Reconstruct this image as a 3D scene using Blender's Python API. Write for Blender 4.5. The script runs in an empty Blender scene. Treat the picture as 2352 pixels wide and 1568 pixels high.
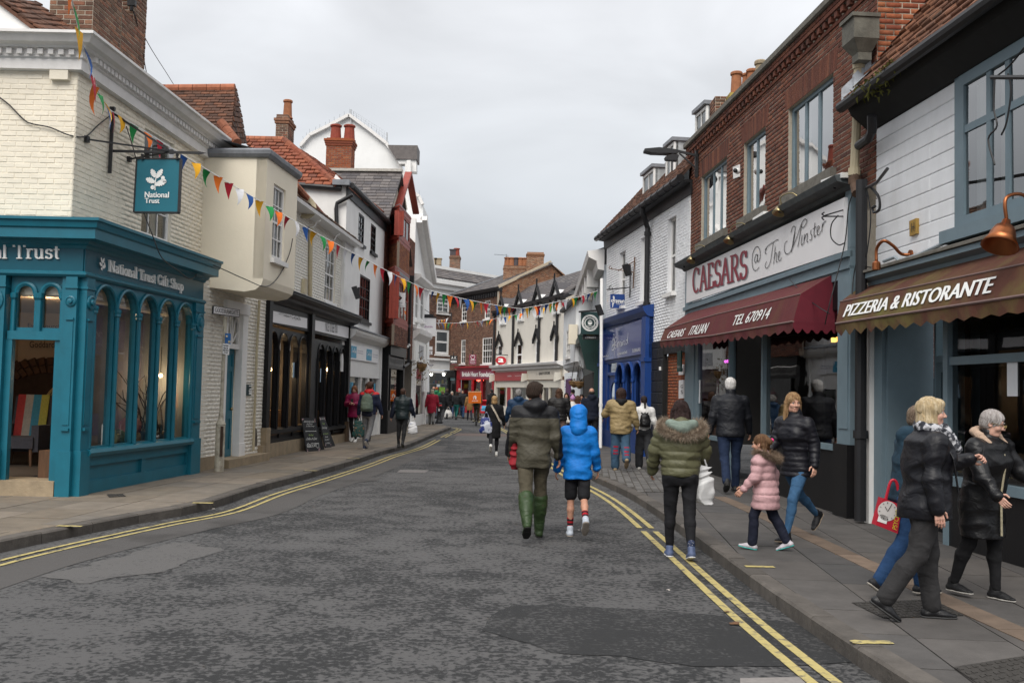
import bpy,bmesh,math,random
import numpy as np
from mathutils import Vector,Matrix,noise as mnoise
from mathutils.geometry import tessellate_polygon
random.seed(7);np.random.seed(7)
S=bpy.context.scene
COL=S.collection
rad=math.radians
F=2290.0;HC=902.0;ROLL=rad(1.3);H=1.68
PITCH=math.atan((HC-784)/F)
ROT=Matrix.Rotation(math.pi/2+PITCH,3,'X')@Matrix.Rotation(ROLL,3,'Z')
cam=bpy.data.cameras.new('camera');cam.sensor_width=36;cam.lens=36*F/2352;cam.clip_end=3000;cam.clip_start=.05
camo=bpy.data.objects.new('camera',cam);COL.objects.link(camo)
camo.matrix_world=Matrix.Translation((0,0,H))@ROT.to_4x4();S.camera=camo
CAM=Vector((0,0,H))
SUN_EL,SUN_AZ=rad(48),rad(-163)
wd=bpy.data.worlds.new("World");S.world=wd;wd.use_nodes=True
nt=wd.node_tree;nt.nodes.clear()
def _n(t,**k):
 n=nt.nodes.new(t)
 for a,b in k.items():setattr(n,a,b)
 return n
wo=_n('ShaderNodeOutputWorld');bg1=_n('ShaderNodeBackground');bg2=_n('ShaderNodeBackground');mx=_n('ShaderNodeMixShader')
sky=_n('ShaderNodeTexSky');sky.sky_type='NISHITA';sky.sun_disc=False;sky.sun_elevation=SUN_EL;sky.sun_rotation=SUN_AZ
nt.links.new(sky.outputs[0],bg1.inputs[0]);bg1.inputs[1].default_value=.05
tc=_n('ShaderNodeTexCoord');sep=_n('ShaderNodeSeparateXYZ');nt.links.new(tc.outputs['Generated'],sep.inputs[0])
rmp=_n('ShaderNodeValToRGB');nt.links.new(sep.outputs[2],rmp.inputs[0])
e=rmp.color_ramp.elements;e[0].position=0.0;e[0].color=(.40,.43,.47,1);e[1].position=1.0;e[1].color=(1.30,1.31,1.34,1)
for p,c in((.10,(.47,.505,.545,1)),(.22,(.62,.645,.675,1)),(.36,(.735,.75,.78,1)),(.65,(.97,.98,1.0,1))):
 x=rmp.color_ramp.elements.new(p);x.color=c
mp=_n('ShaderNodeMapping');mp.inputs['Scale'].default_value=(1.3,1.3,3.2);nt.links.new(tc.outputs['Generated'],mp.inputs[0])
nz=_n('ShaderNodeTexNoise');nz.inputs['Scale'].default_value=2.1;nz.inputs['Detail'].default_value=5;nz.inputs['Roughness'].default_value=.48;nz.inputs['Distortion'].default_value=.4
nt.links.new(mp.outputs[0],nz.inputs[0])
mr=_n('ShaderNodeMapRange');mr.inputs[1].default_value=.3;mr.inputs[2].default_value=.72;mr.inputs[3].default_value=.78;mr.inputs[4].default_value=1.16
nt.links.new(nz.outputs[0],mr.inputs[0])
mm=_n('ShaderNodeMix',data_type='RGBA',blend_type='MULTIPLY');mm.inputs[0].default_value=1
nt.links.new(rmp.outputs[0],mm.inputs[6]);nt.links.new(mr.outputs[0],mm.inputs[7])
nt.links.new(mm.outputs[2],bg2.inputs[0]);bg2.inputs[1].default_value=.63
mx.inputs[0].default_value=.95
nt.links.new(bg1.outputs[0],mx.inputs[1]);nt.links.new(bg2.outputs[0],mx.inputs[2]);nt.links.new(mx.outputs[0],wo.inputs[0])
sl=bpy.data.lights.new('sun','SUN');sl.energy=1.5;sl.angle=rad(40);sl.color=(1,.955,.89)
so=bpy.data.objects.new('sun',sl);COL.objects.link(so)
sd=Vector((math.sin(SUN_AZ)*math.cos(SUN_EL),math.cos(SUN_AZ)*math.cos(SUN_EL),math.sin(SUN_EL)))
so.rotation_euler=sd.to_track_quat('Z','Y').to_euler();so.location=sd*80
S.view_settings.view_transform='Standard';S.view_settings.look='None';S.view_settings.gamma=1
S.view_settings.use_curve_mapping=False;S.view_settings.exposure=1.0
def ray(x,y):return ROT@Vector(((x-1176)/F,-(y-784)/F,-1))
def G(x,y,z=0.0):
 d=ray(x,y);return CAM+d*((z-H)/d.z)
def AtY(x,y,Y):
 d=ray(x,y);return CAM+d*(Y/d.y)
def proj(p):
 q=ROT.transposed()@(Vector(p)-CAM);return 1176+F*q.x/-q.z,784-F*q.y/-q.z
class Plane:
 """o + u*U + v*V, n towards the viewer"""
 def __init__(s,o,u,v):
  s.o=Vector(o);s.u=Vector(u).normalized();v=Vector(v);s.v=(v-s.u*v.dot(s.u)).normalized();s.n=s.u.cross(s.v)
 def uv(s,px,py,off=0):
  d=ray(px,py);t=(s.o+s.n*off-CAM).dot(s.n)/d.dot(s.n);q=CAM+d*t-s.o
  return(q.dot(s.u),q.dot(s.v))
 def X(s,u,v,off=0):return s.o+s.u*u+s.v*v+s.n*off
 def P(s,px,py,off=0):
  u,v=s.uv(px,py,off);return s.X(u,v,off)
 def mat(s,u,v,off=0):
  m=Matrix.Identity(4)
  for i,a in enumerate((s.u,s.v,s.n)):m[0][i],m[1][i],m[2][i]=a
  m.translation=s.X(u,v,off);return m
def Face(A,B,z=0):
 A=Vector((A[0],A[1],z));B=Vector((B[0],B[1],z));return Plane(A,B-A,(0,0,1))
def tag(o,label=None,cat=None,group=None,kind=None):
 if label:o['label']=label
 if cat:o['category']=cat
 if group:o['group']=group
 if kind:o['kind']=kind
 return o
def thing(name,label,cat,loc=(0,0,0),group=None,rz=0):
 o=bpy.data.objects.new(name,None);COL.objects.link(o);o.location=loc;o.rotation_euler=(0,0,rz);o.empty_display_size=.2
 return tag(o,label,cat,group)
def wloc(o):
 p=Vector((0,0,0))
 while o is not None:p=p+Vector(o.location);o=o.parent
 return p
class MB:
 def __init__(s):s.v=[];s.f=[];s.m=[];s.mi=0
 def add(s,vs,fs):
  b=len(s.v);s.v+=[tuple(q)for q in vs];s.f+=[tuple(b+i for i in f)for f in fs];s.m+=[s.mi]*len(fs);return s
 def prism(s,front,d,caps=True):
  n=len(front);front=[Vector(q)for q in front];d=Vector(d);back=[q+d for q in front]
  fs=[(i,(i+1)%n,n+(i+1)%n,n+i)for i in range(n)]
  fs=[tuple(reversed(f))for f in fs]
  if caps:
   if n>4:
    tr=tessellate_polygon([front]);fs+=[tuple(t)for t in tr];fs+=[tuple(n+i for i in reversed(t))for t in tr]
   else:fs+=[tuple(range(n)),tuple(reversed(range(n,2*n)))]
  return s.add(front+back,fs)
 def box(s,c,sx,sy,sz,ax=None):
  c=Vector(c);a=ax or(Vector((1,0,0)),Vector((0,1,0)),Vector((0,0,1)))
  vs=[c+a[0]*(i*sx/2)+a[1]*(j*sy/2)+a[2]*(k*sz/2)for k in(-1,1)for j in(-1,1)for i in(-1,1)]
  return s.add(vs,[(0,2,3,1),(4,5,7,6),(0,1,5,4),(2,6,7,3),(0,4,6,2),(1,3,7,5)])
 def bar(s,p,q,w,h=None,up=(0,0,1)):
  p=Vector(p);q=Vector(q);d=q-p;L=d.length
  if L<1e-6:return s
  d.normalize();up=Vector(up)
  if abs(d.dot(up))>.98:up=Vector((0,1,0))if abs(d.y)<.9 else Vector((1,0,0))
  x=d.cross(up).normalized();z=x.cross(d).normalized()
  return s.box((p+q)/2,w,L,h or w,(x,d,z))
 def tube(s,pts,r,seg=8,caps=True):
  pts=[Vector(p)for p in pts];n=len(pts);rs=r if isinstance(r,(list,tuple))else[r]*n;vs=[];x=None
  for i,p in enumerate(pts):
   d=(pts[min(i+1,n-1)]-pts[max(i-1,0)]).normalized()
   if x is None:
    x=d.cross(Vector((0,0,1)));x=x if x.length>.1 else d.cross(Vector((0,1,0)))
   x=(x-d*x.dot(d)).normalized();y=d.cross(x)
   vs+=[p+(x*math.cos(2*math.pi*k/seg)+y*math.sin(2*math.pi*k/seg))*rs[i]for k in range(seg)]
  fs=[(i*seg+k,i*seg+(k+1)%seg,(i+1)*seg+(k+1)%seg,(i+1)*seg+k)for i in range(n-1)for k in range(seg)]
  if caps:fs+=[tuple(reversed(range(seg))),tuple(range((n-1)*seg,n*seg))]
  return s.add(vs,fs)
 def lathe(s,prof,o,ax=(0,0,1),seg=16):
  """prof: (radius, height) pairs along axis"""
  o=Vector(o);ax=Vector(ax).normalized();x=ax.cross(Vector((0,0,1)));x=x.normalized()if x.length>.1 else Vector((1,0,0));y=ax.cross(x)
  vs=[o+ax*h+(x*math.cos(2*math.pi*k/seg)+y*math.sin(2*math.pi*k/seg))*max(r,1e-4)for r,h in prof for k in range(seg)]
  n=len(prof);fs=[(i*seg+k,i*seg+(k+1)%seg,(i+1)*seg+(k+1)%seg,(i+1)*seg+k)for i in range(n-1)for k in range(seg)]
  fs+=[tuple(reversed(range(seg))),tuple(range((n-1)*seg,n*seg))]
  return s.add(vs,fs)
 def ball(s,c,r,seg=12,ax=None,sc=(1,1,1)):
  a=ax or(Vector((1,0,0)),Vector((0,1,0)),Vector((0,0,1)));c=Vector(c);vs=[];R=seg//2
  for i in range(R+1):
   t=math.pi*i/R
   for k in range(seg):
    f=2*math.pi*k/seg;q=(math.sin(t)*math.cos(f)*r*sc[0],math.sin(t)*math.sin(f)*r*sc[1],math.cos(t)*r*sc[2])
    vs.append(c+a[0]*q[0]+a[1]*q[1]+a[2]*q[2])
  return s.add(vs,[(i*seg+k,(i+1)*seg+k,(i+1)*seg+(k+1)%seg,i*seg+(k+1)%seg)for i in range(R)for k in range(seg)])
 def holed(s,outer,holes,P,off,depth):
  """face in plane P (uv lists) with openings; reveals go back by depth"""
  polys=[[P.X(a,b,off)for a,b in pl]for pl in[outer]+holes]
  flat=[q for pl in polys for q in pl]
  tr=tessellate_polygon(polys)
  fs=[]
  for t in tr:
   a,b,c=(flat[i]for i in t)
   if(b-a).cross(c-a).dot(P.n)<0:t=(t[0],t[2],t[1])
   fs.append(tuple(t))
  s.add(flat,fs)
  if depth:
   for k,pl in enumerate(polys):
    n=len(pl);vs=pl+[q-P.n*depth for q in pl]
    s.add(vs,[(i,(i+1)%n,n+(i+1)%n,n+i)for i in range(n)])
  return s
 def bDD(s,name,mat,parent=None,smooth=False,label=None,loc=None):
  me=bpy.data.meshes.new(name);base=Vector(loc)if loc is not None else wloc(parent)if parent else Vector((0,0,0))
  if loc is None and parent is None and s.v:
   a=np.array(s.v);base=Vector((*((a.min(0)+a.max(0))/2)[:2],a[:,2].min()))
  v=np.array(s.v,dtype=float)-np.array(base)if s.v else[]
  me.from_pydata([tuple(q)for q in v],[],s.f)
  for m in(mat if isinstance(mat,(list,tuple))else[mat]):me.materials.append(m)
  if any(s.m):me.polygons.foreach_set('material_index',s.m)
  if smooth:me.polygons.foreach_set('use_smooth',[True]*len(s.f))
  me.update()
  o=bpy.data.objects.new(name,me);COL.objects.link(o)
  if parent:o.parent=parent
  else:o.location=base
  if label:o['label']=label
  return o
def np_mesh(name,V,Q,mats,parent=None,smooth=True,mi=None):
 """vertices (n,3) local to parent, quads or tris (m,k)"""
 me=bpy.data.meshes.new(name);n,k=len(Q),Q.shape[1]
 me.vertices.add(len(V));me.vertices.foreach_set('co',np.ascontiguousarray(V,dtype=np.float32).ravel())
 me.loops.add(n*k);me.loops.foreach_set('vertex_index',np.ascontiguousarray(Q,dtype=np.int32).ravel())
 me.polygons.add(n);me.polygons.foreach_set('loop_start',np.arange(0,n*k,k,dtype=np.int32))
 for m in(mats if isinstance(mats,(list,tuple))else[mats]):me.materials.append(m)
 if mi is not None:me.polygons.foreach_set('material_index',mi.astype(np.int32))
 if smooth:me.polygons.foreach_set('use_smooth',np.ones(n,dtype=bool))
 me.update(calc_edges=True)
 o=bpy.data.objects.new(name,me);COL.objects.link(o)
 if parent:o.parent=parent
 return o
_mats={}
def M(name,c,rough=.75,var=.12,scale=6,bump=0,bscale=60,metal=0,dirt=0,dscale=1.2,dcol=None,rnd=0,ramp=None,spec=.4,coat=0,streak=True,stretch=None,trans=0,objco=False,mix2=None):
 if name in _mats:return _mats[name]
 m=bpy.data.materials.new(name);m.use_nodes=True;t=m.node_tree;N=t.nodes;L=t.links;b=N['Principled BSDF']
 b.inputs['Roughness'].default_value=rough;b.inputs['Metallic'].default_value=metal;b.inputs['Specular IOR Level'].default_value=spec
 if coat:b.inputs['Coat Weight'].default_value=coat;b.inputs['Coat Roughness'].default_value=.15
 if trans:b.inputs['Transmission Weight'].default_value=trans
 if objco:src=N.new('ShaderNodeTexCoord').outputs['Object']
 else:src=N.new('ShaderNodeNewGeometry').outputs['Position']
 if stretch:
  q=N.new('ShaderNodeMapping');q.inputs['Scale'].default_value=stretch;L.new(src,q.inputs[0]);src=q.outputs[0]
 def nz(sc,det=4,ro=.6):
  n=N.new('ShaderNodeTexNoise');n.inputs['Scale'].default_value=sc;n.inputs['Detail'].default_value=det;n.inputs['Roughness'].default_value=ro
  L.new(src,n.inputs[0]);return n.outputs[0]
 def mixc(fac,a,bb,mode='MIX'):
  x=N.new('ShaderNodeMix');x.data_type='RGBA';x.blend_type=mode
  for i,val in((0,fac),(6,a),(7,bb)):
   if hasattr(val,'links'):L.new(val,x.inputs[i])
   elif i:x.inputs[i].default_value=(*val,1)
   else:x.inputs[0].default_value=val
  return x.outputs[2]
 def rng(v,a,bb,c0,d):
  x=N.new('ShaderNodeMapRange');
  for i,w in enumerate((a,bb,c0,d)):x.inputs[i+1].default_value=w
  L.new(v,x.inputs[0]);return x.outputs[0]
 base=None
 if rnd or ramp:
  oi=N.new('ShaderNodeObjectInfo');ge=N.new('ShaderNodeNewGeometry')
  ad=N.new('ShaderNodeMath');ad.operation='MULTIPLY_ADD';ad.inputs[1].default_value=7.31;L.new(oi.outputs['Random'],ad.inputs[0]);L.new(ge.outputs['Random Per Island'],ad.inputs[2])
  fr=N.new('ShaderNodeMath');fr.operation='FRACT';L.new(ad.outputs[0],fr.inputs[0]);r=fr.outputs[0]
  if ramp:
   cr=N.new('ShaderNodeValToRGB');el=cr.color_ramp.elements
   el[0].position=0;el[0].color=(*ramp[0],1);el[1].position=1;el[1].color=(*ramp[-1],1)
   for i,cc in enumerate(ramp[1:-1]):x=el.new((i+1)/(len(ramp)-1));x.color=(*cc,1)
   L.new(r,cr.inputs[0]);base=cr.outputs[0]
  else:base=mixc(1,c,rng(r,0,1,1-rnd,1+rnd),'MULTIPLY')
 else:base=c
 if var:
  f=rng(nz(scale,6),.3,.7,1-var,1+var);base=mixc(1,base,f,'MULTIPLY')
 if mix2:
  base=mixc(rng(nz(mix2[1],8,.62),mix2[2],mix2[3],0,1),base,mix2[0])
 if dirt:
  q=N.new('ShaderNodeMapping');q.inputs['Scale'].default_value=(1,1,.18)if streak else(1,1,1);L.new(src,q.inputs[0])
  n=N.new('ShaderNodeTexNoise');n.inputs['Scale'].default_value=dscale*3;n.inputs['Detail'].default_value=7;n.inputs['Roughness'].default_value=.65;L.new(q.outputs[0],n.inputs[0])
  base=mixc(rng(n.outputs[0],.48,.78,0,dirt),base,dcol or tuple(x*.35 for x in c))
 if hasattr(base,'links'):L.new(base,b.inputs['Base Color'])
 else:b.inputs['Base Color'].default_value=(*base,1)
 if bump:
  bp=N.new('ShaderNodeBump');bp.inputs['Strength'].default_value=min(1,bump);bp.inputs['Distance'].default_value=.02 if bump<=1 else.02*bump
  L.new(nz(bscale,5),bp.inputs['Height']);L.new(bp.outputs[0],b.inputs['Normal'])
 _mats[name]=m;return m
def glass(name='glass',tint=(.93,.96,.96),refl=1.0,rough=.015):
 if name in _mats:return _mats[name]
 m=bpy.data.materials.new(name);m.use_nodes=True;t=m.node_tree;N=t.nodes;L=t.links;N.clear()
 o=N.new('ShaderNodeOutputMaterial');mxs=N.new('ShaderNodeMixShader');tr=N.new('ShaderNodeBsdfTransparent');gl=N.new('ShaderNodeBsdfGlossy');fr=N.new('ShaderNodeFresnel')
 tr.inputs[0].default_value=(*tint,1);gl.inputs['Roughness'].default_value=rough;fr.inputs[0].default_value=1.5
 mu=N.new('ShaderNodeMath');mu.operation='MULTIPLY_ADD';mu.inputs[1].default_value=refl;mu.inputs[2].default_value=.03*refl;mu.use_clamp=True
 g=N.new('ShaderNodeNewGeometry');nz=N.new('ShaderNodeTexNoise');nz.inputs['Scale'].default_value=1.6;L.new(g.outputs['Position'],nz.inputs[0])
 bp=N.new('ShaderNodeBump');bp.inputs['Strength'].default_value=.06;bp.inputs['Distance'].default_value=.02;L.new(nz.outputs[0],bp.inputs['Height']);L.new(bp.outputs[0],gl.inputs['Normal'])
 L.new(fr.outputs[0],mu.inputs[0]);L.new(mu.outputs[0],mxs.inputs[0]);L.new(tr.outputs[0],mxs.inputs[1]);L.new(gl.outputs[0],mxs.inputs[2]);L.new(mxs.outputs[0],o.inputs[0])
 _mats[name]=m;return m
def emit(name,c,s):
 if name in _mats:return _mats[name]
 m=bpy.data.materials.new(name);m.use_nodes=True;b=m.node_tree.nodes['Principled BSDF']
 b.inputs['Base Color'].default_value=(*c,1);b.inputs['Emission Color'].default_value=(*c,1);b.inputs['Emission Strength'].default_value=s
 _mats[name]=m;return m
def _ivals(polys,y,x0):
 """intervals inside polygons (even-odd) along the line v = y"""
 xs=[]
 for pl in polys:
  n=len(pl)
  for i in range(n):
   (a,b),(c,d)=pl[i],pl[(i+1)%n]
   if(b<=y)!=(d<=y):xs.append(a+(y-b)*(c-a)/(d-b))
 xs.sort();return[(xs[i],xs[i+1])for i in range(0,len(xs)-1,2)]
def _unit_box(ch=.06):
 o=[(-.5,-.5,0),(.5,-.5,0),(.5,.5,0),(-.5,.5,0)];a=.5-ch*.35;b=.5-ch
 m=[(-.5,-.5,.7),(.5,-.5,.7),(.5,.5,.7),(-.5,.5,.7)];f=[(-a,-b,1),(a,-b,1),(a,b,1),(-a,b,1)]
 V=np.array(o+m+f,float);Q=[]
 for r in(0,4):Q+=[(r+i,r+(i+1)%4,r+4+(i+1)%4,r+4+i)for i in range(4)]
 Q.append((8,9,10,11));return V,np.array(Q)
_UV,_UQ=_unit_box()
_piece_me={}
def field(P,polys,pw,ph,mat,parent,name,stuff_name,joint=.01,proud=.008,back=.02,off=0.0,bond=.5,jit=.25,tilt=0.0,maxi=300,thick=None,u0=0,v0=0,rag=0.0,lenjit=0.0,clipv=True):
 """fill polys (first outer, then holes; uv in plane P) with pieces; nearest ones are objects, the rest one mesh"""
 lo=min(b for a,b in polys[0]);hi=max(b for a,b in polys[0]);rows=int((hi-lo-v0)/ph+.999);out=[]
 for r in range(rows):
  va=lo+v0+r*ph;vb=min(va+ph,hi)if clipv else va+ph
  if vb-va<ph*.3:continue
  vm=(va+vb)/2
  for(a,b)in _ivals(polys,vm,0):
   if b-a<pw*.12:continue
   x=math.floor((a-u0)/pw)*pw+u0-(bond*pw if r%2 else 0)-(random.random()*pw if lenjit else 0)
   while x<b:
    L=pw*(1+random.uniform(-lenjit,lenjit));s,e=max(x,a),min(x+L,b)
    if b-e<pw*.15 and e<b:e=b
    if e-s>pw*.14:out.append((s+joint/2,va+joint/2,e-joint/2,vb-joint/2))
    x=max(x+L,e if e==b else x+L)
 if not out:return
 R=np.array([list(P.u),list(P.v),list(P.n)]);base=wloc(parent);T=thick or(back+proud)
 items=[]
 for(s,va,e,vb)in out:
  c=P.X((s+e)/2,(va+vb)/2);d=(c-CAM).length;px,py=proj(c);vis=-40<px<2392 and-40<py<1608
  items.append((0 if vis else 1,d,s,va,e,vb))
 items.sort()
 nI=maxi if len(items)>maxi else len(items)
 inst=[i for i in items[:nI]if i[0]==0];rest=items[len(inst):]
 if inst:
  key=(name,mat.name)
  if key not in _piece_me:
   me=bpy.data.meshes.new(name);me.from_pydata([tuple(v)for v in _UV],[],[tuple(int(i)for i in q)for q in _UQ]);me.materials.append(mat);_piece_me[key]=me
  me=_piece_me[key]
 def frame():
  j=random.uniform(-jit,jit)*proud;rx=tilt+random.uniform(-1,1)*rag;rz=random.uniform(-1,1)*rag*.6
  return j,rx,rz
 for(_,d,s,va,e,vb)in inst:
  j,rx,rz=frame();o=bpy.data.objects.new(name,me);COL.objects.link(o);o.parent=parent
  m=P.mat((s+e)/2,(va+vb)/2,off+proud+j-T)@Matrix.Rotation(rx,4,'X')@Matrix.Rotation(rz,4,'Z')@Matrix.Diagonal((e-s,vb-va,T,1))
  m.translation=m.translation-base;o.matrix_local=m
 if rest:
  k=len(rest);a=np.array([[s,va,e,vb]for(_,d,s,va,e,vb)in rest]);c=(a[:,:2]+a[:,2:])/2;sz=a[:,2:]-a[:,:2]
  loc=np.zeros((k,12,3));loc[:,:,0]=_UV[:,0]*sz[:,:1];loc[:,:,1]=_UV[:,1]*sz[:,1:];loc[:,:,2]=_UV[:,2]*T
  rx=tilt+np.random.uniform(-1,1,(k,1))*rag;cy,sy=np.cos(rx),np.sin(rx);y=loc[:,:,1].copy();z=loc[:,:,2].copy()
  loc[:,:,1]=y*cy-z*sy;loc[:,:,2]=y*sy+z*cy
  loc[:,:,2]+=off+proud-T+np.random.uniform(-jit,jit,(k,1))*proud
  loc[:,:,0]+=c[:,:1];loc[:,:,1]+=c[:,1:]
  V=loc.reshape(-1,3)@R+np.array(P.o-base);Q=(_UQ[None]+(np.arange(k)*12)[:,None,None]).reshape(-1,4)
  o=np_mesh(stuff_name,V,Q,mat,parent,smooth=False);o['kind']='stuff'
_txt={}
def _glyphs(s):
 if s in _txt:return _txt[s]
 c=bpy.data.curves.new('lettering','FONT');c.body=s;c.resolution_u=3;o=bpy.data.objects.new('lettering',c);COL.objects.link(o)
 bpy.context.view_layer.update();dg=bpy.context.evaluated_depsgraph_get();me=bpy.data.meshes.new_from_object(o.evaluated_get(dg))
 V=np.array([v.co[:2]for v in me.vertices])if len(me.vertices)else np.zeros((1,2));Fc=[tuple(p.vertices)for p in me.polygons]
 bpy.data.objects.remove(o);bpy.data.curves.remove(c);bpy.data.meshes.remove(me)
 V=(V-V.min(0))/np.maximum(V.max(0)-V.min(0),1e-6);_txt[s]=(V,Fc);return _txt[s]
def QMp(q,s,t):
 """q = TL,TR,BR,BL world points"""
 return(q[3]*(1-s)+q[2]*s)*(1-t)+(q[0]*(1-s)+q[1]*s)*t
def text(mb,s,q,shear=0.0,lift=(0,0,0),bold=0.0):
 V,Fc=_glyphs(s);lift=Vector(lift)
 vs=[QMp(q,x+shear*(y-.5),y)+lift for x,y in V]
 mb.add(vs,Fc)
 if bold:
  d=(q[1]-q[0]).normalized()*bold;n=(q[1]-q[0]).cross(q[0]-q[3]).normalized()*.0005
  mb.add([v+d+n for v in vs],Fc);mb.add([v-d+n*2 for v in vs],Fc)
 return mb
_serif={}
def _stroke2d(pts,w0,w1):
 """ribbon along 2-D points with broad-nib width: w0 thin (horizontal moves) .. w1 thick (vertical moves)"""
 n=len(pts);L=[];Rr=[]
 for i,(x,y)in enumerate(pts):
  a=pts[max(i-1,0)];b=pts[min(i+1,n-1)];dx,dy=b[0]-a[0],b[1]-a[1];l=math.hypot(dx,dy)or 1
  k=abs(dy)/l;w=(w0+(w1-w0)*k)/2;nx,ny=-dy/l*w,dx/l*w;L.append((x+nx,y+ny));Rr.append((x-nx,y-ny))
 return L,Rr
def _arc(cx,cy,rx,ry,a0,a1,n=10):return[(cx+rx*math.cos(rad(a0+(a1-a0)*i/n)),cy+ry*math.sin(rad(a0+(a1-a0)*i/n)))for i in range(n+1)]
def _gl():
 A=_arc;g={}
 def s(x,y,w=.15):return('s',x,y,w)
 g['A']=(.72,[[(.08,0),(.36,.7)],[(.36,.7),(.62,0)],[(.19,.25),(.52,.25)],s(.08,0,.12),s(.62,0,.14)])
 g['C']=(.7,[A(.38,.35,.3,.35,50,310,16),[(.6,.68),(.6,.5)]])
 g['E']=(.62,[[(.15,0),(.15,.7)],[(.15,.69),(.5,.69)],[(.15,.36),(.4,.36)],[(.15,.01),(.54,.01)],[(.5,.7),(.5,.56)],[(.54,0),(.54,.17)],s(.12,0,.1),s(.12,.7,.1)])
 g['S']=(.55,[A(.28,.52,.19,.18,40,270,10)+A(.28,.175,.21,.175,90,-145,10)[1:],[(.45,.7),(.45,.54)],[(.08,0),(.08,.17)]])
 g['R']=(.7,[[(.15,0),(.15,.7)],[(.15,.69),(.34,.69)]+A(.36,.52,.18,.17,90,-90,8)+[(.15,.35)],[(.33,.35),(.62,0)],s(.15,0),s(.1,.7,.1),s(.62,0,.1)])
 g['N']=(.78,[[(.14,0),(.14,.7)],[(.12,.7),(.62,0)],[(.62,.7),(.62,0)],s(.14,0),s(.1,.7,.1),s(.62,.7)])
 g['T']=(.66,[[(.33,0),(.33,.7)],[(.06,.69),(.6,.69)],[(.06,.7),(.06,.55)],[(.6,.7),(.6,.55)],s(.33,0)])
 g['G']=(.74,[A(.38,.35,.3,.35,50,330,16),[(.6,.68),(.6,.52)],[(.63,.04),(.63,.3)],s(.6,.3)])
 g['M']=(.9,[[(.14,0),(.16,.7)],[(.16,.7),(.43,.05)],[(.43,.05),(.72,.7)],[(.72,.7),(.74,0)],s(.13,0,.12),s(.75,0,.14)])
 g['O']=(.76,[A(.38,.35,.3,.35,0,360,20)])
 g['D']=(.76,[[(.15,0),(.15,.7)],[(.15,.69),(.3,.69)]+A(.32,.35,.32,.34,90,-90,12)+[(.15,.01)],s(.1,0,.1),s(.1,.7,.1)])
 g['a']=(.48,[A(.22,.3,.15,.14,150,0,8)+[(.37,.05),(.43,.01)],A(.2,.12,.14,.12,80,330,12)])
 g['t']=(.36,[[(.17,.6),(.17,.1)]+A(.25,.1,.08,.1,180,300,5),[(.04,.44),(.32,.44)]])
 g['i']=(.28,[[(.14,0),(.14,.45)],s(.14,0,.13),s(.1,.45,.07),A(.14,.6,.03,.03,0,360,6)])
 g['o']=(.52,[A(.26,.22,.2,.22,0,360,16)])
 g['n']=(.58,[[(.13,0),(.13,.45)],[(.13,.33)]+A(.29,.3,.14,.15,130,0,7)+[(.43,0)],s(.13,0,.12),s(.43,0,.12),s(.09,.45,.07)])
 g['l']=(.28,[[(.14,0),(.14,.75)],s(.14,0,.13),s(.1,.75,.07)])
 g['r']=(.4,[[(.13,0),(.13,.45)],[(.13,.3)]+A(.28,.32,.14,.13,150,50,5),s(.15,0,.14),s(.09,.45,.07)])
 g['u']=(.58,[[(.13,.45),(.13,.12)]+A(.26,.13,.13,.13,180,320,7),[(.42,.45),(.42,0)],s(.09,.45,.07),s(.39,.45,.06),s(.46,0,.07)])
 g['s']=(.42,[A(.21,.335,.13,.11,40,270,8)+A(.21,.115,.14,.115,90,-150,8)[1:],[(.33,.45),(.33,.34)],[(.08,0),(.08,.11)]])
 g['f']=(.36,[[(.15,0),(.15,.6)]+A(.26,.6,.11,.15,180,50,6),[(.04,.44),(.3,.44)],s(.15,0,.14)])
 g['h']=(.58,[[(.13,0),(.13,.75)],[(.13,.33)]+A(.29,.3,.14,.15,130,0,7)+[(.43,0)],s(.13,0,.12),s(.43,0,.12),s(.09,.75,.07)])
 g['p']=(.54,[[(.13,-.22),(.13,.45)],A(.28,.22,.17,.22,150,-150,14),s(.13,-.22,.13),s(.09,.45,.07)])
 return g
_GL=_gl()
def serif(mb,s,q,w0=.045,w1=.115,depth=0,nrm=None,shear=0):
 """serif lettering mapped to quad q (ink box); thickness depth along nrm"""
 rib=[];x=0
 for ch in s:
  if ch==' ':x+=.28;continue
  adv,st=_GL[ch]
  for k in st:
   if k[0]=='s':L=[(x+k[1]-k[3],k[2]+.022),(x+k[1]+k[3],k[2]+.022)];R_=[(p,y-.044)for p,y in L]
   else:L,R_=_stroke2d([(x+a,b)for a,b in k],w0,w1)
   rib.append((L,R_))
  x+=adv
 al=np.array([p for L,R_ in rib for p in L+R_]);lo=al.min(0);sp=al.max(0)-lo;nrm=Vector(nrm)if nrm is not None else Vector((0,0,0))
 for j,(L,R_)in enumerate(rib):
  m=lambda p:QMp(q,(p[0]-lo[0])/sp[0]+shear*((p[1]-lo[1])/sp[1]-.5),(p[1]-lo[1])/sp[1])+nrm*(depth+.0004*(j%5))
  n=len(L);vs=[m(p)for p in L]+[m(p)for p in R_];fs=[(i,n+i,n+i+1,i+1)for i in range(n-1)]
  if depth:
   b=len(vs);vs+=[v-nrm*depth for v in vs];fs+=[(i,i+1,b+i+1,b+i)for i in range(n-1)]+[(n+i+1,n+i,b+n+i,b+n+i+1)for i in range(n-1)]+[(0,b,b+n,n),(n-1,2*n-1,b+2*n-1,b+n-1)]
  mb.add(vs,fs)
 return mb
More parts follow.
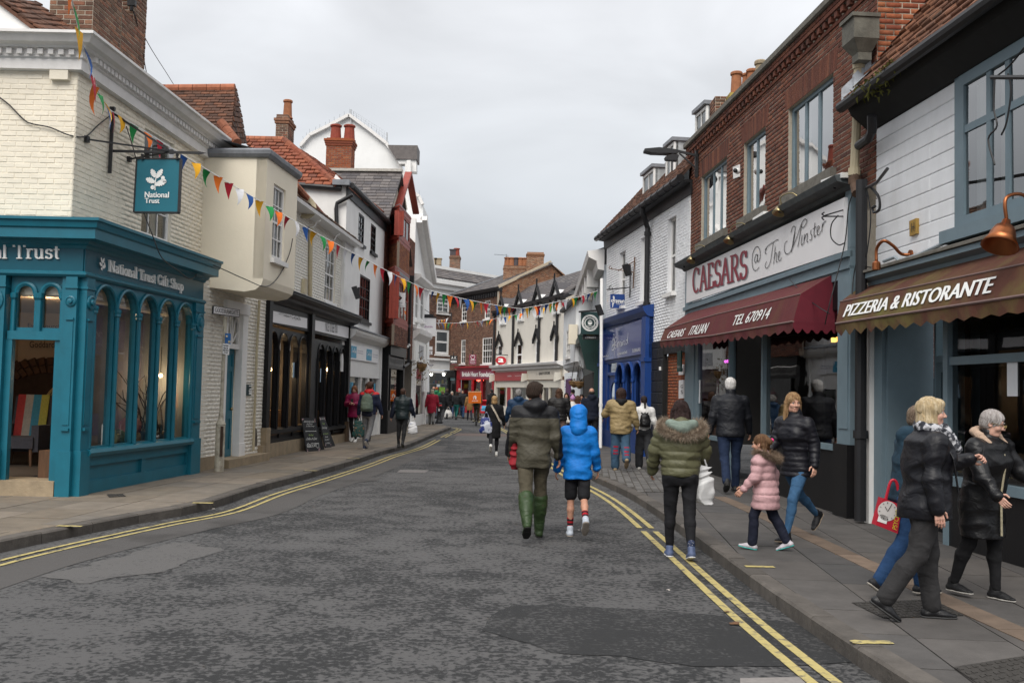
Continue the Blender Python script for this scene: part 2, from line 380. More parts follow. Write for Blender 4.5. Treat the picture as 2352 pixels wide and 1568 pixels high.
def strokes(mb,lines,q,w0,w1=None,nrm=(0,0,0)):
 """free strokes in unit coordinates (0..1, y up) mapped to quad; widths in unit of quad height, asp corrected"""
 asp=(q[1]-q[0]).length/max((q[0]-q[3]).length,1e-6);nrm=Vector(nrm)
 for j,pl in enumerate(lines):
  L,R_=_stroke2d([(x*asp,y)for x,y in pl],w0,w1 or w0);n=len(L)
  m=lambda p:QMp(q,p[0]/asp,p[1])+nrm*(.0004*(1+j%6))
  mb.add([m(p)for p in L]+[m(p)for p in R_],[(i,n+i,n+i+1,i+1)for i in range(n-1)])
 return mb
def SmL(pts,k=5):
 """Catmull-Rom through points"""
 out=[];n=len(pts)
 for i in range(n-1):
  p0,p1,p2,p3=pts[max(i-1,0)],pts[i],pts[i+1],pts[min(i+2,n-1)]
  for j in range(k):
   t=j/k;out.append(tuple(.5*((2*b)+(-a+c)*t+(2*a-5*b+4*c-d)*t*t+(-a+3*b-3*c+d)*t**3)for a,b,c,d in zip(p0,p1,p2,p3)))
 out.append(tuple(pts[-1]));return out
def PQ(P,pix,off=0):return[P.P(x,y,off)for x,y in pix]
def UVS(P,pix,off=0):return[P.uv(x,y,off)for x,y in pix]
def slab(mb,P,pix,off,depth):
 """prism whose front outline lies at pixel outline on plane offset off; goes back by depth"""
 pts=PQ(P,pix,off)
 if len(pts)>2 and(pts[1]-pts[0]).cross(pts[2]-pts[0]).dot(P.n)<0:pts=pts[::-1]
 return mb.prism(pts,-P.n*depth)
cream_brick=M('cream_painted_brick',(.80,.735,.61),.8,.06,3,.25,45,dirt=.25,dscale=.6,dcol=(.48,.44,.37))
cream_render=M('cream_render',(.82,.75,.61),.85,.04,1.5,.12,30,dirt=.18,dscale=.4,dcol=(.55,.50,.42))
white_render=M('white_render',(.78,.77,.75),.85,.05,2,.1,25,dirt=.3,dscale=.7,dcol=(.55,.54,.52))
WPt=M('white_paint',(.78,.77,.75),.45,.04,5,dirt=.15,dscale=1,dcol=(.5,.49,.46))
CWh=M('cornice_white_paint',(.74,.72,.70),.6,.05,5,.1,30,dirt=.3,dscale=1.2,dcol=(.45,.43,.40))
white_brick=M('white_painted_brick',(.78,.79,.81),.7,.05,4,.2,50,dirt=.35,dscale=.8,dcol=(.48,.48,.48))
teal=M('teal_gloss_paint',(.006,.125,.18),.38,.10,4,.06,60,dirt=.12,dscale=1,dcol=(.02,.10,.13),spec=.5)
teal_dk=M('teal_sign_board',(.003,.085,.125),.35,.04,5)
BPt=M('black_gloss_paint',(.010,.010,.011),.42,.1,5,.1,40,spec=.25)
BIr=M('black_iron',(.015,.015,.017),.5,.1,8,.1,80)
BGy=M('blue_grey_paint',(.155,.215,.25),.5,.08,4,.08,50,dirt=.2,dscale=1,dcol=(.12,.17,.2))
royal_blue=M('royal_blue_paint',(.012,.05,.21),.4,.1,4,dirt=.15,dcol=(.01,.02,.08))
mind_blue=M('blue_sign_board',(.022,.04,.20),.12,.05,4,spec=.6)
red_paint=M('red_paint',(.30,.012,.02),.4,.1,4,dirt=.15,dcol=(.12,.01,.01))
red_oxide=M('red_oxide_paint',(.26,.042,.026),.5,.15,6,.1,50,dirt=.3,dcol=(.12,.02,.015))
burgundy=M('burgundy_sign',(.20,.02,.055),.4,.05,4)
maroon_canvas=M('maroon_canvas',(.095,.014,.017),.85,.12,8,.25,220,dirt=.55,dscale=.8,dcol=(.10,.055,.018))
mossy_canvas=M('algae_stained_canvas',(.085,.028,.016),.9,.12,8,.25,220,mix2=((.115,.105,.022),1.6,.46,.72),dirt=.35,dscale=.8,dcol=(.17,.15,.05))
lead=M('lead_sheet',(.20,.21,.23),.5,.25,5,.4,12,dirt=.3,dcol=(.1,.1,.1))
stone=M('plinth_sandstone',(.30,.235,.155),.9,.2,4,.4,25,dirt=.4,dcol=(.14,.11,.08))
cast_lichen=M('aged_stone_coping',(.15,.14,.12),.95,.25,8,.4,40)
cream_pipe=M('cream_pipe_paint',(.50,.44,.30),.5,.1,6,dirt=.5,dscale=1.5,dcol=(.25,.14,.07))
mortar=M('pale_mortar',(.40,.35,.28),.95,.15,20,.3,90)
mortar_dk=M('dark_mortar',(.20,.16,.125),.95,.2,20,.3,90)
def brickmat(name,ramp,**k):return M(name,(.2,.1,.06),.88,.22,18,.45,70,ramp=ramp,**k)
brick_red=brickmat('red_brick',[(.085,.027,.018),(.16,.052,.030),(.115,.036,.022),(.21,.075,.040),(.075,.028,.02),(.175,.054,.030)],dirt=.3,dscale=.7)
brick_orange=brickmat('orange_red_brick',[(.30,.085,.03),(.24,.06,.025),(.34,.12,.05),(.20,.055,.03),(.28,.075,.028)],dirt=.2)
brick_chim=brickmat('mixed_chimney_brick',[(.24,.10,.06),(.09,.05,.035),(.17,.10,.065),(.28,.13,.075),(.13,.06,.04),(.20,.13,.09)],dirt=.4)
brick_brown=brickmat('brown_brick',[(.10,.042,.027),(.20,.10,.065),(.13,.055,.035),(.07,.035,.025),(.26,.15,.10),(.15,.06,.035)],dirt=.3)
brick_tan=brickmat('weathered_gable_brick',[(.27,.12,.055),(.20,.095,.05),(.34,.19,.11),(.25,.085,.035),(.15,.075,.045),(.30,.15,.08)],dirt=.3)
tile_brown=M('brown_clay_tile',(.1,.05,.03),.9,.3,10,.4,40,ramp=[(.075,.038,.025),(.12,.055,.034),(.055,.032,.024),(.16,.065,.035),(.09,.05,.035)],dirt=.4)
tile_red=M('red_clay_pantile',(.2,.06,.03),.9,.25,8,.4,40,ramp=[(.23,.062,.03),(.17,.048,.027),(.27,.085,.042),(.13,.045,.028)],dirt=.35)
ridge_clay=M('ridge_clay_tile',(.30,.11,.06),.9,.2,8,.4,40,rnd=.3,dirt=.4)
slate=M('grey_slate',(.1,.1,.1),.6,.2,8,.25,40,ramp=[(.085,.075,.075),(.12,.105,.10),(.065,.06,.065),(.10,.085,.08),(.14,.125,.12)],dirt=.25)
pot_clay=M('terracotta_chimney_pot',(.30,.12,.055),.85,.2,6,.2,30,dirt=.4)
pot_buff=M('buff_chimney_pot',(.33,.26,.17),.85,.2,6,.2,30,dirt=.5)
pot_dark=M('dark_chimney_pot',(.06,.05,.055),.7,.2,6)
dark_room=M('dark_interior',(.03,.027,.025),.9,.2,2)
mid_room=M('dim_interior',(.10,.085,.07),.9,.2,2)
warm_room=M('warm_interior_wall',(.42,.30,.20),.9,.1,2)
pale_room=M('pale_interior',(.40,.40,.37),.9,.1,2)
curtain=M('net_curtain',(.60,.59,.55),.9,.1,9,stretch=(1,1,.1))
white_sign=M('white_sign_board',(.80,.79,.80),.35,.02,3)
LWh=M('white_lettering',(.80,.80,.78),.5,0)
LBk=M('black_lettering',(.02,.02,.022),.5,0)
letter_dkblue=M('dark_blue_lettering',(.03,.03,.16),.5,0)
letter_maroon=M('maroon_lettering',(.26,.03,.05),.5,.05)
letter_grey=M('grey_lettering',(.30,.31,.33),.5,0)
turquoise=M('turquoise_print',(.01,.30,.50),.4,.02)
brass=M('brass',(.30,.24,.13),.28,.1,6,metal=1)
copper=M('copper',(.36,.13,.055),.38,.15,6,metal=1,dirt=.4)
wood_dk=M('dark_wood',(.10,.05,.025),.6,.25,6,stretch=(4,4,.6))
wicker=M('wicker',(.26,.15,.065),.8,.3,30)
glassA=glass('window_glass',refl=1.1)
glassS=glass('shop_glass',refl=1.05,tint=(.86,.89,.89))
paper=M('white_paper',(.75,.76,.78),.7,.03)
bulb=emit('warm_bulb',(1,.62,.28),9)
tube_white=emit('strip_light',(1,.95,.85),5)
moss=M('moss',(.085,.085,.018),1,.4,30)
ridge_mortar=M('roof_mortar',(.42,.40,.36),.95,.2,12,.4,40)
def rQQ(P,quad,off=0):
 """[TL,TR,BR,BL] pixels -> (u0,v0,u1,v1)"""
 a=[P.uv(x,y,off)for x,y in quad]
 return((a[0][0]+a[3][0])/2,(a[2][1]+a[3][1])/2,(a[1][0]+a[2][0])/2,(a[0][1]+a[1][1])/2)
def rp(r):return[(r[0],r[1]),(r[2],r[1]),(r[2],r[3]),(r[0],r[3])]
def sweep(mb,path,prof):
 path=[Vector(p)for p in path];n=len(path);k=len(prof);vs=[]
 for i,p in enumerate(path):
  ns=[]
  for a,b in((i-1,i),(i,i+1)):
   if a>=0 and b<n:d=path[b]-path[a];ns.append(Vector((d.y,-d.x,0)).normalized())
  m=ns[0]if len(ns)==1 else(ns[0]+ns[1])/(1+ns[0].dot(ns[1]))
  vs+=[p+m*o+Vector((0,0,z))for o,z in prof]
 fs=[(i*k+j,i*k+(j+1)%k,(i+1)*k+(j+1)%k,(i+1)*k+j)for i in range(n-1)for j in range(k)]
 fs+=[tuple(reversed(range(k))),tuple(range((n-1)*k,n*k))]
 return mb.add(vs,fs)
def uBX(mb,P,u0,v0,u1,v1,front,depth):
 return mb.prism([P.X(u0,v0,front),P.X(u1,v0,front),P.X(u1,v1,front),P.X(u0,v1,front)],-P.n*depth)
def arch_pts(u0,v0,u1,v1,k=1.0,n=10,pointed=False):
 """opening outline: rectangle with arched top, crown at v1"""
 w=(u1-u0)/2;c=(u0+u1)/2;s=v1-w*k
 return[(u0,v0),(u1,v0)]+[(c+w*math.cos(math.pi*i/n),s+w*k*math.sin(math.pi*i/n))for i in range(n+1)]
def brickwall(parent,P,outer,holes,mbrick,mmortar,pw=.225,ph=.075,maxi=300,name='wall',thick=.3,off=0,rag=.0,depth=None,jit=.35,proud=.008,joint=.011):
 w=MB().holed(outer,holes,P,off,thick).bDD(name,mmortar,parent)
 field(P,[outer]+holes,pw,ph,mbrick,w,'brick','brickwork',joint=joint,proud=proud,back=.02,off=off,maxi=maxi,jit=jit,rag=rag)
 return w
def window(parent,P,r,cols=2,rows=2,mat=None,fr=.055,bar=.022,rec=.09,off=0,meet=True,glassm=None,room=None,cur=None,sill=None,sillw=.1,name='window',single=True,sub=True,transom=None,split=None,deep=.55):
 """r = uv rectangle of the opening; frame set back by rec; panes are children"""
 mat=mat or WPt;u0,v0,u1,v1=r;f0=off-rec;mb=MB();vm=(v0+v1)/2
 for a,b,c,d in((u0,v0,u0+fr,v1),(u1-fr,v0,u1,v1),(u0+fr,v1-fr,u1-fr,v1),(u0+fr,v0,u1-fr,v0+fr*1.3)):uBX(mb,P,a,b,c,d,f0,.07)
 ia,ib,ic,id_=u0+fr,v0+fr*1.3,u1-fr,v1-fr
 us=[ia+(ic-ia)*i/cols for i in range(cols+1)]if not split else[ia+(ic-ia)*x for x in split]
 vs=[ib+(id_-ib)*i/rows for i in range(rows+1)]
 if transom:vs=[ib,ib+(id_-ib)*transom,id_]
 for x in us[1:-1]:uBX(mb,P,x-bar/2,ib,x+bar/2,id_,f0-.012,.03)
 for j,y in enumerate(vs[1:-1]):
  w=bar*1.9 if(meet and rows%2==0 and j+1==rows//2)else bar
  uBX(mb,P,ia,y-w/2,ic,y+w/2,f0-.010,.035)
 w=mb.bDD(name,mat,parent)
 gm=glassm or glassA
 if single:
  for i in range(len(us)-1):
   for j in range(len(vs)-1):
    g=MB();t=random.uniform(-.004,.004);k=random.uniform(-.004,.004);a,b,c,d=us[i],vs[j],us[i+1],vs[j+1]
    g.add([P.X(a,b,f0-.03+t),P.X(c,b,f0-.03+k),P.X(c,d,f0-.03-t),P.X(a,d,f0-.03-k)],[(0,1,2,3)]);g.bDD('pane',gm,w)
 else:
  g=MB();g.add([P.X(a,b,f0-.03)for a,b in rp((ia,ib,ic,id_))],[(0,1,2,3)]);g.bDD('pane',gm,w)
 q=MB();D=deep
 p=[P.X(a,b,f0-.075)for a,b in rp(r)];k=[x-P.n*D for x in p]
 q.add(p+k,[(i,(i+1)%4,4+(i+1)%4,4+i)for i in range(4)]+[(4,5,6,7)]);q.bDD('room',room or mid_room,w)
 if cur:
  c=MB();n=14
  for s0,s1 in(cur if isinstance(cur,(list,tuple))else((0,.22),(.78,1))):
   a=ia+(ic-ia)*s0;b=ia+(ic-ia)*s1;vsx=[]
   for i in range(n+1):
    x=a+(b-a)*i/n;o=f0-.16+.02*math.sin(i*2.2)
    vsx+=[P.X(x,ib,o),P.X(x,id_,o)]
   c.add(vsx,[(2*i,2*i+2,2*i+3,2*i+1)for i in range(n)])
  c.bDD('curtain',curtain,w)
 if sill:
  s=MB();uBX(s,P,u0-.08,v0-.09,u1+.08,v0+.0,off+sillw,sillw+rec);s.bDD('sill',sill,w)
 return w
def pipe(parent,pts,r,mat,name='drainpipe',joints=(),seg=10):
 m=MB().tube(pts,r,seg)
 for a in joints:m.tube([Vector(a)-Vector((0,0,.05)),Vector(a)+Vector((0,0,.05))],r*1.3,seg)
 return m.bDD(name,mat,parent,smooth=False)
def sign_text(parent,name,mat,*jobs):
 m=MB()
 for j in jobs:j(m)
 return m.bDD(name,mat,parent)
def pot(parent,c,r,h,mat,square=False):
 m=MB()
 if square:m.box(Vector(c)+Vector((0,0,h/2)),r*1.8,r*1.8,h).box(Vector(c)+Vector((0,0,h)),r*2.2,r*2.2,h*.12)
 else:m.lathe([(r*1.15,0),(r*.95,h*.1),(r*.8,h*.85),(r*1.0,h*.88),(r*1.0,h*.96),(r*.85,h),(r*.7,h),(r*.65,h*.6)],c,seg=14)
 return m.bDD('chimney_pot',mat,parent,smooth=False)
def chimney(parent,c,sx,sy,z0,z1,ax,mb,mm,name='chimney',maxi=60,pw=.225,caps=2):
 """rectangular brick stack; ax = (x axis, y axis) horizontal unit vectors; front faces -y"""
 c=Vector((c[0],c[1],0));X,Y=Vector(ax[0]),Vector(ax[1]);h=z1-z0
 st=MB().box(c+Vector((0,0,(z0+z1)/2)),sx,sy,h,(X,Y,Vector((0,0,1)))).bDD(name,mm,parent)
 for(o,u,L)in((c-X*sx/2-Y*sy/2,X,sx),(c+X*sx/2-Y*sy/2,Y,sy),(c-X*sx/2+Y*sy/2,-Y,sy)):
  P=Plane(o+Vector((0,0,z0)),u,(0,0,1))
  if(CAM-P.o).dot(P.n)<0:continue
  field(P,[[(0,0),(L,0),(L,h),(0,h)]],pw,.075,mb,st,'brick','brickwork',joint=.012,proud=.008,maxi=maxi,jit=.4)
 m=MB()
 for i in range(caps):m.box(c+Vector((0,0,z1-.18+i*.085)),sx+.07+.05*i,sy+.07+.05*i,.08,(X,Y,Vector((0,0,1))))
 m.box(c+Vector((0,0,z1+.03)),sx-.02,sy-.02,.1,(X,Y,Vector((0,0,1))))
 if caps:m.bDD('chimney_cap',mb,st)
 return st
def RTl(parent,P,outer,pw,ph,mat,base_mat,name='roof',piece='roof_tile',maxi=200,thick=.025,tilt=.10,rag=.02,lenjit=.0,joint=.006,back=.05,holes=[]):
 r=MB().holed(outer,holes,P,-.01,back).bDD(name,base_mat,parent)
 field(P,[outer]+holes,pw,ph,mat,r,piece,'roof_tiling',joint=joint,proud=thick,back=.0,off=0.0,maxi=maxi,jit=.3,tilt=-tilt,rag=rag,lenjit=lenjit,thick=thick)
 return r
def pantiles(parent,P,outer,pw,ph,mat,base_mat,maxi=0):
 return RTl(parent,P,outer,pw,ph,mat,base_mat,tilt=.12,thick=.045,joint=.02,rag=.03,maxi=maxi)
def plane3(A,B,C):
 """plane with u along A->B and C on the v side, facing the camera"""
 A,B,C=Vector(A),Vector(B),Vector(C);P=Plane(A,B-A,C-A)
 if(CAM-A).dot(P.n)<0:P=Plane(B,A-B,C-B)
 return P
def oak(mb,q,nrm=(0,0,0)):
 nrm=Vector(nrm)
 def leaf(cx,cy,L,W,ang,lobes=5):
  pts=[];n=30
  for i in range(n+1):
   t=i/n;w=W*math.sin(math.pi*min(1,t*.97+.03))**.6*(.62+.38*abs(math.sin(lobes*math.pi*t)));pts.append((t*L,w))
  pts=pts+[(a,-b)for a,b in reversed(pts[1:-1])]
  ca,sa=math.cos(ang),math.sin(ang);pts=[(cx+x*ca-y*sa,cy+x*sa+y*ca)for x,y in pts]
  vs=[QMp(q,x,y)+nrm for x,y in pts];tr=tessellate_polygon([vs]);mb.add(vs,[tuple(t)for t in tr])
 leaf(.47,.58,.42,.13,rad(118));leaf(.52,.55,.48,.13,rad(56));leaf(.45,.36,.44,.14,rad(158));leaf(.48,.24,.54,.14,rad(18))
 for cx,cy,r in((.82,.55,.09),(.9,.41,.08),(.36,.13,.09)):
  vs=[QMp(q,cx+r*math.cos(2*math.pi*i/12),cy+r*1.1*math.sin(2*math.pi*i/12))+nrm for i in range(12)];mb.add(vs,[tuple(range(12))])
 strokes(mb,[SmL([(.48,.0),(.47,.2),(.48,.4),(.52,.62)]),SmL([(.49,.3),(.66,.42),(.86,.5)]),[(.47,.12),(.36,.14)]],q,.045,.045,nrm)
 return mb
def asphalt(name,dark,light,lo,hi,sc=20,big=.55):
 if name in _mats:return _mats[name]
 m=M(name,dark,.9,.12,150,.55,210);t=m.node_tree;N=t.nodes;L=t.links;b=N['Principled BSDF']
 src=b.inputs['Base Color'].links[0].from_socket
 g=N.new('ShaderNodeNewGeometry');vals=[]
 for s_,det,ro,dis in((sc,4,.62,.3),(2.1,5,.6,.5),(.35,3,.5,0)):
  n=N.new('ShaderNodeTexNoise');n.inputs['Scale'].default_value=s_;n.inputs['Detail'].default_value=det;n.inputs['Roughness'].default_value=ro;n.inputs['Distortion'].default_value=dis;L.new(g.outputs['Position'],n.inputs[0]);vals.append(n.outputs[0])
 a1=N.new('ShaderNodeMath');a1.operation='MULTIPLY_ADD';a1.inputs[1].default_value=big;L.new(vals[1],a1.inputs[0]);L.new(vals[0],a1.inputs[2])
 a2=N.new('ShaderNodeMath');a2.operation='MULTIPLY_ADD';a2.inputs[1].default_value=big*.8;L.new(vals[2],a2.inputs[0]);L.new(a1.outputs[0],a2.inputs[2])
 mid=.5+big*.5+big*.4
 r=N.new('ShaderNodeMapRange');r.inputs[1].default_value=mid+lo;r.inputs[2].default_value=mid+hi;L.new(a2.outputs[0],r.inputs[0])
 x=N.new('ShaderNodeMix');x.data_type='RGBA';L.new(r.outputs[0],x.inputs[0]);L.new(src,x.inputs[6]);x.inputs[7].default_value=(*light,1);L.new(x.outputs[2],b.inputs['Base Color'])
 return m
asph=asphalt('worn_asphalt',(.021,.0215,.0225),(.090,.088,.088),-.075,.045)
asph_smooth=M('smooth_asphalt_strip',(.070,.066,.064),.88,.16,60,.3,200,mix2=((.045,.042,.04),1.1,.5,.62))
asph_pale=asphalt('pale_worn_asphalt',(.040,.040,.041),(.105,.101,.099),-.22,-.05,24)
asph_dark=asphalt('dark_tar_patch',(.020,.0205,.0215),(.060,.059,.059),.02,.12,24)
yellow=M('worn_yellow_paint',(.40,.33,.13),.85,.12,20,.2,120,mix2=((.10,.092,.08),11,.52,.66))
slab_mat=M('york_stone_slab',(.19,.16,.13),.85,.2,4,.25,50,ramp=[(.155,.128,.10),(.19,.16,.128),(.13,.112,.09),(.17,.138,.102),(.145,.13,.112)],dirt=.35,streak=False,dcol=(.09,.08,.07))
slab_grey=M('grey_stone_slab',(.13,.12,.115),.8,.2,4,.25,50,ramp=[(.075,.070,.067),(.095,.086,.079),(.064,.060,.058),(.085,.076,.069),(.060,.058,.058)],dirt=.35,streak=False,dcol=(.06,.055,.05))
kerb_mat=M('kerb_stone',(.085,.075,.066),.85,.25,6,.4,30,rnd=.25,dirt=.5,streak=False,dcol=(.045,.04,.035))
joint_mat=M('pavement_joint',(.055,.048,.04),.95,.2,20)
sett_mat=M('granite_setts',(.10,.095,.09),.7,.2,8,.3,40,rnd=.35)
brown_band=M('brown_stone_strip',(.145,.105,.077),.85,.2,6,.3,50,rnd=.2,dirt=.3,streak=False)
iron_cover=M('iron_cover',(.06,.055,.05),.6,.25,30,.6,60,metal=.4)
def sheet(name,pts,z,mat,parent=None):
 tr=tessellate_polygon([[Vector((p[0],p[1],z))for p in pts]]);fs=[]
 for t in tr:
  a,b,c=(Vector((pts[i][0],pts[i][1],0))for i in t);fs.append(tuple(t)if(b-a).cross(c-a).z>0 else(t[0],t[2],t[1]))
 return MB().add([(p[0],p[1],z)for p in pts],fs).bDD(name,mat,parent,loc=None if parent else(0,0,0))
ground=sheet('ground',[(-600,-60),(600,-60),(600,900),(-600,900)],-.03,M('far_ground',(.09,.085,.08),.95,.2,.3));tag(ground,kind='structure')
road=sheet('road',[(-40,-12),(40,-12),(40,110),(-40,110)],0,asph);tag(road,kind='structure')
KL=[G(x,y,.12)for x,y in[(-330,1322),(-120,1268),(0,1241),(150,1211),(337,1176),(475,1152),(588,1116),(698,1087),(813,1055),(875,1035),(938,1019),(978,1003),(1012,989),(1026,984)]]
KL=[(p.x,p.y)for p in KL]
KL=SmL(KL,6)+[(-2.62,44.6),(-3.0,46.6),(-3.7,48.2),(-5.0,49.3),(-9,49.6),(-16,49.2)]
KR=SmL([(2.75,0.5),(2.42,4.2),(2.29,5.5),(2.21,7),(2.17,8.4),(2.13,11.3),(2.07,14.4),(1.94,16.8),(1.62,19.8),(1.36,23.2),(1.10,27.2),(.85,32),(.52,38),(.05,45),(-.8,53),(-2.2,60.5),(-4.4,65.5),(-8,68),(-16,69)],5)
def offset_path(pts,d):
 out=[]
 for i,p in enumerate(pts):
  a=Vector(pts[max(i-1,0)]);b=Vector(pts[min(i+1,len(pts)-1)]);t=(b-a).normalized();out.append((p[0]+t.y*d,p[1]-t.x*d))
 return out
def resample(pts,L):
 out=[pts[0]];acc=0
 for a,b in zip(pts[:-1],pts[1:]):
  seg=math.hypot(b[0]-a[0],b[1]-a[1]);s=0
  while acc+seg-s>=L:
   s+=L-acc;out.append((a[0]+(b[0]-a[0])*s/seg,a[1]+(b[1]-a[1])*s/seg));acc=0
  acc+=seg-s
 return out
def kerb(path,side,parent,L=.85):
 """stones between resampled points; side=+1 body lies to the right of travel, -1 left"""
 pts=resample(path,L)
 for a,b in zip(pts[:-1],pts[1:]):
  a=Vector((*a,0));b=Vector((*b,0));t=(b-a).normalized();n=Vector((t.y,-t.x,0))*side;w=.17;g=.006;z=.122+random.uniform(-.004,.004)
  p=a+t*g;q=b-t*g;r=.018
  prof=[(0,-.05),(0,z-r),(r,z),(w,z),(w,-.05)]
  m=MB();A=[p+n*(o+random.uniform(0,.004))+Vector((0,0,h))for o,h in prof];B=[q+n*(o+random.uniform(0,.004))+Vector((0,0,h))for o,h in prof];k=len(prof)
  m.add(A+B,[(i,(i+1)%k,k+(i+1)%k,k+i)for i in range(k)]+[tuple(range(k)),tuple(range(k,2*k))]);m.bDD('kerb_stone',kerb_mat,parent)
 return pts
PG=Plane((0,0,.12),(.08,1,0),(-1,.08,0))
def to_pg(p):d=Vector((p[0],p[1],.12))-PG.o;return(d.dot(PG.u),d.dot(PG.v))
LWB=[(-7.6,49.4),(-4.95,47.6),(-4.95,42),(-5.6,30),(-6.2,21.8),(-6.9,14.2),(-9.9,14.2),(-9.9,6)]
def clip_rect(poly,u0,v0,u1,v1):
 for ax_,lim,sg in((0,u0,1),(0,u1,-1),(1,v0,1),(1,v1,-1)):
  out=[];n=len(poly)
  for i in range(n):
   p,q=poly[i],poly[(i+1)%n];a,b=(p[ax_]-lim)*sg,(q[ax_]-lim)*sg
   if a>=0:out.append(p)
   if(a>=0)!=(b>=0):t=a/(a-b);out.append((p[0]+(q[0]-p[0])*t,p[1]+(q[1]-p[1])*t))
  poly=out
  if len(poly)<3:return[]
 return poly
def area(p):return abs(sum(p[i][0]*p[(i+1)%len(p)][1]-p[(i+1)%len(p)][0]*p[i][1]for i in range(len(p))))/2
def slabs(P,outer,pw,ph,mat,parent,joint=.012,maxi=300,th=.03):
 us=[p[0]for p in outer];vs=[p[1]for p in outer];items=[];v=min(vs)
 while v<max(vs):
  h=ph*random.uniform(.85,1.15);u=min(us)-random.random()*pw
  while u<max(us):
   w=pw*random.uniform(.65,1.35);c=P.X(u+w/2,v+h/2);px,py=proj(c)if c.y>1 else(-999,-999)
   if c.y<75 and-300<px<2700 and py<2000:
    q=clip_rect(outer,u+joint/2,v+joint/2,u+w-joint/2,v+h-joint/2)
    if q and area(q)>.012:
     r=[q[0]]
     for k in q[1:]:
      if math.dist(k,r[-1])>.004:r.append(k)
     if math.dist(r[0],r[-1])<.004:r.pop()
     if len(r)>2:items.append((0 if-20<px<2372 and py<1590 else 1,(c-CAM).length,r))
   u+=w
  v+=h
 items.sort(key=lambda k:k[:2]);stuff=MB()
 for k,(vis,d,r)in enumerate(items):
  z=random.uniform(-.002,.002);pts=[P.X(a,b,z)for a,b in r]
  if sum(pts[i].x*pts[(i+1)%len(pts)].y-pts[(i+1)%len(pts)].x*pts[i].y for i in range(len(pts)))<0:pts=pts[::-1]
  if k<maxi and not vis:MB().prism(pts,(0,0,-th)).bDD('paving_slab',mat,parent)
  else:stuff.prism(pts,(0,0,-th))
 if stuff.v:stuff.bDD('paving',mat,parent)['kind']='stuff'
KLi=offset_path(KL,-.165)
pavL=sheet('pavement',[p for p in KLi]+[(-16,49.2)]+LWB+[(-9,6)],.098,joint_mat);tag(pavL,kind='structure')
kerb(KL,-1,pavL)
outer=[to_pg(p)for p in KLi+LWB]
slabs(PG,outer,.95,.62,slab_mat,pavL)
RWB=[(9,92),(4.4,60),(3.7,32),(5.0,20),(5.6,6),(5.9,0.5)]
KRi=offset_path(KR,.165)
pavR=sheet('pavement',KRi+[(-16,92),(9,92)]+RWB,.098,joint_mat);tag(pavR,kind='structure')
kerb(KR,1,pavR)
ax=offset_path(KR,1.18);bx=offset_path(KR,1.42)
k0=next(i for i,p in enumerate(KR)if p[1]>16.2);k1=next(i for i,p in enumerate(KR)if p[1]>21.5)
band=ax[:k0]+list(reversed(bx[:k0]))
sett=KRi[k0:k1]+list(reversed(bx[k0:k1]))
o2=[to_pg(p)for p in KRi+[(-16,92),(9,92)]+RWB]
slabs(PG,o2,.95,.62,slab_grey,pavR)
sb_=sheet('sett_bed',sett,.126,joint_mat,pavR)
ra_,rb2_=resample(ax[:k0],.8),None
for a,b in zip(ra_[:-1],ra_[1:]):
 t=Vector((b[0]-a[0],b[1]-a[1],0)).normalized();n=Vector((t.y,-t.x,0));A=Vector((*a,.127));B=Vector((*b,.127));g=t*.006
 MB().prism([A+g+n*.01,B-g+n*.01,B-g+n*.23,A+g+n*.23][::-1],(0,0,-.03)).bDD('strip_stone',brown_band,pavR)
pts=resample(ax[:k0],.8);pts2=[Vector((*p,0))for p in pts]
field(PG,[[to_pg(p)for p in sett]],.19,.13,sett_mat,pavR,'sett','setts',joint=.016,proud=.012,off=.004,maxi=300,jit=.4)
def ribbon(path,d,w,z,mat,name,parent,gaps=()):
 a=offset_path(path,d-w/2);b=offset_path(path,d+w/2);mb=MB();run=[]
 for i in range(len(path)):
  y=path[i][1]
  if any(g0<y<g1 for g0,g1 in gaps):
   run=[];continue
  run.append(i)
  if len(run)>1:
   j=run[-2];j2=random.uniform(-.004,.004)
   mb.add([(*a[j],z),(*b[j],z),(*b[i],z),(*a[i],z)],[(0,1,2,3)])
 return mb.bDD(name,mat,parent)
dL=resample([p for p in KL if p[1]<47],.15);dR=resample([p for p in KR if p[1]<60],.15)
for d in(.30,.45):ribbon(dL,d,.055,.008,yellow,'yellow_line',road,gaps=((34.6,36.4),(39.6,40.3)))
for d in(-.28,-.43):ribbon(dR,d,.07,.008,yellow,'yellow_line',road,gaps=((12.55,12.75),(-9,5.1)))
def kmark(px,py,ang,L=.27):
 c=G(px,py,.1275);t=Vector((math.cos(ang),math.sin(ang),0));n=Vector((-t.y,t.x,0));m=MB();k=6
 vs=[]
 for i in range(k+1):
  w=.045+random.uniform(-.012,.012);q=c+t*(L*(i/k-.5));vs+=[q-n*w,q+n*w]
 m.add(vs,[(2*i,2*i+2,2*i+3,2*i+1)for i in range(k)]);return m.bDD('kerb_mark',yellow,pavL if px<1100 else pavR)
for x,y,a in[(160,1207,0),(466,1154,.1),(716,1080,0),(812,1052,0),(1745,1300,.0),(2002,1473,.05),(1595,1130,0)]:kmark(x,y,a)
def gsheet(name,pix,z,mat,wob=.0):
 p=[G(x,y,z)for x,y in pix];p=[(q.x,q.y)for q in p]
 if wob:
  out=[]
  for i in range(len(p)):
   a=p[i];b=p[(i+1)%len(p)];n=max(2,int(math.dist(a,b)/.12))
   for k in range(n):
    t=k/n;x=a[0]+(b[0]-a[0])*t;y=a[1]+(b[1]-a[1])*t;f=wob*(mnoise.noise(Vector((x*3,y*3,1)))+.6*mnoise.noise(Vector((x*9,y*9,5))))
    out.append((x+f,y+f*.8))
  p=out
 return sheet(name,p,z,mat,road)
strip=[p for p in dL if p[1]<31]
a1=offset_path(strip,.50);b1=offset_path(strip,.98)
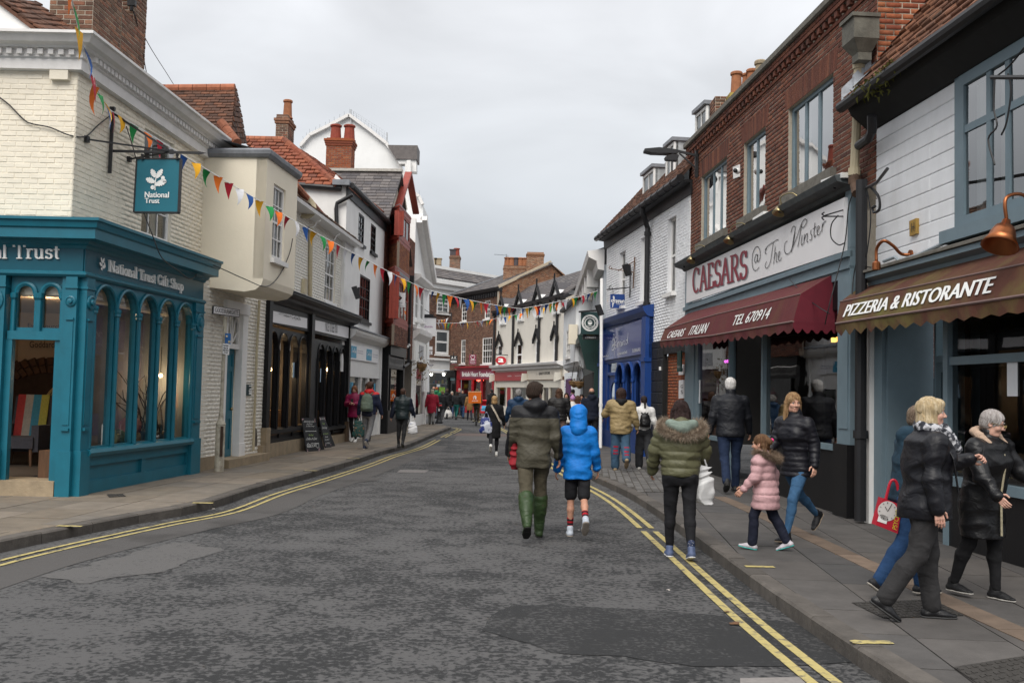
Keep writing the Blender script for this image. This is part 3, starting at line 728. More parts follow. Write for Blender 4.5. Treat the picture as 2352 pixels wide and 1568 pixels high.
ribbon(strip,.76,.55,.004,asph_smooth,'resurfaced_strip',road)
gsheet('asphalt_patch',[(95,1322),(330,1262),(395,1246),(455,1248),(522,1262),(440,1285),(385,1312),(250,1326),(215,1338),(150,1338)],.004,asph_pale,.10)
gsheet('asphalt_patch',[(1122,1412),(1180,1388),(1250,1388),(1430,1396),(1600,1408),(1830,1428),(1960,1520),(1760,1530),(1600,1528),(1420,1508),(1270,1496),(1180,1466),(1110,1446)],.004,asph_dark,.045)
gsheet('asphalt_patch',[(1052,998),(1176,1003),(1290,1008),(1278,1016),(1176,1012),(1042,1011)],.004,asph_pale,.0)
gsheet('asphalt_patch',[(838,1096),(876,1096),(866,1103),(852,1104),(780,1112),(836,1092)],.006,asph_smooth,.03)
gsheet('asphalt_patch',[(1700,1556),(1836,1553),(1858,1575),(1700,1580)],.004,M('pale_concrete',(.20,.185,.175),.9,.15,20),.0)
gsheet('access_cover',[(919,1078),(985,1079),(976,1085),(912,1084)],.006,M('concrete_cover',(.14,.13,.125),.85,.2,30,.4,60))
gsheet('setts_band',[(1052,994),(1300,999),(1292,1007),(1176,1002),(1040,1000)],.006,M('brown_setts',(.115,.085,.075),.85,.25,40,.4,60))
def cover(pix,parent,name='access_cover',nu=14,nv=7):
 p=[G(x,y,.127)for x,y in pix];m=MB().add(p,[(0,1,2,3)])
 for i in range(nu):
  for j in range(nv):
   a,b,c,d=(i+.12)/nu,(i+.7)/nu,(j+.15)/nv,(j+.62)/nv
   if(i+j)%2:a+=.2/nu;b+=.2/nu
   q=[QMp([p[0],p[1],p[2],p[3]],x,y)+Vector((0,0,.004))for x,y in((a,c),(b,c),(b,d),(a,d))];m.prism(q,(0,0,-.004))
 return m.bDD(name,iron_cover,parent)
cover([(1955,1382),(2140,1375),(2215,1412),(2030,1418)],pavR);cover([(2190,1530),(2352,1505),(2420,1540),(2270,1585)],pavR,nu=10,nv=5)
cover([(245,1134),(282,1133),(290,1139),(250,1141)],pavL,nu=6,nv=3)
lm=M('dead_leaf',(.12,.06,.03),.9,.3,30);lp=M('litter_scrap',(.55,.5,.45),.9,.1,30)
def litter(px,py,z,s,mat,name,lab,cat,grp):
 c=G(px,py,z);a=random.random()*6;n=7;vs=[c+Vector((math.cos(a+6.283*i/n)*s*(.5+.5*random.random()),math.sin(a+6.283*i/n)*s*(.4+.4*random.random()),random.random()*.012+.002))for i in range(n)]
 o=MB().add(vs+[c+Vector((0,0,.012))],[(i,(i+1)%n,n)for i in range(n)]).bDD(name,mat);tag(o,lab,cat,grp)
for x,y,s,l_ in((1688,1432,.06,'large brown dead leaf between the near yellow lines'),(1400,1118,.05,'brown dead leaf against the right kerb beside the boy in blue'),(1668,1405,.035,'small brown dead leaf beyond the large one on the yellow lines')):litter(x,y,.01,s,lm,'dead_leaf',l_,'leaf','dead leaves beside the right kerb')
for x,y,s,l_ in((490,1169,.03,'pale scrap of litter in the left gutter'),(1466,1150,.035,'pale scrap of litter in the right gutter before the olive parka'),(1330,1218,.02,'tiny pale litter scrap at the feet of the boy in blue'),(1535,1355,.02,'tiny pale litter scrap left of the near right yellow lines')):litter(x,y,.01,s,lp,'litter_scrap',l_,'litter','litter scraps on the road')
dirL=Vector((.085,1,0)).normalized()
pL=Vector((-5.4,21.79,0));nL=Vector((dirL.y,-dirL.x,0))
def LP(off):p=pL+nL*off;return Plane(p-dirL*8.2,dirL,(0,0,1))
LW=LP(0);UW=LP(-.2);SF=LP(.09)
cx_=UW.P(168,400);YF=cx_.y
NF=Plane((cx_.x-6,YF,0),(1,0,0),(0,0,1))
YS=YF-.16
cs_=SF.o+SF.u*((YS-SF.o.y)/SF.u.y)
SN=Plane((cs_.x-6,YS,0),(1,0,0),(0,0,1))
nt_b=thing('corner_shop_building','cream painted brick corner building with teal arched shopfront and dentil cornice','building',(cx_.x,YF,0))
def zat(P,px,py,off=0):return P.uv(px,py,off)[1]
win_nt=rQQ(UW,[(333,296),(401,330),(390,560),(323,545)])
zt=zat(UW,190,172);zt2=zat(UW,490,380)
u0=UW.uv(168,400)[0];u1=UW.uv(496,520)[0]+.15
brickwall(nt_b,UW,[(u0,2.9),(u1,2.9),(u1,zt2+.25),(u0,zt+.25)],[rp(win_nt)],cream_brick,cream_brick,rag=.02,jit=.5,proud=.006,joint=.012,thick=.25)
uf=NF.uv(168,400)[0]
brickwall(nt_b,NF,[(0,2.9),(uf,2.9),(uf,zt+.25),(0,zt+.25)],[],cream_brick,cream_brick,rag=.02,jit=.5,proud=.006,joint=.012,thick=.25)
window(nt_b,UW,win_nt,3,4,WPt,rec=.05,cur=((0,.25),(.7,1)),sill=WPt,sillw=.06,room=mid_room,fr=.07)
m=MB();A=UW.X(u0,zt);B=UW.X(u1+.05,zt2);C0=NF.X(-.5,zt)
prof=[(o_,z_*.66)for o_,z_ in[(-.05,-.02),(.10,0),(.10,.22),(.13,.25),(.13,.40),(.20,.42),(.22,.46),(.30,.50),(.36,.62),(.40,.64),(.40,.70),(-.05,.76)]]
sweep(m,[C0,UW.X(u0,zt),B],prof);corn=m.bDD('cornice',CWh,nt_b)
def dent(A,B,n,nrm):
 me=None
 for i in range(n):
  c=A+(B-A)*((i+.5)/n);d=(B-A).normalized()
  b=MB().box(c+nrm*.155+Vector((0,0,.225)),.075,.06,.075,(d,nrm,Vector((0,0,1))))
  b.bDD('dentil',CWh,corn)
dent(NF.X(uf-2.0,zt),NF.X(uf+.05,zt),14,NF.n)
dent(UW.X(u0+.12,zt),B,46,UW.n)
m=MB();uBX(m,NF,uf-.36,zt-.14,uf-.10,zt,.09,.09);m.bDD('corbel',cream_brick,nt_b)
Bc=UW.X(u1+.10,zt2);m=MB()
pr=[(0,-.30),(.08,-.34),(.15,-.28),(.15,-.12),(.22,-.02),(.34,.05),(.34,.2),(0,.2)]
m.prism([Bc+UW.n*o+Vector((0,0,z+.18))for o,z in pr],UW.u*.16);m.bDD('bracket',CWh,nt_b)
g=MB();p=[NF.P(x,y)for x,y in[(-60,100),(-60,-60),(-70,-75),(-40,-35),(2,4),(60,48),(120,92),(130,100)]]
pg=[NF.P(-80,110),NF.P(-80,-60),NF.P(0,1),NF.P(124,94),NF.P(130,110)]
g.prism(pg[::-1],(0,.3,0));g.bDD('gable',white_render,nt_b)
ra=AtY(126,97,YF-.06);rb=AtY(-10,-8,YF-.06);rc=AtY(204,100,YF+1.35)
PR=plane3(ra,rb,rc);
def puv(P,q):d=Vector(q)-P.o;return(d.dot(P.u),d.dot(P.v))
pts=[puv(PR,q)for q in(ra,rb,rb+(rc-ra),rc)]
PR2=Plane(rc,(ra-rc),(rb-ra));PR2=PR2 if(CAM-rc).dot(PR2.n)>0 else Plane(ra,(rc-ra),(rb-ra))
pts=[puv(PR2,q)for q in(ra,rc,rb+(rc-ra),rb)]
RTl(nt_b,PR2,pts,.20,.13,tile_brown,tile_brown,thick=.03,tilt=.16,maxi=200,rag=.04)
cax=(Vector((1,0,0)),Vector((0,1,0)))
Yc=YF+1.5
xa=AtY(112,60,Yc).x;xb=AtY(212,60,Yc).x;xc=AtY(240,60,Yc+.9).x
zc0=AtY(200,110,Yc).z-.6
chimney(nt_b,((xa+xb)/2,Yc+.55),xb-xa,1.1,zc0,zc0+4.2,cax,brick_chim,mortar,maxi=160,caps=0)
Yp=Yc+1.15;xa2=AtY(229,60,Yp).x;xb2=AtY(279,60,Yp).x;ztop=AtY(250,17,Yp).z
chimney(nt_b,((xa2+xb2)/2,Yp+.5),xb2-xa2,1.0,zc0-.5,ztop,cax,brick_chim,mortar,maxi=160,caps=0)
Yq=Yp+1.02;xq=AtY(306,60,Yq).x;chimney(nt_b,(xq-.5,Yq+.3),1.0,.6,zc0-.5,ztop+2,cax,brick_chim,mortar,maxi=80,caps=0)
m=MB()
for i in range(7):m.box((xq+.02+.035*i,Yq+.32,ztop-.5-.17*i-.45),.2,.5,.16)
m.bDD('chimney_shoulder',brick_chim,nt_b)
cp=AtY(303,8,Yq);m=MB().box(cp,.14,.08,.10).tube([cp+Vector((0,0,.1)),cp-Vector((0,0,.14))],.035);m.bDD('cable_box',BIr,nt_b)
uE=SF.uv(452,1000)[0];uS=(cs_-SF.o).dot(SF.u);usn=6.0
zc=zat(SF,301,640)+.02;zf0=zat(SF,300,651);
zfb=(zat(SF,180,623)+zat(SF,440,687))/2;zct=zat(SF,185,560)
zcu=(zat(SF,165,553)+zat(SF,440,640))/2
ms=thing('tmp','x x x x','x');bpy.data.objects.remove(ms)
sf=MB();
path=[SN.X(-2,zcu),SF.X(uS,zcu),SF.X(uE+.03,zcu)]
prof=[(-.1,-.04),(.03,-.04),(.06,.0),(.10,.02),(.12,.06),(.28,.07),(.28,.20),(.31,.22),(.33,.30),(.36,.31),(.36,.35),(-.1,.40)]
sweep(sf,path,prof);front=sf.bDD('shopfront',teal,nt_b)
m=MB();uBX(m,SF,uS,zfb,uE,zcu,.02,.12);uBX(m,SN,usn-4,zfb,usn-.002,zcu,.02,.12);m.bDD('fascia',teal_dk,front)
m=MB();sweep(m,[SN.X(-2,zfb),SF.X(uS,zfb),SF.X(uE+.02,zfb)],[(-.08,-.06),(.04,-.06),(.07,-.03),(.07,0),(.035,.02),(-.08,.02)]);m.bDD('fascia_moulding',teal,front)
m=MB();serif(m,'National Trust Gift Shop',PQ(SF,[(247,594.5),(418,645),(418,675),(246,631)],.02),.05,.12,.03,SF.n);m.bDD('lettering',LWh,front)
m=MB();oak(m,PQ(SF,[(228,588),(243,592),(243,624),(228,620)],.05));m.bDD('oak_leaf_emblem',LWh,front)
m=MB();serif(m,'National Trust',PQ(SN,[(-150,555),(138,558.5),(138,595.5),(-150,594)],.02),.05,.12,.03,SN.n);m.bDD('lettering',LWh,front)
zb=.12
def pilaster(P,a,b,z0,z1,parent,deep=.16,ros=True):
 m=MB();w=b-a
 uBX(m,P,a,z0+.62,b,z1,.05,deep);uBX(m,P,a-.02,z0-.2,b+.02,z0+.62,.075,deep+.02)
 uBX(m,P,a+w*.2,z0+.98,b-w*.2,z1-.62,.062,.02);uBX(m,P,a+w*.16,z0+.90,b-w*.16,z0+.94,.085,.04);uBX(m,P,a+w*.16,z1-.6,b-w*.16,z1-.57,.08,.03)
 uBX(m,P,a-.015,z1-.16,b+.015,z1-.13,.07,deep)
 o=m.bDD('pilaster',teal,parent)
 if ros:
  c=P.X((a+b)/2,z1-.34,.05);q=MB().lathe([(w*.46,0),(w*.46,.02),(w*.36,.03),(w*.34,.02),(w*.22,.02),(w*.2,.05),(.0,.055)],c,P.n,18);q.bDD('rosette',teal,o,smooth=False)
 return o
uA,uB=min(SN.uv(183,1100)[0],usn-.215),usn+.02
pilaster(SN,uA,usn-.055,zb,zfb-.06,front,.18);pilaster(SF,uS+.03,uS+.25,zb,zfb-.06,front,.12)
uR0=SF.uv(431,1040)[0];pilaster(SF,uR0,uE,zb,zfb-.06,front,.14)
uL0=SN.uv(8,900)[0];pilaster(SN,uL0-.42,uL0-.02,zb,zfb-.06,front,.2)
w0,w1=uS+.27,uR0-.03;zs=(zat(SF,300,1024)+zat(SF,400,1012))/2;ztp=zfb-.06
n=5;lw=(w1-w0)/n;mw=.035;holes=[]
for i in range(n):holes.append(arch_pts(w0+i*lw+mw,zs+.05,w0+(i+1)*lw-mw,ztp-.07,1.0,12))
m=MB().holed([(w0,zs),(w1,zs),(w1,ztp),(w0,ztp)],holes,SF,.0,.10);wf=m.bDD('arched_window',teal,front)
for i in range(n):
 m=MB();a,b=w0+i*lw+mw-.02,w0+(i+1)*lw-mw+.02;ap=arch_pts(a,zs,b,ztp-.05,1,14)[2:]
 m.tube([SF.X(x,y,.02)for x,y in ap],.026,6);m.bDD('arch_moulding',teal,wf)
for i in range(n+1):
 m=MB();x=w0+i*lw if 0<i<n else(w0+.025 if i==0 else w1-.025);zsp=ztp-.07-(lw/2-mw)
 m.tube([SF.X(x,zs+.03,.03),SF.X(x,zsp-.05,.03)],.034,10);m.lathe([(.035,0),(.055,.02),(.05,.05),(.06,.08),(.06,.11),(.04,.12)],SF.X(x,zsp-.10,.03),(0,0,1),10)
 m.bDD('mullion',teal,wf)
 if i<n:
  g=MB().add([SF.X(a_,b_,-.06)for a_,b_ in rp((w0+i*lw+.01,zs+.02,w0+(i+1)*lw-.01,ztp-.03))],[(0,1,2,3)]);g.bDD('pane',glassS,wf)
m=MB();sweep(m,[SF.X(uS+.22,zs),SF.X(uR0+.02,zs)],[(-.1,-.08),(.08,-.08),(.11,-.03),(.09,.02),(-.1,.05)]);m.bDD('sill',teal,front)
m=MB();a,b=uS+.2,uR0+.02;mid=a+(b-a)*.52;ho=[rp((a+.08,.30,mid-.07,zs-.22)),rp((mid+.05,.30,b-.08,zs-.22))]
m.holed([(a,-.1),(b,-.1),(b,zs-.07),(a,zs-.07)],ho,SF,.01,.05);rs=m.bDD('stall_riser',teal,front)
for h in ho:MB().add([SF.X(x,y,-.035)for x,y in h],[(0,1,2,3)]).bDD('riser_panel',teal,rs)
zd=zat(SN,90,770);zdt=zfb-.06;d0,d1=uL0,uA-.02
m=MB();dm=(d0+d1)/2;ar=[arch_pts(d0+.09,zd+.11,dm-.05,zdt-.10,1.0,14),arch_pts(dm+.05,zd+.11,d1-.09,zdt-.10,1.0,14)]
m.holed([(d0,zd+.04),(d1,zd+.04),(d1,zdt),(d0,zdt)],ar,SN,-.08,.08)
dw=m.bDD('door_frame',teal,front)
m=MB();uBX(m,SN,d0,zd-.06,d1,zd+.06,-.02,.12);uBX(m,SN,d1-.14,-.05,d1,zd-.06,-.05,.1);uBX(m,SN,d1-.05,-.05,d1,zdt,0,.04);uBX(m,SN,d0-.02,-.05,d0+.07,zd-.06,-.03,.1);m.bDD('door_post',teal,dw)
m=MB()
for k,h in enumerate(ar):
 ap=h[2:];m.tube([SN.X(x,y,-.06)for x,y in ap],.035,6)
 for xx in(h[0][0]-.03,h[1][0]+.03):m.tube([SN.X(xx,zd+.06,-.05),SN.X(xx,ap[0][1],-.05)],.03,8);m.lathe([(.03,0),(.05,.03),(.055,.09),(.03,.1)],SN.X(xx,ap[0][1]-.1,-.05),(0,0,1),8)
m.bDD('arch_moulding',teal,dw)
for h in ar:MB().add([SN.X(x,y,-.12)for x,y in rp((h[0][0]-.02,h[0][1]-.02,h[1][0]+.02,zdt-.06))],[(0,1,2,3)]).bDD('pane',glassS,dw)
m=MB();uBX(m,SN,d0-3,-.08,uA-.03,.205+.12,.08,.6);step=m.bDD('door_step',stone,nt_b)
rm=MB();xl,xr,y0,y1,zr=SN.X(d0-2.4,0).x,SF.X(0,0,-.9).x,YS+.2,YS+5.2,3.0;z0=.32
rm.add([(xl,y0,z0),(xr,y0,z0),(xr,y1,z0),(xl,y1,z0)],[(0,1,2,3)]);rm.bDD('shop_floor',M('dark_stone_floor',(.07,.055,.042),.6,.25,2,.1,20),nt_b)
rm=MB();rm.add([(xl,y0,z0),(xl,y1,z0),(xl,y1,zr),(xl,y0,zr)],[(0,1,2,3)]);rm.add([(xl,y0,zr),(xr,y0,zr),(xr,y1,zr),(xl,y1,zr)],[(3,2,1,0)])
rm.add([(xl,y1,z0),(xr,y1,z0),(xr,y1,zr),(xl,y1,zr)],[(0,1,2,3)])
rm.bDD('shop_interior',M('tan_interior_wall',(.50,.38,.27),.9,.1,1),nt_b)
BK=Plane((xl,y1-.12,0),(1,0,0),(0,0,1))
m=MB();cxm=BK.uv(128,830)[0];zarch=BK.uv(128,822)[1]
ap=[(cxm+1.75*math.cos(math.pi*i/18),zarch-1.0+1.0*math.sin(math.pi*i/18))for i in range(19)]
m.holed([(cxm-1.75,z0)]+[(cxm+1.75,z0)]+ap,[],BK,0,.1);m.bDD('chimney_breast',M('dark_brick_backing',(.05,.028,.018),.9,.2,8),nt_b)
m=MB()
for i in range(30):
 t=math.pi*(i+.5)/30;t0=Vector((math.cos(t),0,math.sin(t)*.62));
 for r0,r1 in((1.45,1.68),(1.2,1.42)):m.bar(BK.X(cxm,zarch-1.0)+Vector((t0.x*r0,-.03,t0.z*r0*.97)),BK.X(cxm,zarch-1.0)+Vector((t0.x*r1,-.03,t0.z*r1*.97)),.10,.06,(0,1,0))
m.bDD('arch_bricks',M('dark_arch_brick',(.09,.045,.026),.9,.3,10),nt_b)['kind']='stuff'
m=MB()
for s,q in(('Every purchase m',[(64,742),(178,747),(178,757),(64,755)]),('look after Treas',[(86,763),(180,764),(180,777),(86,777)]),('Goddards and Be',[(68,783),(180,783),(180,799),(68,798)])):text(m,s,PQ(BK,q,.02))
m.bDD('wall_lettering',LBk,nt_b)
def armchair():
 c=AtY(48,1040,YS+2.6);t=thing('armchair','dark grey armchair with striped blanket seen through the gift shop doorway','armchair',(c.x,c.y,z0));fb=M('charcoal_upholstery',(.045,.045,.055),.95,.2,30,.2,90)
 o=Vector((c.x,c.y,z0));MB().box(o+Vector((0,0,.38)),.7,.7,.18).bDD('seat',fb,t);MB().prism([o+Vector(q)for q in((-.35,.28,.2),(.35,.28,.2),(.33,.42,1.12),(-.33,.42,1.12))],(0,.16,0)).bDD('backrest',fb,t)
 for s in(-1,1):MB().box(o+Vector((s*.36,.02,.45)),.12,.66,.42).bDD('armrest',fb,t)
 for a in(-.3,.3):
  for b in(-.3,.3):MB().tube([o+Vector((a,b,.3)),o+Vector((a*1.05,b*1.05,0))],[.03,.02],8).bDD('leg',wood_dk,t)
 bl=thing('striped_blanket','blanket striped red, grey, blue and green draped over the armchair','blanket',(c.x,c.y,z0+.5))
 for i,(cc)in enumerate([(.26,.03,.03),(.25,.24,.22),(.03,.16,.24),(.26,.25,.05)]):
  mm_=MB();x=-.26+.13*i;mm_.prism([o+Vector(q)for q in((x,.255,.46),(x+.13,.255,.46),(x+.13,.385,1.15),(x,.385,1.15))],(0,-.02,0));mm_.bDD('stripe',M('blanket_%d'%i,cc,.95,.15,30,.3,200),bl)
armchair()
c=AtY(153,1100,YS+.75);bk=thing('wicker_basket','tall wicker basket just inside the gift shop doorway','basket',(c.x,c.y,.32))
for k in range(3):
 m=MB();z=.32+k*.24
 for i in range(6):m.lathe([(.155+.012*(k+i/6),0),(.172+.012*(k+i/6),.02),(.155+.012*(k+i/6),.04)],(c.x,c.y,z+i*.038),(0,0,1),14)
 m.bDD('basket_tier',wicker,bk)
c=AtY(152,925,y1-.5);m=MB();r=.42
PB=Plane((c.x,c.y,c.z),(1,0,0),(0,0,1));m.prism([PB.X(r*math.cos(math.pi*i/14),r*math.sin(math.pi*i/14)-.05)for i in range(15)]+[PB.X(-r*1.15,-.14),PB.X(-r*1.2,-.3),PB.X(r*1.2,-.3),PB.X(r*1.15,-.14)],(0,.05,0))
ns=thing('foundry_sign','golden half round sign standing inside the gift shop doorway','sign',(c.x,c.y,c.z-.3));m.bDD('board',M('gold_board',(.42,.28,.10),.4,.1,4),ns)
m=MB();text(m,'FOUN',[PB.X(-.40,-.17,.01),PB.X(.05,-.17,.01),PB.X(.05,-.27,.01),PB.X(-.40,-.27,.01)])
for ch,a in zip('THE NAT',(168,156,144,0,128,112,98)):
 if ch!=' ':
  a_=rad(a);ctr=PB.X(.32*math.cos(a_),.32*math.sin(a_)-.05,.01);tx=Vector((math.sin(a_),0,-math.cos(a_)))*.04;ty=Vector((math.cos(a_),0,math.sin(a_)))*.045;text(m,ch,[ctr-tx+ty,ctr+tx+ty,ctr+tx-ty,ctr-tx-ty])
m.bDD('lettering',LBk,ns)
dp=MB();
uBX(dp,SF,w0+.1,zb,w1+.1,zs-.02,-.12,.62);dp.bDD('display_plinth',wood_dk,nt_b)
dp=MB();q=[SF.X(a_,b_,-.95)for a_,b_ in rp((w0+1.3,zb,w1+.5,ztp+.1))];dp.add(q,[(0,1,2,3)]);dp.bDD('display_partition',M('dusky_partition',(.26,.24,.25),.9,.3,1.2),nt_b)
dp=MB();q=[SF.X(w1+.12,zb,-.05),SF.X(w1+.12,zb,-.95),SF.X(w1+.12,ztp,-.95),SF.X(w1+.12,ztp,-.05)];dp.add(q,[(0,1,2,3)]);dp.bDD('display_return',pale_room,nt_b)
dp=MB();q=[SF.X(w0-.1,ztp+.02,-.1),SF.X(w1+.12,ztp+.02,-.1),SF.X(w1+.12,ztp+.02,-.95),SF.X(w0-.1,ztp+.02,-.95)];dp.add(q,[(3,2,1,0)]);dp.bDD('display_ceiling',mid_room,nt_b)
bl=[('green_throw','green throw folded in the gift shop window',(.16,.20,.10),(252,978),.13,.30),('green_throw','olive throw under the green throw in the gift shop window',(.12,.15,.07),(252,968),.0,.0),('pink_throw','pink striped throw rolled in the gift shop window',(.42,.18,.17),(290,985),.14,.25),('checked_throw','beige checked throw roll strapped in the gift shop window',(.33,.26,.12),(294,1000),.11,.24),('yellow_throw','mustard yellow rolled throw in the gift shop window',(.40,.27,.06),(330,1012),.09,.24),('grey_throw','grey felt throw rolled behind mustard one in the gift shop window',(.12,.14,.17),(327,985),.10,.2),('blue_throw','pale blue and yellow throw roll beside duck ornament in the shop window',(.30,.38,.36),(362,1000),.09,.2)]
for k,(nm,lab,cc,px,r,L)in enumerate(bl):
 if r==0:continue
 c=SF.P(px[0],px[1],-.35);mt=M(nm+'_wool',cc,.95,.25,40,.4,180);m=MB();z=c.z
 m.lathe([(r*.7,0),(r,.02),(r,L),(r*.7,L+.02)],(c.x,c.y,zs-.02+r)if k!=2 else(c.x,c.y,zs-.02+r+.16),SF.u,14);o=m.bDD(nm,mt);tag(o,lab,'blanket')
c=SF.P(372,1004,-.3);d=thing('duck_ornament','brown and grey duck ornament in the gift shop window','ornament',(c.x,c.y,zs-.02));dk=M('duck_brown',(.09,.07,.05),.6,.2,20)
MB().ball((c.x,c.y,zs+.08),.11,12,sc=(.8,1.3,.75)).bDD('duck_body',dk,d,True);MB().ball((c.x,c.y-.10,zs+.24),.05,10).tube([(c.x,c.y-.08,zs+.1),(c.x,c.y-.10,zs+.24)],.03).bDD('head',dk,d,True)
br=MB();random.seed(3)
for k in range(26):
 a=SF.P(random.uniform(300,392),1012,-random.uniform(.35,.75));p=[Vector((a.x,a.y,zs))];dv=Vector((random.uniform(-.25,.25),random.uniform(-.25,.25),1))
 for i in range(6):p.append(p[-1]+dv*random.uniform(.14,.26));dv=(dv+Vector((random.uniform(-.5,.5),random.uniform(-.5,.5),random.uniform(-.2,.3)))).normalized()
 br.tube(p,[.016*(1-i/8)for i in range(7)],5)
tag(br.bDD('bare_branches',M('twig_bark',(.07,.05,.04),.9,.2,20)),'bare twiggy branches standing in the arched gift shop window','branches')
c=SF.P(237,1000,-.2);pf=thing('picture_frame','white framed picture leaning in the left light of the gift shop window','picture',(c.x,c.y,zs));PP=Plane((c.x,c.y,zs),SF.u,(0,0,1))
m=MB();uBX(m,PP,0,0,.03,.34,0,.03);uBX(m,PP,.2,0,.23,.34,0,.03);uBX(m,PP,.03,.31,.2,.34,0,.03);uBX(m,PP,.03,0,.2,.03,0,.03);m.bDD('frame',WPt,pf);m=MB();uBX(m,PP,.03,.03,.2,.31,-.01,.01);m.bDD('print',dark_room,pf)
def glow(px,py,P,off,lab,watts,name='pendant_bulb',r=.035):
 p=P.P(px,py,-off);b=thing(name,lab,'light bulb',tuple(p));MB().ball(p,r,10).bDD('bulb',bulb,b,True);MB().tube([p+Vector((0,0,r)),p+Vector((0,0,.5))],.006,5).bDD('flex',BIr,b)
 l=bpy.data.lights.new('bulb_light','POINT');l.energy=watts;l.color=(1,.72,.45);l.shadow_soft_size=.08;o=bpy.data.objects.new('bulb_light',l);COL.objects.link(o);o.parent=b;o.location=(0,-.02,-r-.03);return b
glow(369,862,SF,.45,'small amber bulb glowing among the twigs in the gift shop window',5)
glow(95,690,SN,1.6,'warm bulb hanging inside the gift shop behind the door lights',16)
jh=thing('jettied_house','cream rendered house with overhanging upper floor above a teal door','building',(LW.X(0,0).x+.4,19.5,0))
pj=[UW.P(494,500).y]
j0=LW.uv(494,600)[0];j1=LW.uv(640,640)[0]
JW=LP(1.02);ja=JW.uv(612,420)[0];jb=JW.uv(682,470)[0]
zj0=JW.uv(609,672)[1];zj1a=JW.uv(613,352)[1];zj1b=JW.uv(681,413)[1];zj1=(zj1a+zj1b)/2
jlen=jb-ja;wj=rQQ(JW,[(629,418),(656,440),(652,605),(624,592)])
m=MB();m.holed([(ja,zj0+.25),(jb,zj0+.25),(jb,zj1),(ja,zj1)],[rp(wj)],JW,0,.2);jw_=m.bDD('jetty_front',cream_render,jh)
m=MB();dp_=JW.X(ja,0)-LW.X(ja,0);back=1.3
k=[];
pr=[(0,zj0+.25),(0,zj1),(back,zj1),(back,zj0+.1),(.35,zj0),(.14,zj0+.04),(.03,zj0+.13)]
Pa=[JW.X(ja,z,-o)for o,z in pr];Pb=[JW.X(jb,z,-o)for o,z in pr]
m.add(Pa,[tuple(range(len(Pa)))[::-1]]);m.add(Pb,[tuple(range(len(Pb)))])
m.add(Pa+Pb,[(i,(i+1)%7,7+(i+1)%7,7+i)for i in range(7)if i!=0]);m.bDD('jetty',cream_render,jh)
window(jh,JW,wj,3,4,WPt,rec=.04,cur=((0,.3),(.75,1)),sill=WPt,sillw=.08,room=pale_room,fr=.06)
m=MB();e0=[JW.X(ja,zj1,.02),JW.X(jb,zj1,.02)]
sweep(m,[JW.X(ja,zj1,-1.3)+Vector((0,0,0)),JW.X(ja,zj1),JW.X(jb,zj1)],[(0,-.03),(.05,-.02),(.09,.03),(.10,.10),(.05,.14),(-.25,.16),(-.25,-.03)]);m.bDD('lead_flashing',lead,jh)
m=MB();q=[JW.X(ja,zj1+.10,-.05),JW.X(jb,zj1+.10,-.05),JW.X(jb,zj1+.5,-1.6),JW.X(ja,zj1+.5,-1.6)];m.add(q,[(0,1,2,3)]);m.bDD('flat_roof',lead,jh)
dz0=.28;de=rQQ(LW,[(518,803),(543,803),(535,1045),(513,1045)]);df=rQQ(LW,[(507,715),(560,715),(552,1045),(507,1045)])
ug=uE+.0;u2=LW.uv(604,900)[0];
ud0,ud1=LW.uv(511,940)[0],LW.uv(553,940)[0];zdoor=LW.uv(530,800)[1];zfan=LW.uv(545,732)[1];zw=zj0+.3
brickwall(jh,LW,[(ug-.2,-.05),(ud0,-.05),(ud0,zfan+.1),(ud1,zfan+.1),(ud1,-.05),(u2+.05,-.05),(u2+.05,zw),(ug-.2,zw)],[],M('white_painted_rough_brick',(.72,.69,.62),.8,.06,4,.25,45,dirt=.3,dscale=.8,dcol=(.42,.39,.34)),cream_brick,rag=.02,jit=.5,proud=.006,joint=.012,maxi=200)
fr_=MB();
uBX(fr_,LW,ud0-.12,dz0,ud0+.03,zfan+.1,.05,.12);uBX(fr_,LW,ud1-.2,dz0,ud1+.1,zfan+.1,.06,.14);uBX(fr_,LW,ud0+.03,zdoor,ud1-.2,zdoor+.09,.0,.12)
uBX(fr_,LW,ud0-.16,zfan+.1,ud1+.14,zfan+.32,.08,.14);uBX(fr_,LW,ud1-.22,.1,ud1+.12,dz0+.25,.075,.14)
ho=[arch_pts(ud0+.10,zdoor+.10,ud1-.26,zfan+.06,.5,14)]
fr_.holed([(ud0+.03,zdoor+.09),(ud1-.2,zdoor+.09),(ud1-.2,zfan+.1),(ud0+.03,zfan+.1)],ho,LW,-.01,.06)
dfr=fr_.bDD('door_frame',WPt,jh)
fb=MB();cu=(ud0+ud1-.16)/2
for a in(25,60,90,120,155):fb.bar(LW.X(cu,zdoor+.1,-.03),LW.X(cu+.5*(ud1-ud0-.36)*math.cos(rad(a))*1.0,zdoor+.1+(zfan-zdoor-.05)*math.sin(rad(a)),-.03),.022,.03)
fb.bDD('fanlight_bars',WPt,dfr);MB().add([LW.X(a,b,-.05)for a,b in rp((ud0,zdoor,ud1-.2,zfan+.1))],[(0,1,2,3)]).bDD('pane',glassA,dfr)
MB().add([LW.X(a,b,-.5)for a,b in rp((ud0-.3,zdoor-.2,ud1+.3,zfan+.3))],[(0,1,2,3)]).bDD('room',dark_room,dfr)
d_=MB();da,db=ud0+.03,ud1-.2;ho=[rp((da+.10,dz0+.15,da+(db-da)*.45,dz0+.75)),rp((da+(db-da)*.55,dz0+.15,db-.10,dz0+.75)),rp((da+.10,dz0+.92,da+(db-da)*.45,zdoor-.45)),rp((da+(db-da)*.55,dz0+.92,db-.10,zdoor-.45)),rp((da+.10,zdoor-.35,da+(db-da)*.45,zdoor-.1)),rp((da+(db-da)*.55,zdoor-.35,db-.10,zdoor-.1))]
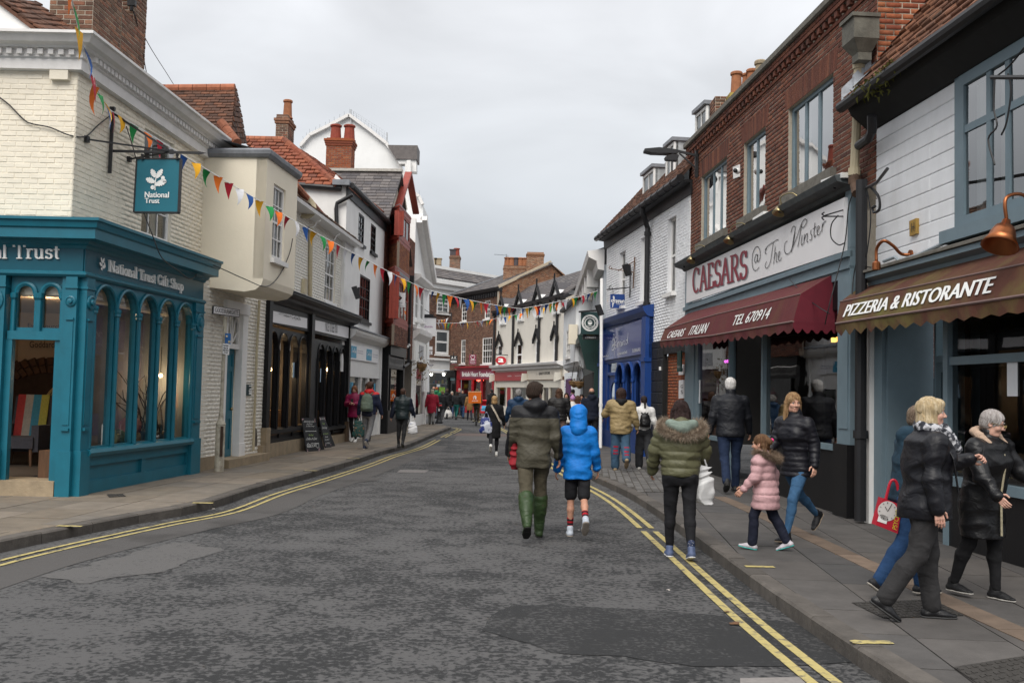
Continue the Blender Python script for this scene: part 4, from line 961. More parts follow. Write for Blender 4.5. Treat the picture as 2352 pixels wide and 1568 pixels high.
d_.holed([(da,dz0),(db,dz0),(db,zdoor),(da,zdoor)],ho,LW,-.10,.02);door=d_.bDD('door',teal,jh)
for h in ho:MB().add([LW.X(a,b,-.118)for a,b in h],[(0,1,2,3)]).bDD('door_panel',teal,door)
k_=LW.X(db-.08,dz0+.95,-.09);MB().ball(k_,.035,10).bDD('door_knob',brass,door,True)
m=MB();uBX(m,LW,ug-.0,.0,ud0-.35,.36,.03,.2);uBX(m,LW,ud0-.3,-.02,u2-.25,dz0,.28,.5);uBX(m,LW,u2-.25,0,u2+.02,.42,.12,.3);m.bDD('plinth',stone,jh)
hp=[LW.X(u2-.42+.13*math.cos(math.pi*i/8),.55+.26*math.sin(math.pi*i/8),.012)for i in range(9)]+[LW.X(u2-.55,.42,.012),LW.X(u2-.29,.42,.012)]
MB().prism(hp,-LW.n*.03).bDD('boot_niche',mid_room,jh)
pipe(jh,[LW.P(596,690,.06),LW.P(590,800,.06),LW.P(583,1000,.06),LW.P(582,1035,.06)],.028,cream_pipe)
pl=LW.P(571,905,.02);m=MB();slab(m,LW,[(566,882),(577.5,883),(576.5,908),(565,907.5)],.03,.03);pq=m.bDD('wall_plaque',M('dark_green_plaque',(.012,.04,.045),.35,.05),jh)
m=MB()
for i,(y,w)in enumerate(((886,.7),(893,.5),(897,.8),(901,.6),(904,.7))):a,b=LW.uv(567,y)[0],LW.uv(576,y)[0];z=LW.uv(571,y)[1];uBX(m,LW,a+(b-a)*(1-w)/2,z-.012,b-(b-a)*(1-w)/2,z+.012,.033,.002)
m.bDD('lettering',LWh,pq)
Yt=20.5;rt=[AtY(x,y,Y)for x,y,Y in[(335,200,Yt+1.6),(541,199,Yt+1.6),(520,305,Yt-.4),(380,220,Yt-.4)]]
bx=thing('rear_tiled_roof','small brown clay tiled roof with red ridge rising behind the dentil cornice','roof',(rt[0].x,rt[0].y,4.5))
A=AtY(360,330,Yt);B=AtY(530,330,Yt);Cc=AtY(541,203,Yt+1.5);Dd=AtY(350,205,Yt+1.5)
PT=Plane(A,B-A,Dd-A);o_=[puv(PT,q)for q in(A,B,Cc,Dd)];RTl(bx,PT,o_,.19,.115,tile_brown,tile_brown,maxi=220,tilt=.14,rag=.05,thick=.022)
E_=AtY(566,330,Yt+2.4);PT2=Plane(B,E_-B,Cc-B);RTl(bx,PT2,[puv(PT2,q)for q in(B,E_,AtY(545,205,Yt+1.6),Cc)],.22,.115,tile_brown,tile_brown,maxi=120,tilt=.14,rag=.06,thick=.022)
for i in range(6):
 p=Dd+(Cc-Dd)*(i/6);q=Dd+(Cc-Dd)*((i+.96)/6);MB().tube([p,q],.10,10).bDD('ridge_tile',ridge_clay,bx)
for i in range(3):
 p=AtY(508,283,Yt-1.2);q=AtY(545,330,Yt-1.6);MB().tube([p+(q-p)*(i/3),p+(q-p)*((i+.95)/3)],.10,10).bDD('hip_tile',ridge_clay,bx)
CF=Face((-5.39,21.79),(-4.94,30.02));CF=Plane(CF.o,CF.u,(0,0,1))
CW=Plane(CF.o-CF.n*.15,CF.u,(0,0,1))
cb=thing('coffee_shop_building','low cream brick building with black arched coffee shopfront','building',(-5.3,25.5,0))
ca,ce=CW.uv(600,700)[0],CW.uv(800,650)[0];zc1=CW.uv(675,690)[1];zea=CW.uv(680,495)[1];zeb=CW.uv(800,572)[1];ze=(zea+zeb)/2
cw2=rQQ(CW,[(749,562),(772,575),(768,698),(744,690)]);cw1=rQQ(CW,[(655,470),(681,500),(676,672),(655,665)])
brickwall(cb,CW,[(ca,zc1-.4),(ce,zc1-.4),(ce,ze+.2),(ca,ze+.2)],[rp(cw1),rp(cw2)],M('white_painted_brick_coffee',(.70,.68,.62),.8,.06,4,.2,45,dirt=.2,dcol=(.45,.43,.38)),cream_brick,rag=.02,jit=.5,proud=.006,joint=.012,maxi=150)
window(cb,CW,cw2,3,4,rec=.04,fr=.05,sill=WPt,sillw=.06,cur=((0,.2),(.8,1)),room=pale_room);window(cb,CW,cw1,2,4,rec=.04,fr=.05,sill=WPt,sillw=.06)
m=MB();A=CW.X(ca+.0,ze+.12);B=CW.X(ce+.35,ze+.12);sweep(m,[A,B],[(-.05,0),(.34,.02),(.36,.10),(-.05,.12)]);ev=m.bDD('eaves_board',WPt,cb)
for px,py in((708,512),(755,540),(797,566)):
 u,_=CW.uv(px,py);mm_=MB();mm_.tube(SmL([tuple(CW.X(u,ze-.12,.02)),tuple(CW.X(u,ze-.10,.16)),tuple(CW.X(u,ze+.02,.22)),tuple(CW.X(u,ze+.07,.32))],3),.02,6);mm_.bDD('eaves_bracket',WPt,ev)
PRf=Plane(CW.X(ca,ze+.22,.34),CW.u,(CW.X(0,1.0,-1.35)-CW.X(0,0,0)))
u9,_=CW.uv(790,600);RTl(cb,PRf,[(0,0),(ce-ca+.35,0),(ce-ca-1.4,1.9),(0,4)],.24,.2,M('dark_pantile',(.08,.05,.035),.9,.3,10,.4,40,ramp=[(.075,.045,.03),(.12,.06,.035),(.06,.04,.03),(.10,.06,.04)],dirt=.3),tile_brown,tilt=.16,thick=.04,joint=.025,rag=.05,maxi=120)
a=AtY(678,425,24.0);b=AtY(763,522,27.9)
for i in range(9):p=a+(b-a)*(i/9);q=a+(b-a)*((i+.94)/9);MB().tube([p,q],.09,8).bDD('hip_tile',ridge_clay,cb)
sdp=AtY(697,478,25);sd_=thing('satellite_dish','small weathered satellite dish on the tiled roof above the coffee shop','satellite dish',tuple(sdp));m=MB();m.lathe([(.02,0),(.16,.02),(.30,.09),(.31,.10),(.16,.035),(.02,.015)],sdp,(.5,-.8,.15),18);m.bDD('dish',cream_pipe,sd_);MB().tube([sdp,sdp+Vector((-.2,.4,-.2))],.02).bDD('arm',BIr,sd_)
pipe(cb,[CW.P(714,520,.06),CW.P(713,600,.06),CW.P(712,683,.06)],.055,cream_pipe)
m=MB();slab(m,CW,[(701,640),(706,642),(705,677),(699,675)],.10,.09);m.bDD('meter_box',cream_pipe,cb)
v0=.12;fu0,fu1=CF.uv(605,900)[0],CF.uv(796,900)[0];zcc=(CF.uv(670,690)[1]+CF.uv(800,738)[1])/2;zsb=(CF.uv(615,739)[1]+CF.uv(800,777)[1])/2;zst=(CF.uv(615,709)[1]+CF.uv(800,747)[1])/2
m=MB();sweep(m,[CF.X(fu0+.1,zst+.06),CF.X(fu1+.32,zst+.06)],[(-.2,-.02),(.06,0),(.10,.06),(.22,.10),(.24,.16),(.30,.20),(.34,.26),(.34,.30),(-.2,.42)]);sfc=m.bDD('shopfront',BPt,cb)
m=MB();sweep(m,[CF.X(fu0+.1,zst+.375),CF.X(fu1+.34,zst+.375)],[(-.2,.10),(.36,.0),(.36,.02),(-.2,.14)]);m.bDD('lead_flashing',lead,sfc)
mu=CF.uv(711,800)[0]
m=MB();
uBX(m,CF,fu0,zsb-.05,fu1,zst+.08,.02,.12)
for a,b in((fu0-.02,fu0+.22),(mu-.14,mu+.14),(fu1-.2,fu1+.02)):uBX(m,CF,a,.55,b,zst+.08,.09,.2)
m.bDD('fascia',BPt,sfc)
for q,(s,fn)in zip([[(617,711.5),(705.5,731),(705.5,754),(617,738)],[(716,733),(801,752),(801,777),(716,757)]],(('a',1),('b',2))):
 m=MB();slab(m,CF,q,.05,.04);m.bDD('sign_panel',white_sign,sfc)
m=MB();text(m,'NICE TO SEE YOU',PQ(CF,[(748,738.5),(776,744.5),(775,765),(748,760)],.06));
strokes(m,[SmL(q_)for q_ in([(.0,.35),(.03,.45),(.05,.3)],[(.06,.1),(.10,.95),(.14,.3),(.17,.95),(.22,.1)],[(.24,.4),(.27,.2),(.30,.4),(.27,.55),(.24,.4)],[(.36,.9),(.35,.2),(.31,.25),(.33,.5),(.36,.3)],[(.38,.35),(.42,.5),(.38,.2),(.43,.2)],[(.45,.5),(.45,.2),(.48,.5)],[(.50,.2),(.5,.5),(.54,.45),(.54,.2)],[(.64,.9),(.58,.6),(.60,.1),(.65,.25)],[(.66,.4),(.69,.2),(.71,.4),(.68,.5)],[(.75,.9),(.72,.5),(.73,-.1)],[(.78,.9),(.76,.5),(.76,-.1)],[(.79,.4),(.82,.45),(.79,.2),(.83,.2)],[(.84,.4),(.86,.45),(.84,.2),(.87,.25)],[(.94,.85),(.89,.75),(.93,.4),(.88,.1)],[(.95,.9),(.95,.1),(.97,.45),(.98,.1)])],PQ(CF,[(640,713.5),(691,726),(691,737),(640,724)],.06),.10,.13,CF.n)
m.bDD('lettering',LBk,sfc)
def bay(a,b,zsill,ztop,nl,name):
 lw=(b-a)/nl;ho=[arch_pts(a+i*lw+.05,zsill+.05,a+(i+1)*lw-.05,ztop-.10,1,10)for i in range(nl)]
 m=MB().holed([(a,zsill),(b,zsill),(b,ztop),(a,ztop)],ho,CF,-.03,.10);w=m.bDD('arched_window',BPt,sfc)
 for i in range(nl):
  MB().tube([CF.X(x,y,-.02)for x,y in arch_pts(a+i*lw+.03,zsill,a+(i+1)*lw-.03,ztop-.08,1,12)[2:]],.022,6).bDD('arch_moulding',BPt,w)
  MB().add([CF.X(x,y,-.10)for x,y in rp((a+i*lw+.01,zsill+.02,a+(i+1)*lw-.01,ztop-.04))],[(0,1,2,3)]).bDD('pane',glassS,w)
 for i in range(nl+1):
  x=min(max(a+i*lw,a+.03),b-.03);MB().tube([CF.X(x,zsill,-.01),CF.X(x,ztop-.1-(lw/2-.05),-.01)],.035,8).bDD('mullion',BPt,w)
 return w
zs1=CF.uv(660,985)[1];zt1=(CF.uv(640,750)[1]+CF.uv(760,775)[1])/2-.05
bay(fu0+.24,mu-.16,zs1,zt1,4,'a')
bd0,bd1=CF.uv(717,850)[0],CF.uv(729,850)[0]
bay(bd1+.02,fu1-.22,zs1-.12,zt1-.08,4,'b')
m=MB()
for a,b,z in((fu0+.2,mu-.14,zs1),(mu+.14,fu1-.2,zs1-.12)):
 ho=[rp((a+(b-a)*k/3+.05,.62,a+(b-a)*(k+1)/3-.05,z-.18))for k in range(3)]
 m.holed([(a,.4),(b,.4),(b,z),(a,z)],ho,CF,.0,.04)
 uBX(m,CF,a-.02,z-.05,b+.02,z+.03,.07,.15);uBX(m,CF,a+.02,.42,b-.02,z-.1,-.035,.02)
m.bDD('stall_riser',BPt,sfc)
m=MB();uBX(m,CF,bd0-.02,zs1-.12,bd1,zt1-.08,-.02,.08);uBX(m,CF,bd0,zt1-.3,fu1-.2,zt1-.05,-.04,.1);m.bDD('door_frame',BPt,sfc)
m=MB();uBX(m,CF,fu0+.2,-.05,mu-.14,.43,.04,.3);uBX(m,CF,mu+.14,-.05,fu1-.22,.36,.04,.3);
uBX(m,CF,fu0-.06,-.05,fu0+.24,.80,.12,.3);uBX(m,CF,mu-.22,-.05,mu+.1,.78,.12,.3);m.bDD('plinth',stone,cb)
m=MB();uBX(m,CF,fu1-.22,-.05,fu1+.03,.72,.12,.3);m.bDD('plinth',M('brown_stone_pier',(.12,.08,.05),.9,.2,6,.3,30),cb)
c=MB();q=[CF.X(x,y,-2.2)for x,y in rp((fu0-.2,0,fu1+.2,zst))];c.add(q,[(0,1,2,3)]);c.bDD('cafe_back_wall',warm_room,cb)
c=MB();c.add([CF.X(fu0-.2,.12,-.12),CF.X(fu1+.2,.12,-.12),CF.X(fu1+.2,.12,-2.2),CF.X(fu0-.2,.12,-2.2)],[(0,1,2,3)]);c.add([CF.X(fu0-.2,zst,-.12),CF.X(fu1+.2,zst,-.12),CF.X(fu1+.2,zst,-2.2),CF.X(fu0-.2,zst,-2.2)],[(3,2,1,0)]);
for x in(fu0-.1,mu,fu1+.1):c.add([CF.X(x,.12,-.12),CF.X(x,.12,-2.2),CF.X(x,zst,-2.2),CF.X(x,zst,-.12)],[(0,1,2,3)])
c.bDD('cafe_interior',mid_room,cb)
c=MB();uBX(c,CF,fu0+.3,.12,mu-.2,1.12,-.55,.5);uBX(c,CF,mu+.3,.12,fu1-.2,1.02,-.6,.5);c.bDD('counter',M('pine_counter',(.30,.17,.08),.6,.2,5,stretch=(.6,.6,4)),cb)
for px,py,o in((620,848,.5),(636.5,841,.6),(753,848.5,.6)):
 p=CF.P(px,py,-o);b=thing('pendant_bulb',{620:'glowing bare bulb nearest the left edge of the coffee shop window',636.5:'glowing bare bulb in the second light of the coffee shop window',753:'glowing bare bulb in the right bay of the coffee shop window'}[px],'light bulb',tuple(p),'bare bulbs in the coffee shop')
 MB().ball(p,.05,10,sc=(1,1,1.2)).bDD('bulb',bulb,b,True);l=bpy.data.lights.new('bulb_light','POINT');l.energy=14;l.color=(1,.70,.42);l.shadow_soft_size=.06;lo_=bpy.data.objects.new('bulb_light',l);COL.objects.link(lo_);lo_.parent=b;lo_.location=(0,0,-.09);MB().tube([p+Vector((0,0,.06)),p+Vector((0,0,zst-p.z))],.008,5).tube([p+Vector((0,0,.05)),p+Vector((0,0,.13))],.02,6).bDD('flex',BIr,b)
for px,py,w,lab in((674.5,850,.17,'white notice'),(736,862,.10,'narrow notice')):
 m=MB();u,v=CF.uv(px,py,-.09);m.add([CF.X(a,b,-.085)for a,b in rp((u-w/2,v-.18,u+w/2,v+.19))],[(0,1,2,3)]);m.bDD('window_notice',M('pale_blue_notice',(.42,.58,.72),.6,.02),cb)
WH=Plane((-5.0,30.0,0),Vector((.052,1,0)),(0,0,1));wh=thing('white_house','tall white rendered house with red pantile hip roof and black sash windows','building',(-5.2,33,0))
wa=WH.uv(792,600)[0];we=WH.uv(880,650)[0];zga=WH.uv(806,440)[1];zgb=WH.uv(887,515)[1];zg=(zga+zgb)/2
ws=[rQQ(WH,[(824,487),(836.5,498),(835.5,565),(822,557)]),rQQ(WH,[(852,512),(863.5,522),(862,585),(850.5,577)]),rQQ(WH,[(827,630),(850,641),(848,740),(824,735)])]
m=MB().holed([(wa,2.2),(we,2.2),(we,zg),(wa,zg)],[rp(r)for r in ws],WH,0,.25);m.bDD('wall',white_render,wh)
for i,r in enumerate(ws):window(wh,WH,r,2 if i<2 else 4,4,BPt,rec=.0,fr=.07,bar=.03,sill=BPt,sillw=.08,room=dark_room,single=(i==2))
SWp=Plane((WH.X(wa,0).x-5.2,WH.X(wa,0).y,0),(1,0,0),(0,0,1));us=5.2
m=MB();zhip=SWp.uv(720,432)[1];m.holed([(0,2.5),(us,2.5),(us,zg+.05),(us-.35,zg+.38),(us-.55,zhip-.0),(0,zhip)],[],SWp,0,.2);m.bDD('side_wall',white_render,wh)
m=MB();A=SWp.P(675,427);B=SWp.P(785,436);m.tube([A+Vector((0,-.1,.02)),B+Vector((0,-.1,.02))],.085,8);m.bDD('gutter',BIr,wh)
pipe(wh,[AtY(810,447,WH.X(wa,0).y-.15),AtY(774,467,WH.X(wa,0).y-.1),AtY(772,480,WH.X(wa,0).y-.1),AtY(774,533,WH.X(wa,0).y-.1)],.06,BIr)
A=WH.X(wa-.05,zg,0);B=WH.X(we+.12,zg,0);m=MB();sweep(m,[A,B],[(-.02,-.28),(.05,-.28),(.07,-.02),(-.02,0)]);m.bDD('fascia_board',BIr,wh)
gt=MB().tube([A+WH.n*.15+Vector((0,0,.05)),B+WH.n*.15+Vector((0,0,.05))],.09,8);gt.bDD('gutter',BIr,wh)
r0=SWp.X(us-.25,zhip+.05,.15);rl=AtY(640,425,r0.y);ap=AtY(652,322,r0.y+2.6);al=AtY(560,320,r0.y+2.6)
PH=Plane(rl,r0-rl,al-rl);RTl(wh,PH,[puv(PH,q)for q in(rl,r0,ap,al)],.26,.25,tile_red,tile_red,tilt=.15,thick=.05,joint=.02,rag=.04,maxi=200)
re_=WH.X(we,zg+.3,.1);PH2=Plane(r0,re_-r0,ap-r0);RTl(wh,PH2,[puv(PH2,q)for q in(r0,re_,AtY(760,330,r0.y+6),ap)],.26,.25,tile_red,tile_red,tilt=.15,thick=.05,joint=.02,rag=.04,maxi=60)
for i in range(11):
 p=ap+(r0-ap)*(i/11);q=ap+(r0-ap)*((i+.95)/11);MB().tube([p,q],.12,8).bDD('hip_tile',tile_red,wh)
for i in range(7):
 p=al+(ap-al)*(i/7);q=al+(ap-al)*((i+.95)/7);MB().tube([p,q],.12,8).bDD('ridge_tile',ridge_clay,wh)
m=MB().box(r0+Vector((.1,.1,.1)),.5,.4,.16);m.bDD('lead_patch',lead,wh)
Y=r0.y+3.2;c=AtY(652,300,Y);x0_,x1_=AtY(633,300,Y).x,AtY(661,300,Y).x;st=chimney(wh,((x0_+x1_)/2,Y+.45),x1_-x0_,.9,AtY(650,340,Y).z-.8,AtY(645,268,Y).z,cax,brick_chim,mortar,maxi=60);
pot(st,(AtY(654,263,Y).x,Y+.4,AtY(645,268,Y).z+.05),.16,.62,pot_clay)
WS=Plane(WH.o+WH.n*.06,WH.u,(0,0,1));sa,se=WS.uv(797,850)[0],WS.uv(873,850)[0]
zt_=(WS.uv(800,778)[1]+WS.uv(870,795)[1])/2;zb_=(WS.uv(800,822)[1]+WS.uv(867,833)[1])/2
m=MB();sweep(m,[WS.X(sa-.1,zt_),WS.X(se+.3,zt_)],[(-.1,-.03),(.08,0),(.22,.10),(.28,.2),(.30,.28),(-.1,.34)]);s_=m.bDD('shopfront',WPt,wh)
m=MB();sweep(m,[WS.X(sa-.1,zt_+.3),WS.X(se+.3,zt_+.3)],[(-.1,.0),(.33,-.01),(.33,.03),(-.1,.16)]);m.bDD('lead_flashing',lead,s_)
m=MB();uBX(m,WS,sa,zb_-.55,se,zt_,.0,.12);uBX(m,WS,sa-.05,.1,sa+.18,zt_,.06,.2);uBX(m,WS,se-.18,.1,se+.02,zt_,.06,.2);uBX(m,WS,sa,.1,se,.95,.0,.14);uBX(m,WS,sa+.18,.9,se-.18,1.0,.06,.1)
for t in(.4,.62):uBX(m,WS,sa+(se-sa)*t-.04,.9,sa+(se-sa)*t+.04,zb_-.5,.0,.1)
m.bDD('shop_surround',WPt,s_)
m=MB();slab(m,WS,[(803.5,789),(869.5,803),(868,834),(802.5,824)],.05,.04);m.bDD('sign_panel',white_sign,s_)
for q in([(807.5,793.5),(819.5,796),(818.5,822.5),(806.5,820.5)],[(843,801),(854.5,803),(853.5,828.5),(842,826)]):m=MB();slab(m,WS,q,.06,.01);m.bDD('logo_block',turquoise,s_)
m=MB()
for q in([(808.5,798),(818.5,800.5),(818,812),(808,810)],[(844,806),(853.5,808),(853,819),(843.5,817)]):
 strokes(m,[SmL(z)for z in([(.16,.9),(.03,.8),(.16,.45),(.05,.1),(-.02,.25)],[(.2,.5),(.22,.2),(.3,.55),(.32,.15)],[(.36,.4),(.42,.5),(.36,.2),(.45,.25)],[(.5,.1),(.52,.95),(.64,.75),(.52,.5),(.64,.1)],[(.68,.5),(.7,.2),(.76,.5),(.7,-.2)],[(.84,.95),(.83,.2),(.78,.35),(.83,.5)],[(.9,.4),(.95,.5),(.9,.2),(1,.3)])],PQ(WS,q,.075),.10,.12,WS.n)
m.bDD('lettering',LWh,s_)
m=MB()
for q0 in((821,803),(856,812)):
 for i,s in enumerate(('palliative, neurological','and bereavement support')):
  y=q0[1]+i*5.2;k=.22;w=13 if q0[0]<830 else 11.5;text(m,s,PQ(WS,[(q0[0],y),(q0[0]+w,y+w*k),(q0[0]+w,y+w*k+3.2),(q0[0],y+3.2)],.06))
m.bDD('lettering',letter_dkblue,s_)
def ShI(bld,P,a,b,z0,z1,off=-.1,deep=1.6,back=None,name='shop_interior',panes=1,gm=None,fl=None):
 for i in range(panes):
  MB().add([P.X(x,y,off)for x,y in rp((a+(b-a)*i/panes,z0,a+(b-a)*(i+1)/panes,z1))],[(0,1,2,3)]).bDD('pane',gm or glassS,bld)
 m=MB();q=[P.X(x,y,off-.05)for x,y in rp((a-.1,z0-.1,b+.1,z1+.1))];k=[p-P.n*deep for p in q];m.add(q+k,[(i,(i+1)%4,4+(i+1)%4,4+i)for i in range(4)]);m.bDD(name,fl or mid_room,bld)
 MB().add(k,[(0,1,2,3)]).bDD('shop_back_wall',back or pale_room,bld)
ShI(wh,WS,sa+.15,se-.15,.95,zb_-.52,back=pale_room,panes=3)
gm_=M('mannequin_green_dress',(.10,.13,.06),.9,.3,30)
p=WS.P(826,915,-.6);mq=thing('dress_mannequin','headless mannequin in a green patterned dress behind the charity shop window','mannequin',(p.x,p.y,.95));MB().lathe([(.22,0),(.26,.3),(.14,.62),(.18,.85),(.2,1.0),(.06,1.12),(.05,1.2)],(p.x,p.y,.95),(0,0,1),14).bDD('torso',gm_,mq,True)
m=MB();
for px,w in((800,.28),(806,.3),(858,.3)):
 u,v=WS.uv(px,895,-.09);m.add([WS.X(x,y,-.085)for x,y in rp((u,1.05 if px<803 else 1.1,u+w,1.9))],[(0,1,2,3)])
m.bDD('window_poster',turquoise,wh)
A0=WH.X(we,0);BY=Plane((A0.x,A0.y,0),Vector((.05,1,0)),(0,0,1))
bb=thing('brick_bay_house','red brick house with red painted oriel windows and slate gable roof','building',tuple(A0))
be=BY.uv(944,900)[0];zbt=BY.uv(898,500)[1];
def bayplanes(off,pa,pb,pc,pd,y):
 """canted bay: pa wall-left px, pb front-left px, pc front-right px"""
 PF=Plane(BY.o+BY.n*off,BY.u,(0,0,1));ua=BY.uv(pa,y)[0];ub=PF.uv(pb,y)[0];uc=PF.uv(pc,y)[0]
 a,b,c=BY.X(ua,0),PF.X(ub,0),PF.X(uc,0);d=BY.X(uc+(ub-ua)*.8,0)
 return a,b,c,d,Plane(a,b-a,(0,0,1)),Plane(b,c-b,(0,0,1))
brickwall(bb,BY,[(0,BY.uv(885,812)[1]),(be,BY.uv(885,812)[1]),(be,zbt),(0,zbt)],[],brick_red,mortar_dk,maxi=200)
def ring(mb,pts,z0,z1,grow=0):
 if grow:
  c=sum(pts,Vector())/len(pts);pts=[p+(p-c).normalized()*grow for p in pts]
 lo=[Vector((p.x,p.y,z0))for p in pts];n=len(pts);hi=[Vector((p.x,p.y,z1))for p in pts]
 mb.add(lo+hi,[(i,(i+1)%n,n+(i+1)%n,n+i)for i in range(n)]+[tuple(range(n))[::-1],tuple(range(n,2*n))]);return mb
def oriel(pa,pb,pc,ytop,ybot,ycx,glz,nf,off=.55):
 a,b,c,d,P1,P2=bayplanes(off,pa,pb,pc,0,(ytop+ybot)/2)
 z1=P2.uv(ycx,ytop)[1];z0=P2.uv(ycx,ybot)[1]
 o=MB();ring(o,[a,b,c,d],z1-.02,z1+.14,.06);ring(o,[a,b,c,d],z1+.14,z1+.2,.12);ring(o,[a,b,c,d],z0-.24,z0-.06,.04);ring(o,[a,b,c,d],z0-.10,z0+.0,.10)
 fr=o.bDD('oriel_window',red_oxide,bb)
 for P,L,n in((P1,(b-a).length,1),(P2,(c-b).length,nf)):
  window(fr,P,(0.0,z0,L,z1),n,glz,red_oxide,rec=0,fr=.09,bar=.06,room=red_oxide,cur=((.3,.6),),name='bay_window',meet=False,deep=.1)
 return a,b,c,d,z0,z1
a,b,c,d,z0u,z1u=oriel(894,916.5,942,492,549,925,1,3)
P1=Plane(a,b-a,(0,0,1));P2=Plane(b,c-b,(0,0,1))
zl1=P2.uv(925,622)[1]
for P,L in((P1,(b-a).length),(P2,(c-b).length)):brickwall(bb,P,[(0,zl1),(L,zl1),(L,z0u-.2),(0,z0u-.2)],[],brickmat('bay_brick',[(.24,.075,.035),(.34,.13,.05),(.17,.05,.03),(.29,.095,.04)]),mortar_dk,maxi=60,name='bay_wall',thick=.05)
m=MB();ring(m,[a,b,c,d],z1u+.2,z1u+.24,.06);ring(m,[a,b,c,d],zl1-.22,zl1,.08);m.bDD('lead_roof',lead,bb)
a,b,c,d,z0l,z1l=oriel(887,905,937.5,633,738,920,2,4,.55)
P1=Plane(a,b-a,(0,0,1));P2=Plane(b,c-b,(0,0,1));zsh=BY.uv(900,800)[1]
for P,L in((P1,(b-a).length),(P2,(c-b).length)):brickwall(bb,P,[(0,zsh),(L,zsh),(L,z0l-.2),(0,z0l-.2)],[],brick_red,mortar_dk,maxi=60,name='bay_wall',thick=.05)
m=MB();ring(m,[a,b,c,d],zl1-.5,zl1-.2,.02);m.bDD('bay_frieze',red_oxide,bb)
m=MB();PG2=Plane(BY.o+BY.n*.06,BY.u,(0,0,1));slab(m,PG2,[(923,402),(936,482),(899,482)],0,.1);m.bDD('gable',cream_render,bb)
m=MB()
for p,q in(((924,397),(898,478)),((924,397),(942,490))):
 A=PG2.P(*p);B=PG2.P(*q);m.bar(A+PG2.n*.25,B+PG2.n*.25,.10,.26,PG2.n)
m.bDD('bargeboard',red_oxide,bb)
E_=BY.P(893,500,.3);Rr=BY.P(924,396,.3);
Rb=Vector((AtY(772,393,Rr.y+.0).x,Rr.y,Rr.z));Rb=Rr+(-BY.n)*6.4;Eb=E_+(-BY.n)*6.4
PS=Plane(Eb,E_-Eb,Rb-Eb);RTl(bb,PS,[puv(PS,q)for q in(Eb,E_,Rr,Rb)],.33,.22,slate,slate,tilt=.07,thick=.014,joint=.008,rag=.012,maxi=250,lenjit=.15)
m=MB().bar(Rb+Vector((0,0,.06)),Rr+Vector((0,0,.06)),.26,.10);m.bDD('ridge',ridge_mortar,bb)
far=Plane(Rr,Rb-Rr,Vector((BY.u*2.8))+Vector((0,0,-3.4)))
MB().add([Rr,Rb,Rb+BY.u*3.2-Vector((0,0,3.2)),Rr+BY.u*3.2-Vector((0,0,3.2))],[(0,1,2,3)]).bDD('rear_slope',slate,bb)
Y=Rr.y+.6;x0_,x1_=AtY(750,330,Y).x,AtY(808,330,Y).x;st=chimney(bb,((x0_+x1_)/2,Y+.35),x1_-x0_,.8,AtY(780,400,Y).z,AtY(780,322,Y).z,cax,brick_orange,mortar_dk,maxi=90,caps=3)
for px in(769.5,801):pot(st,(AtY(px,300,Y).x-.02,Y+.3,AtY(780,322,Y).z+.05),.23,.62,M('red_chimney_pot',(.24,.05,.03),.85,.2,6))
BS=Plane(BY.o+BY.n*.25,BY.u,(0,0,1));s0,s1=BS.uv(872,850)[0],BS.uv(925,850)[0];sz1=BS.uv(885,816)[1];sz0=BS.uv(885,836)[1]
m=MB();uBX(m,BS,0,sz1+.05,s1+.2,sz1+.5,.1,.5);uBX(m,BS,0,sz0-.12,s1+.1,sz0,.04,.3);uBX(m,BS,-.05,.1,.12,sz1+.1,.04,.3);uBX(m,BS,s1-.05,.1,s1+.25,sz1+.1,.04,.3);uBX(m,BS,0,.1,s1+.1,.95,.06,.4);uBX(m,BS,.55,.9,.63,sz0,.03,.12);sh=m.bDD('shopfront',BPt,bb)
m=MB();uBX(m,BS,.1,sz0,s1-.05,sz1,.03,.2);m.bDD('sign_panel',M('weathered_grey_sign',(.16,.155,.15),.7,.2,4,dirt=.4),sh)
m=MB();text(m,'MAKE YOUR MARK RUBBER STAMPS',[BS.X(.25,sz1-.06,.04),BS.X(s1-.2,sz1-.06,.04),BS.X(s1-.2,sz1-.2,.04),BS.X(.25,sz1-.2,.04)]);text(m,'Rubber stamps made while you wait',[BS.X(.5,sz0+.16,.04),BS.X(s1-.5,sz0+.16,.04),BS.X(s1-.5,sz0+.06,.04),BS.X(.5,sz0+.06,.04)]);m.bDD('lettering',LBk,sh)
ShI(bb,BS,.12,s1-.05,.95,sz0-.12,back=M('pale_green_wall',(.42,.45,.38),.9,.1,2),panes=2)
m=MB()
for i,s in enumerate(('WE','MAKE','RUBBER','STAMPS')):
 w=(.2,.36,.5,.5)[i];u,v=BS.uv(907,885,-.1);text(m,s,[BS.X(u-w/2,v+.24-i*.15,-.09),BS.X(u+w/2,v+.24-i*.15,-.09),BS.X(u+w/2,v+.14-i*.15,-.09),BS.X(u-w/2,v+.14-i*.15,-.09)])
m.bDD('window_lettering',letter_maroon,sh)
gl=MB();
for i in range(9):
 p=BS.X(.3+i*(s1-.1)/8,sz1+.52+.05*math.sin(i*1.7),.2);gl.ball(p,.055,8)
lb=gl.bDD('festoon_bulbs',LWh);lb2=MB().tube([BS.X(.3+i*(s1-.1)/8,sz1+.60+.05*math.sin(i*1.7),.2)for i in range(9)],.014,5).bDD('cable',BIr);
ft=thing('festoon_lights','string of white globe bulbs above the dark rubber stamp shopfront','light string',tuple(BS.X(.3,sz1+.5,.2)));bpy.data.objects.remove(lb)
lb2.location=lb2.location-ft.location;lb2.parent=ft
for i in range(9):MB().ball(BS.X(.3+i*(s1-.1)/8,sz1+.52+.05*math.sin(i*1.7),.2),.055,8).bDD('bulb',LWh,ft,True)
ld=BY.uv(941,640)[0];hq=BY.P(943,643,.15)
m=MB().box(hq,.3,.3,.34);m.bDD('rain_hopper',BIr,bb)
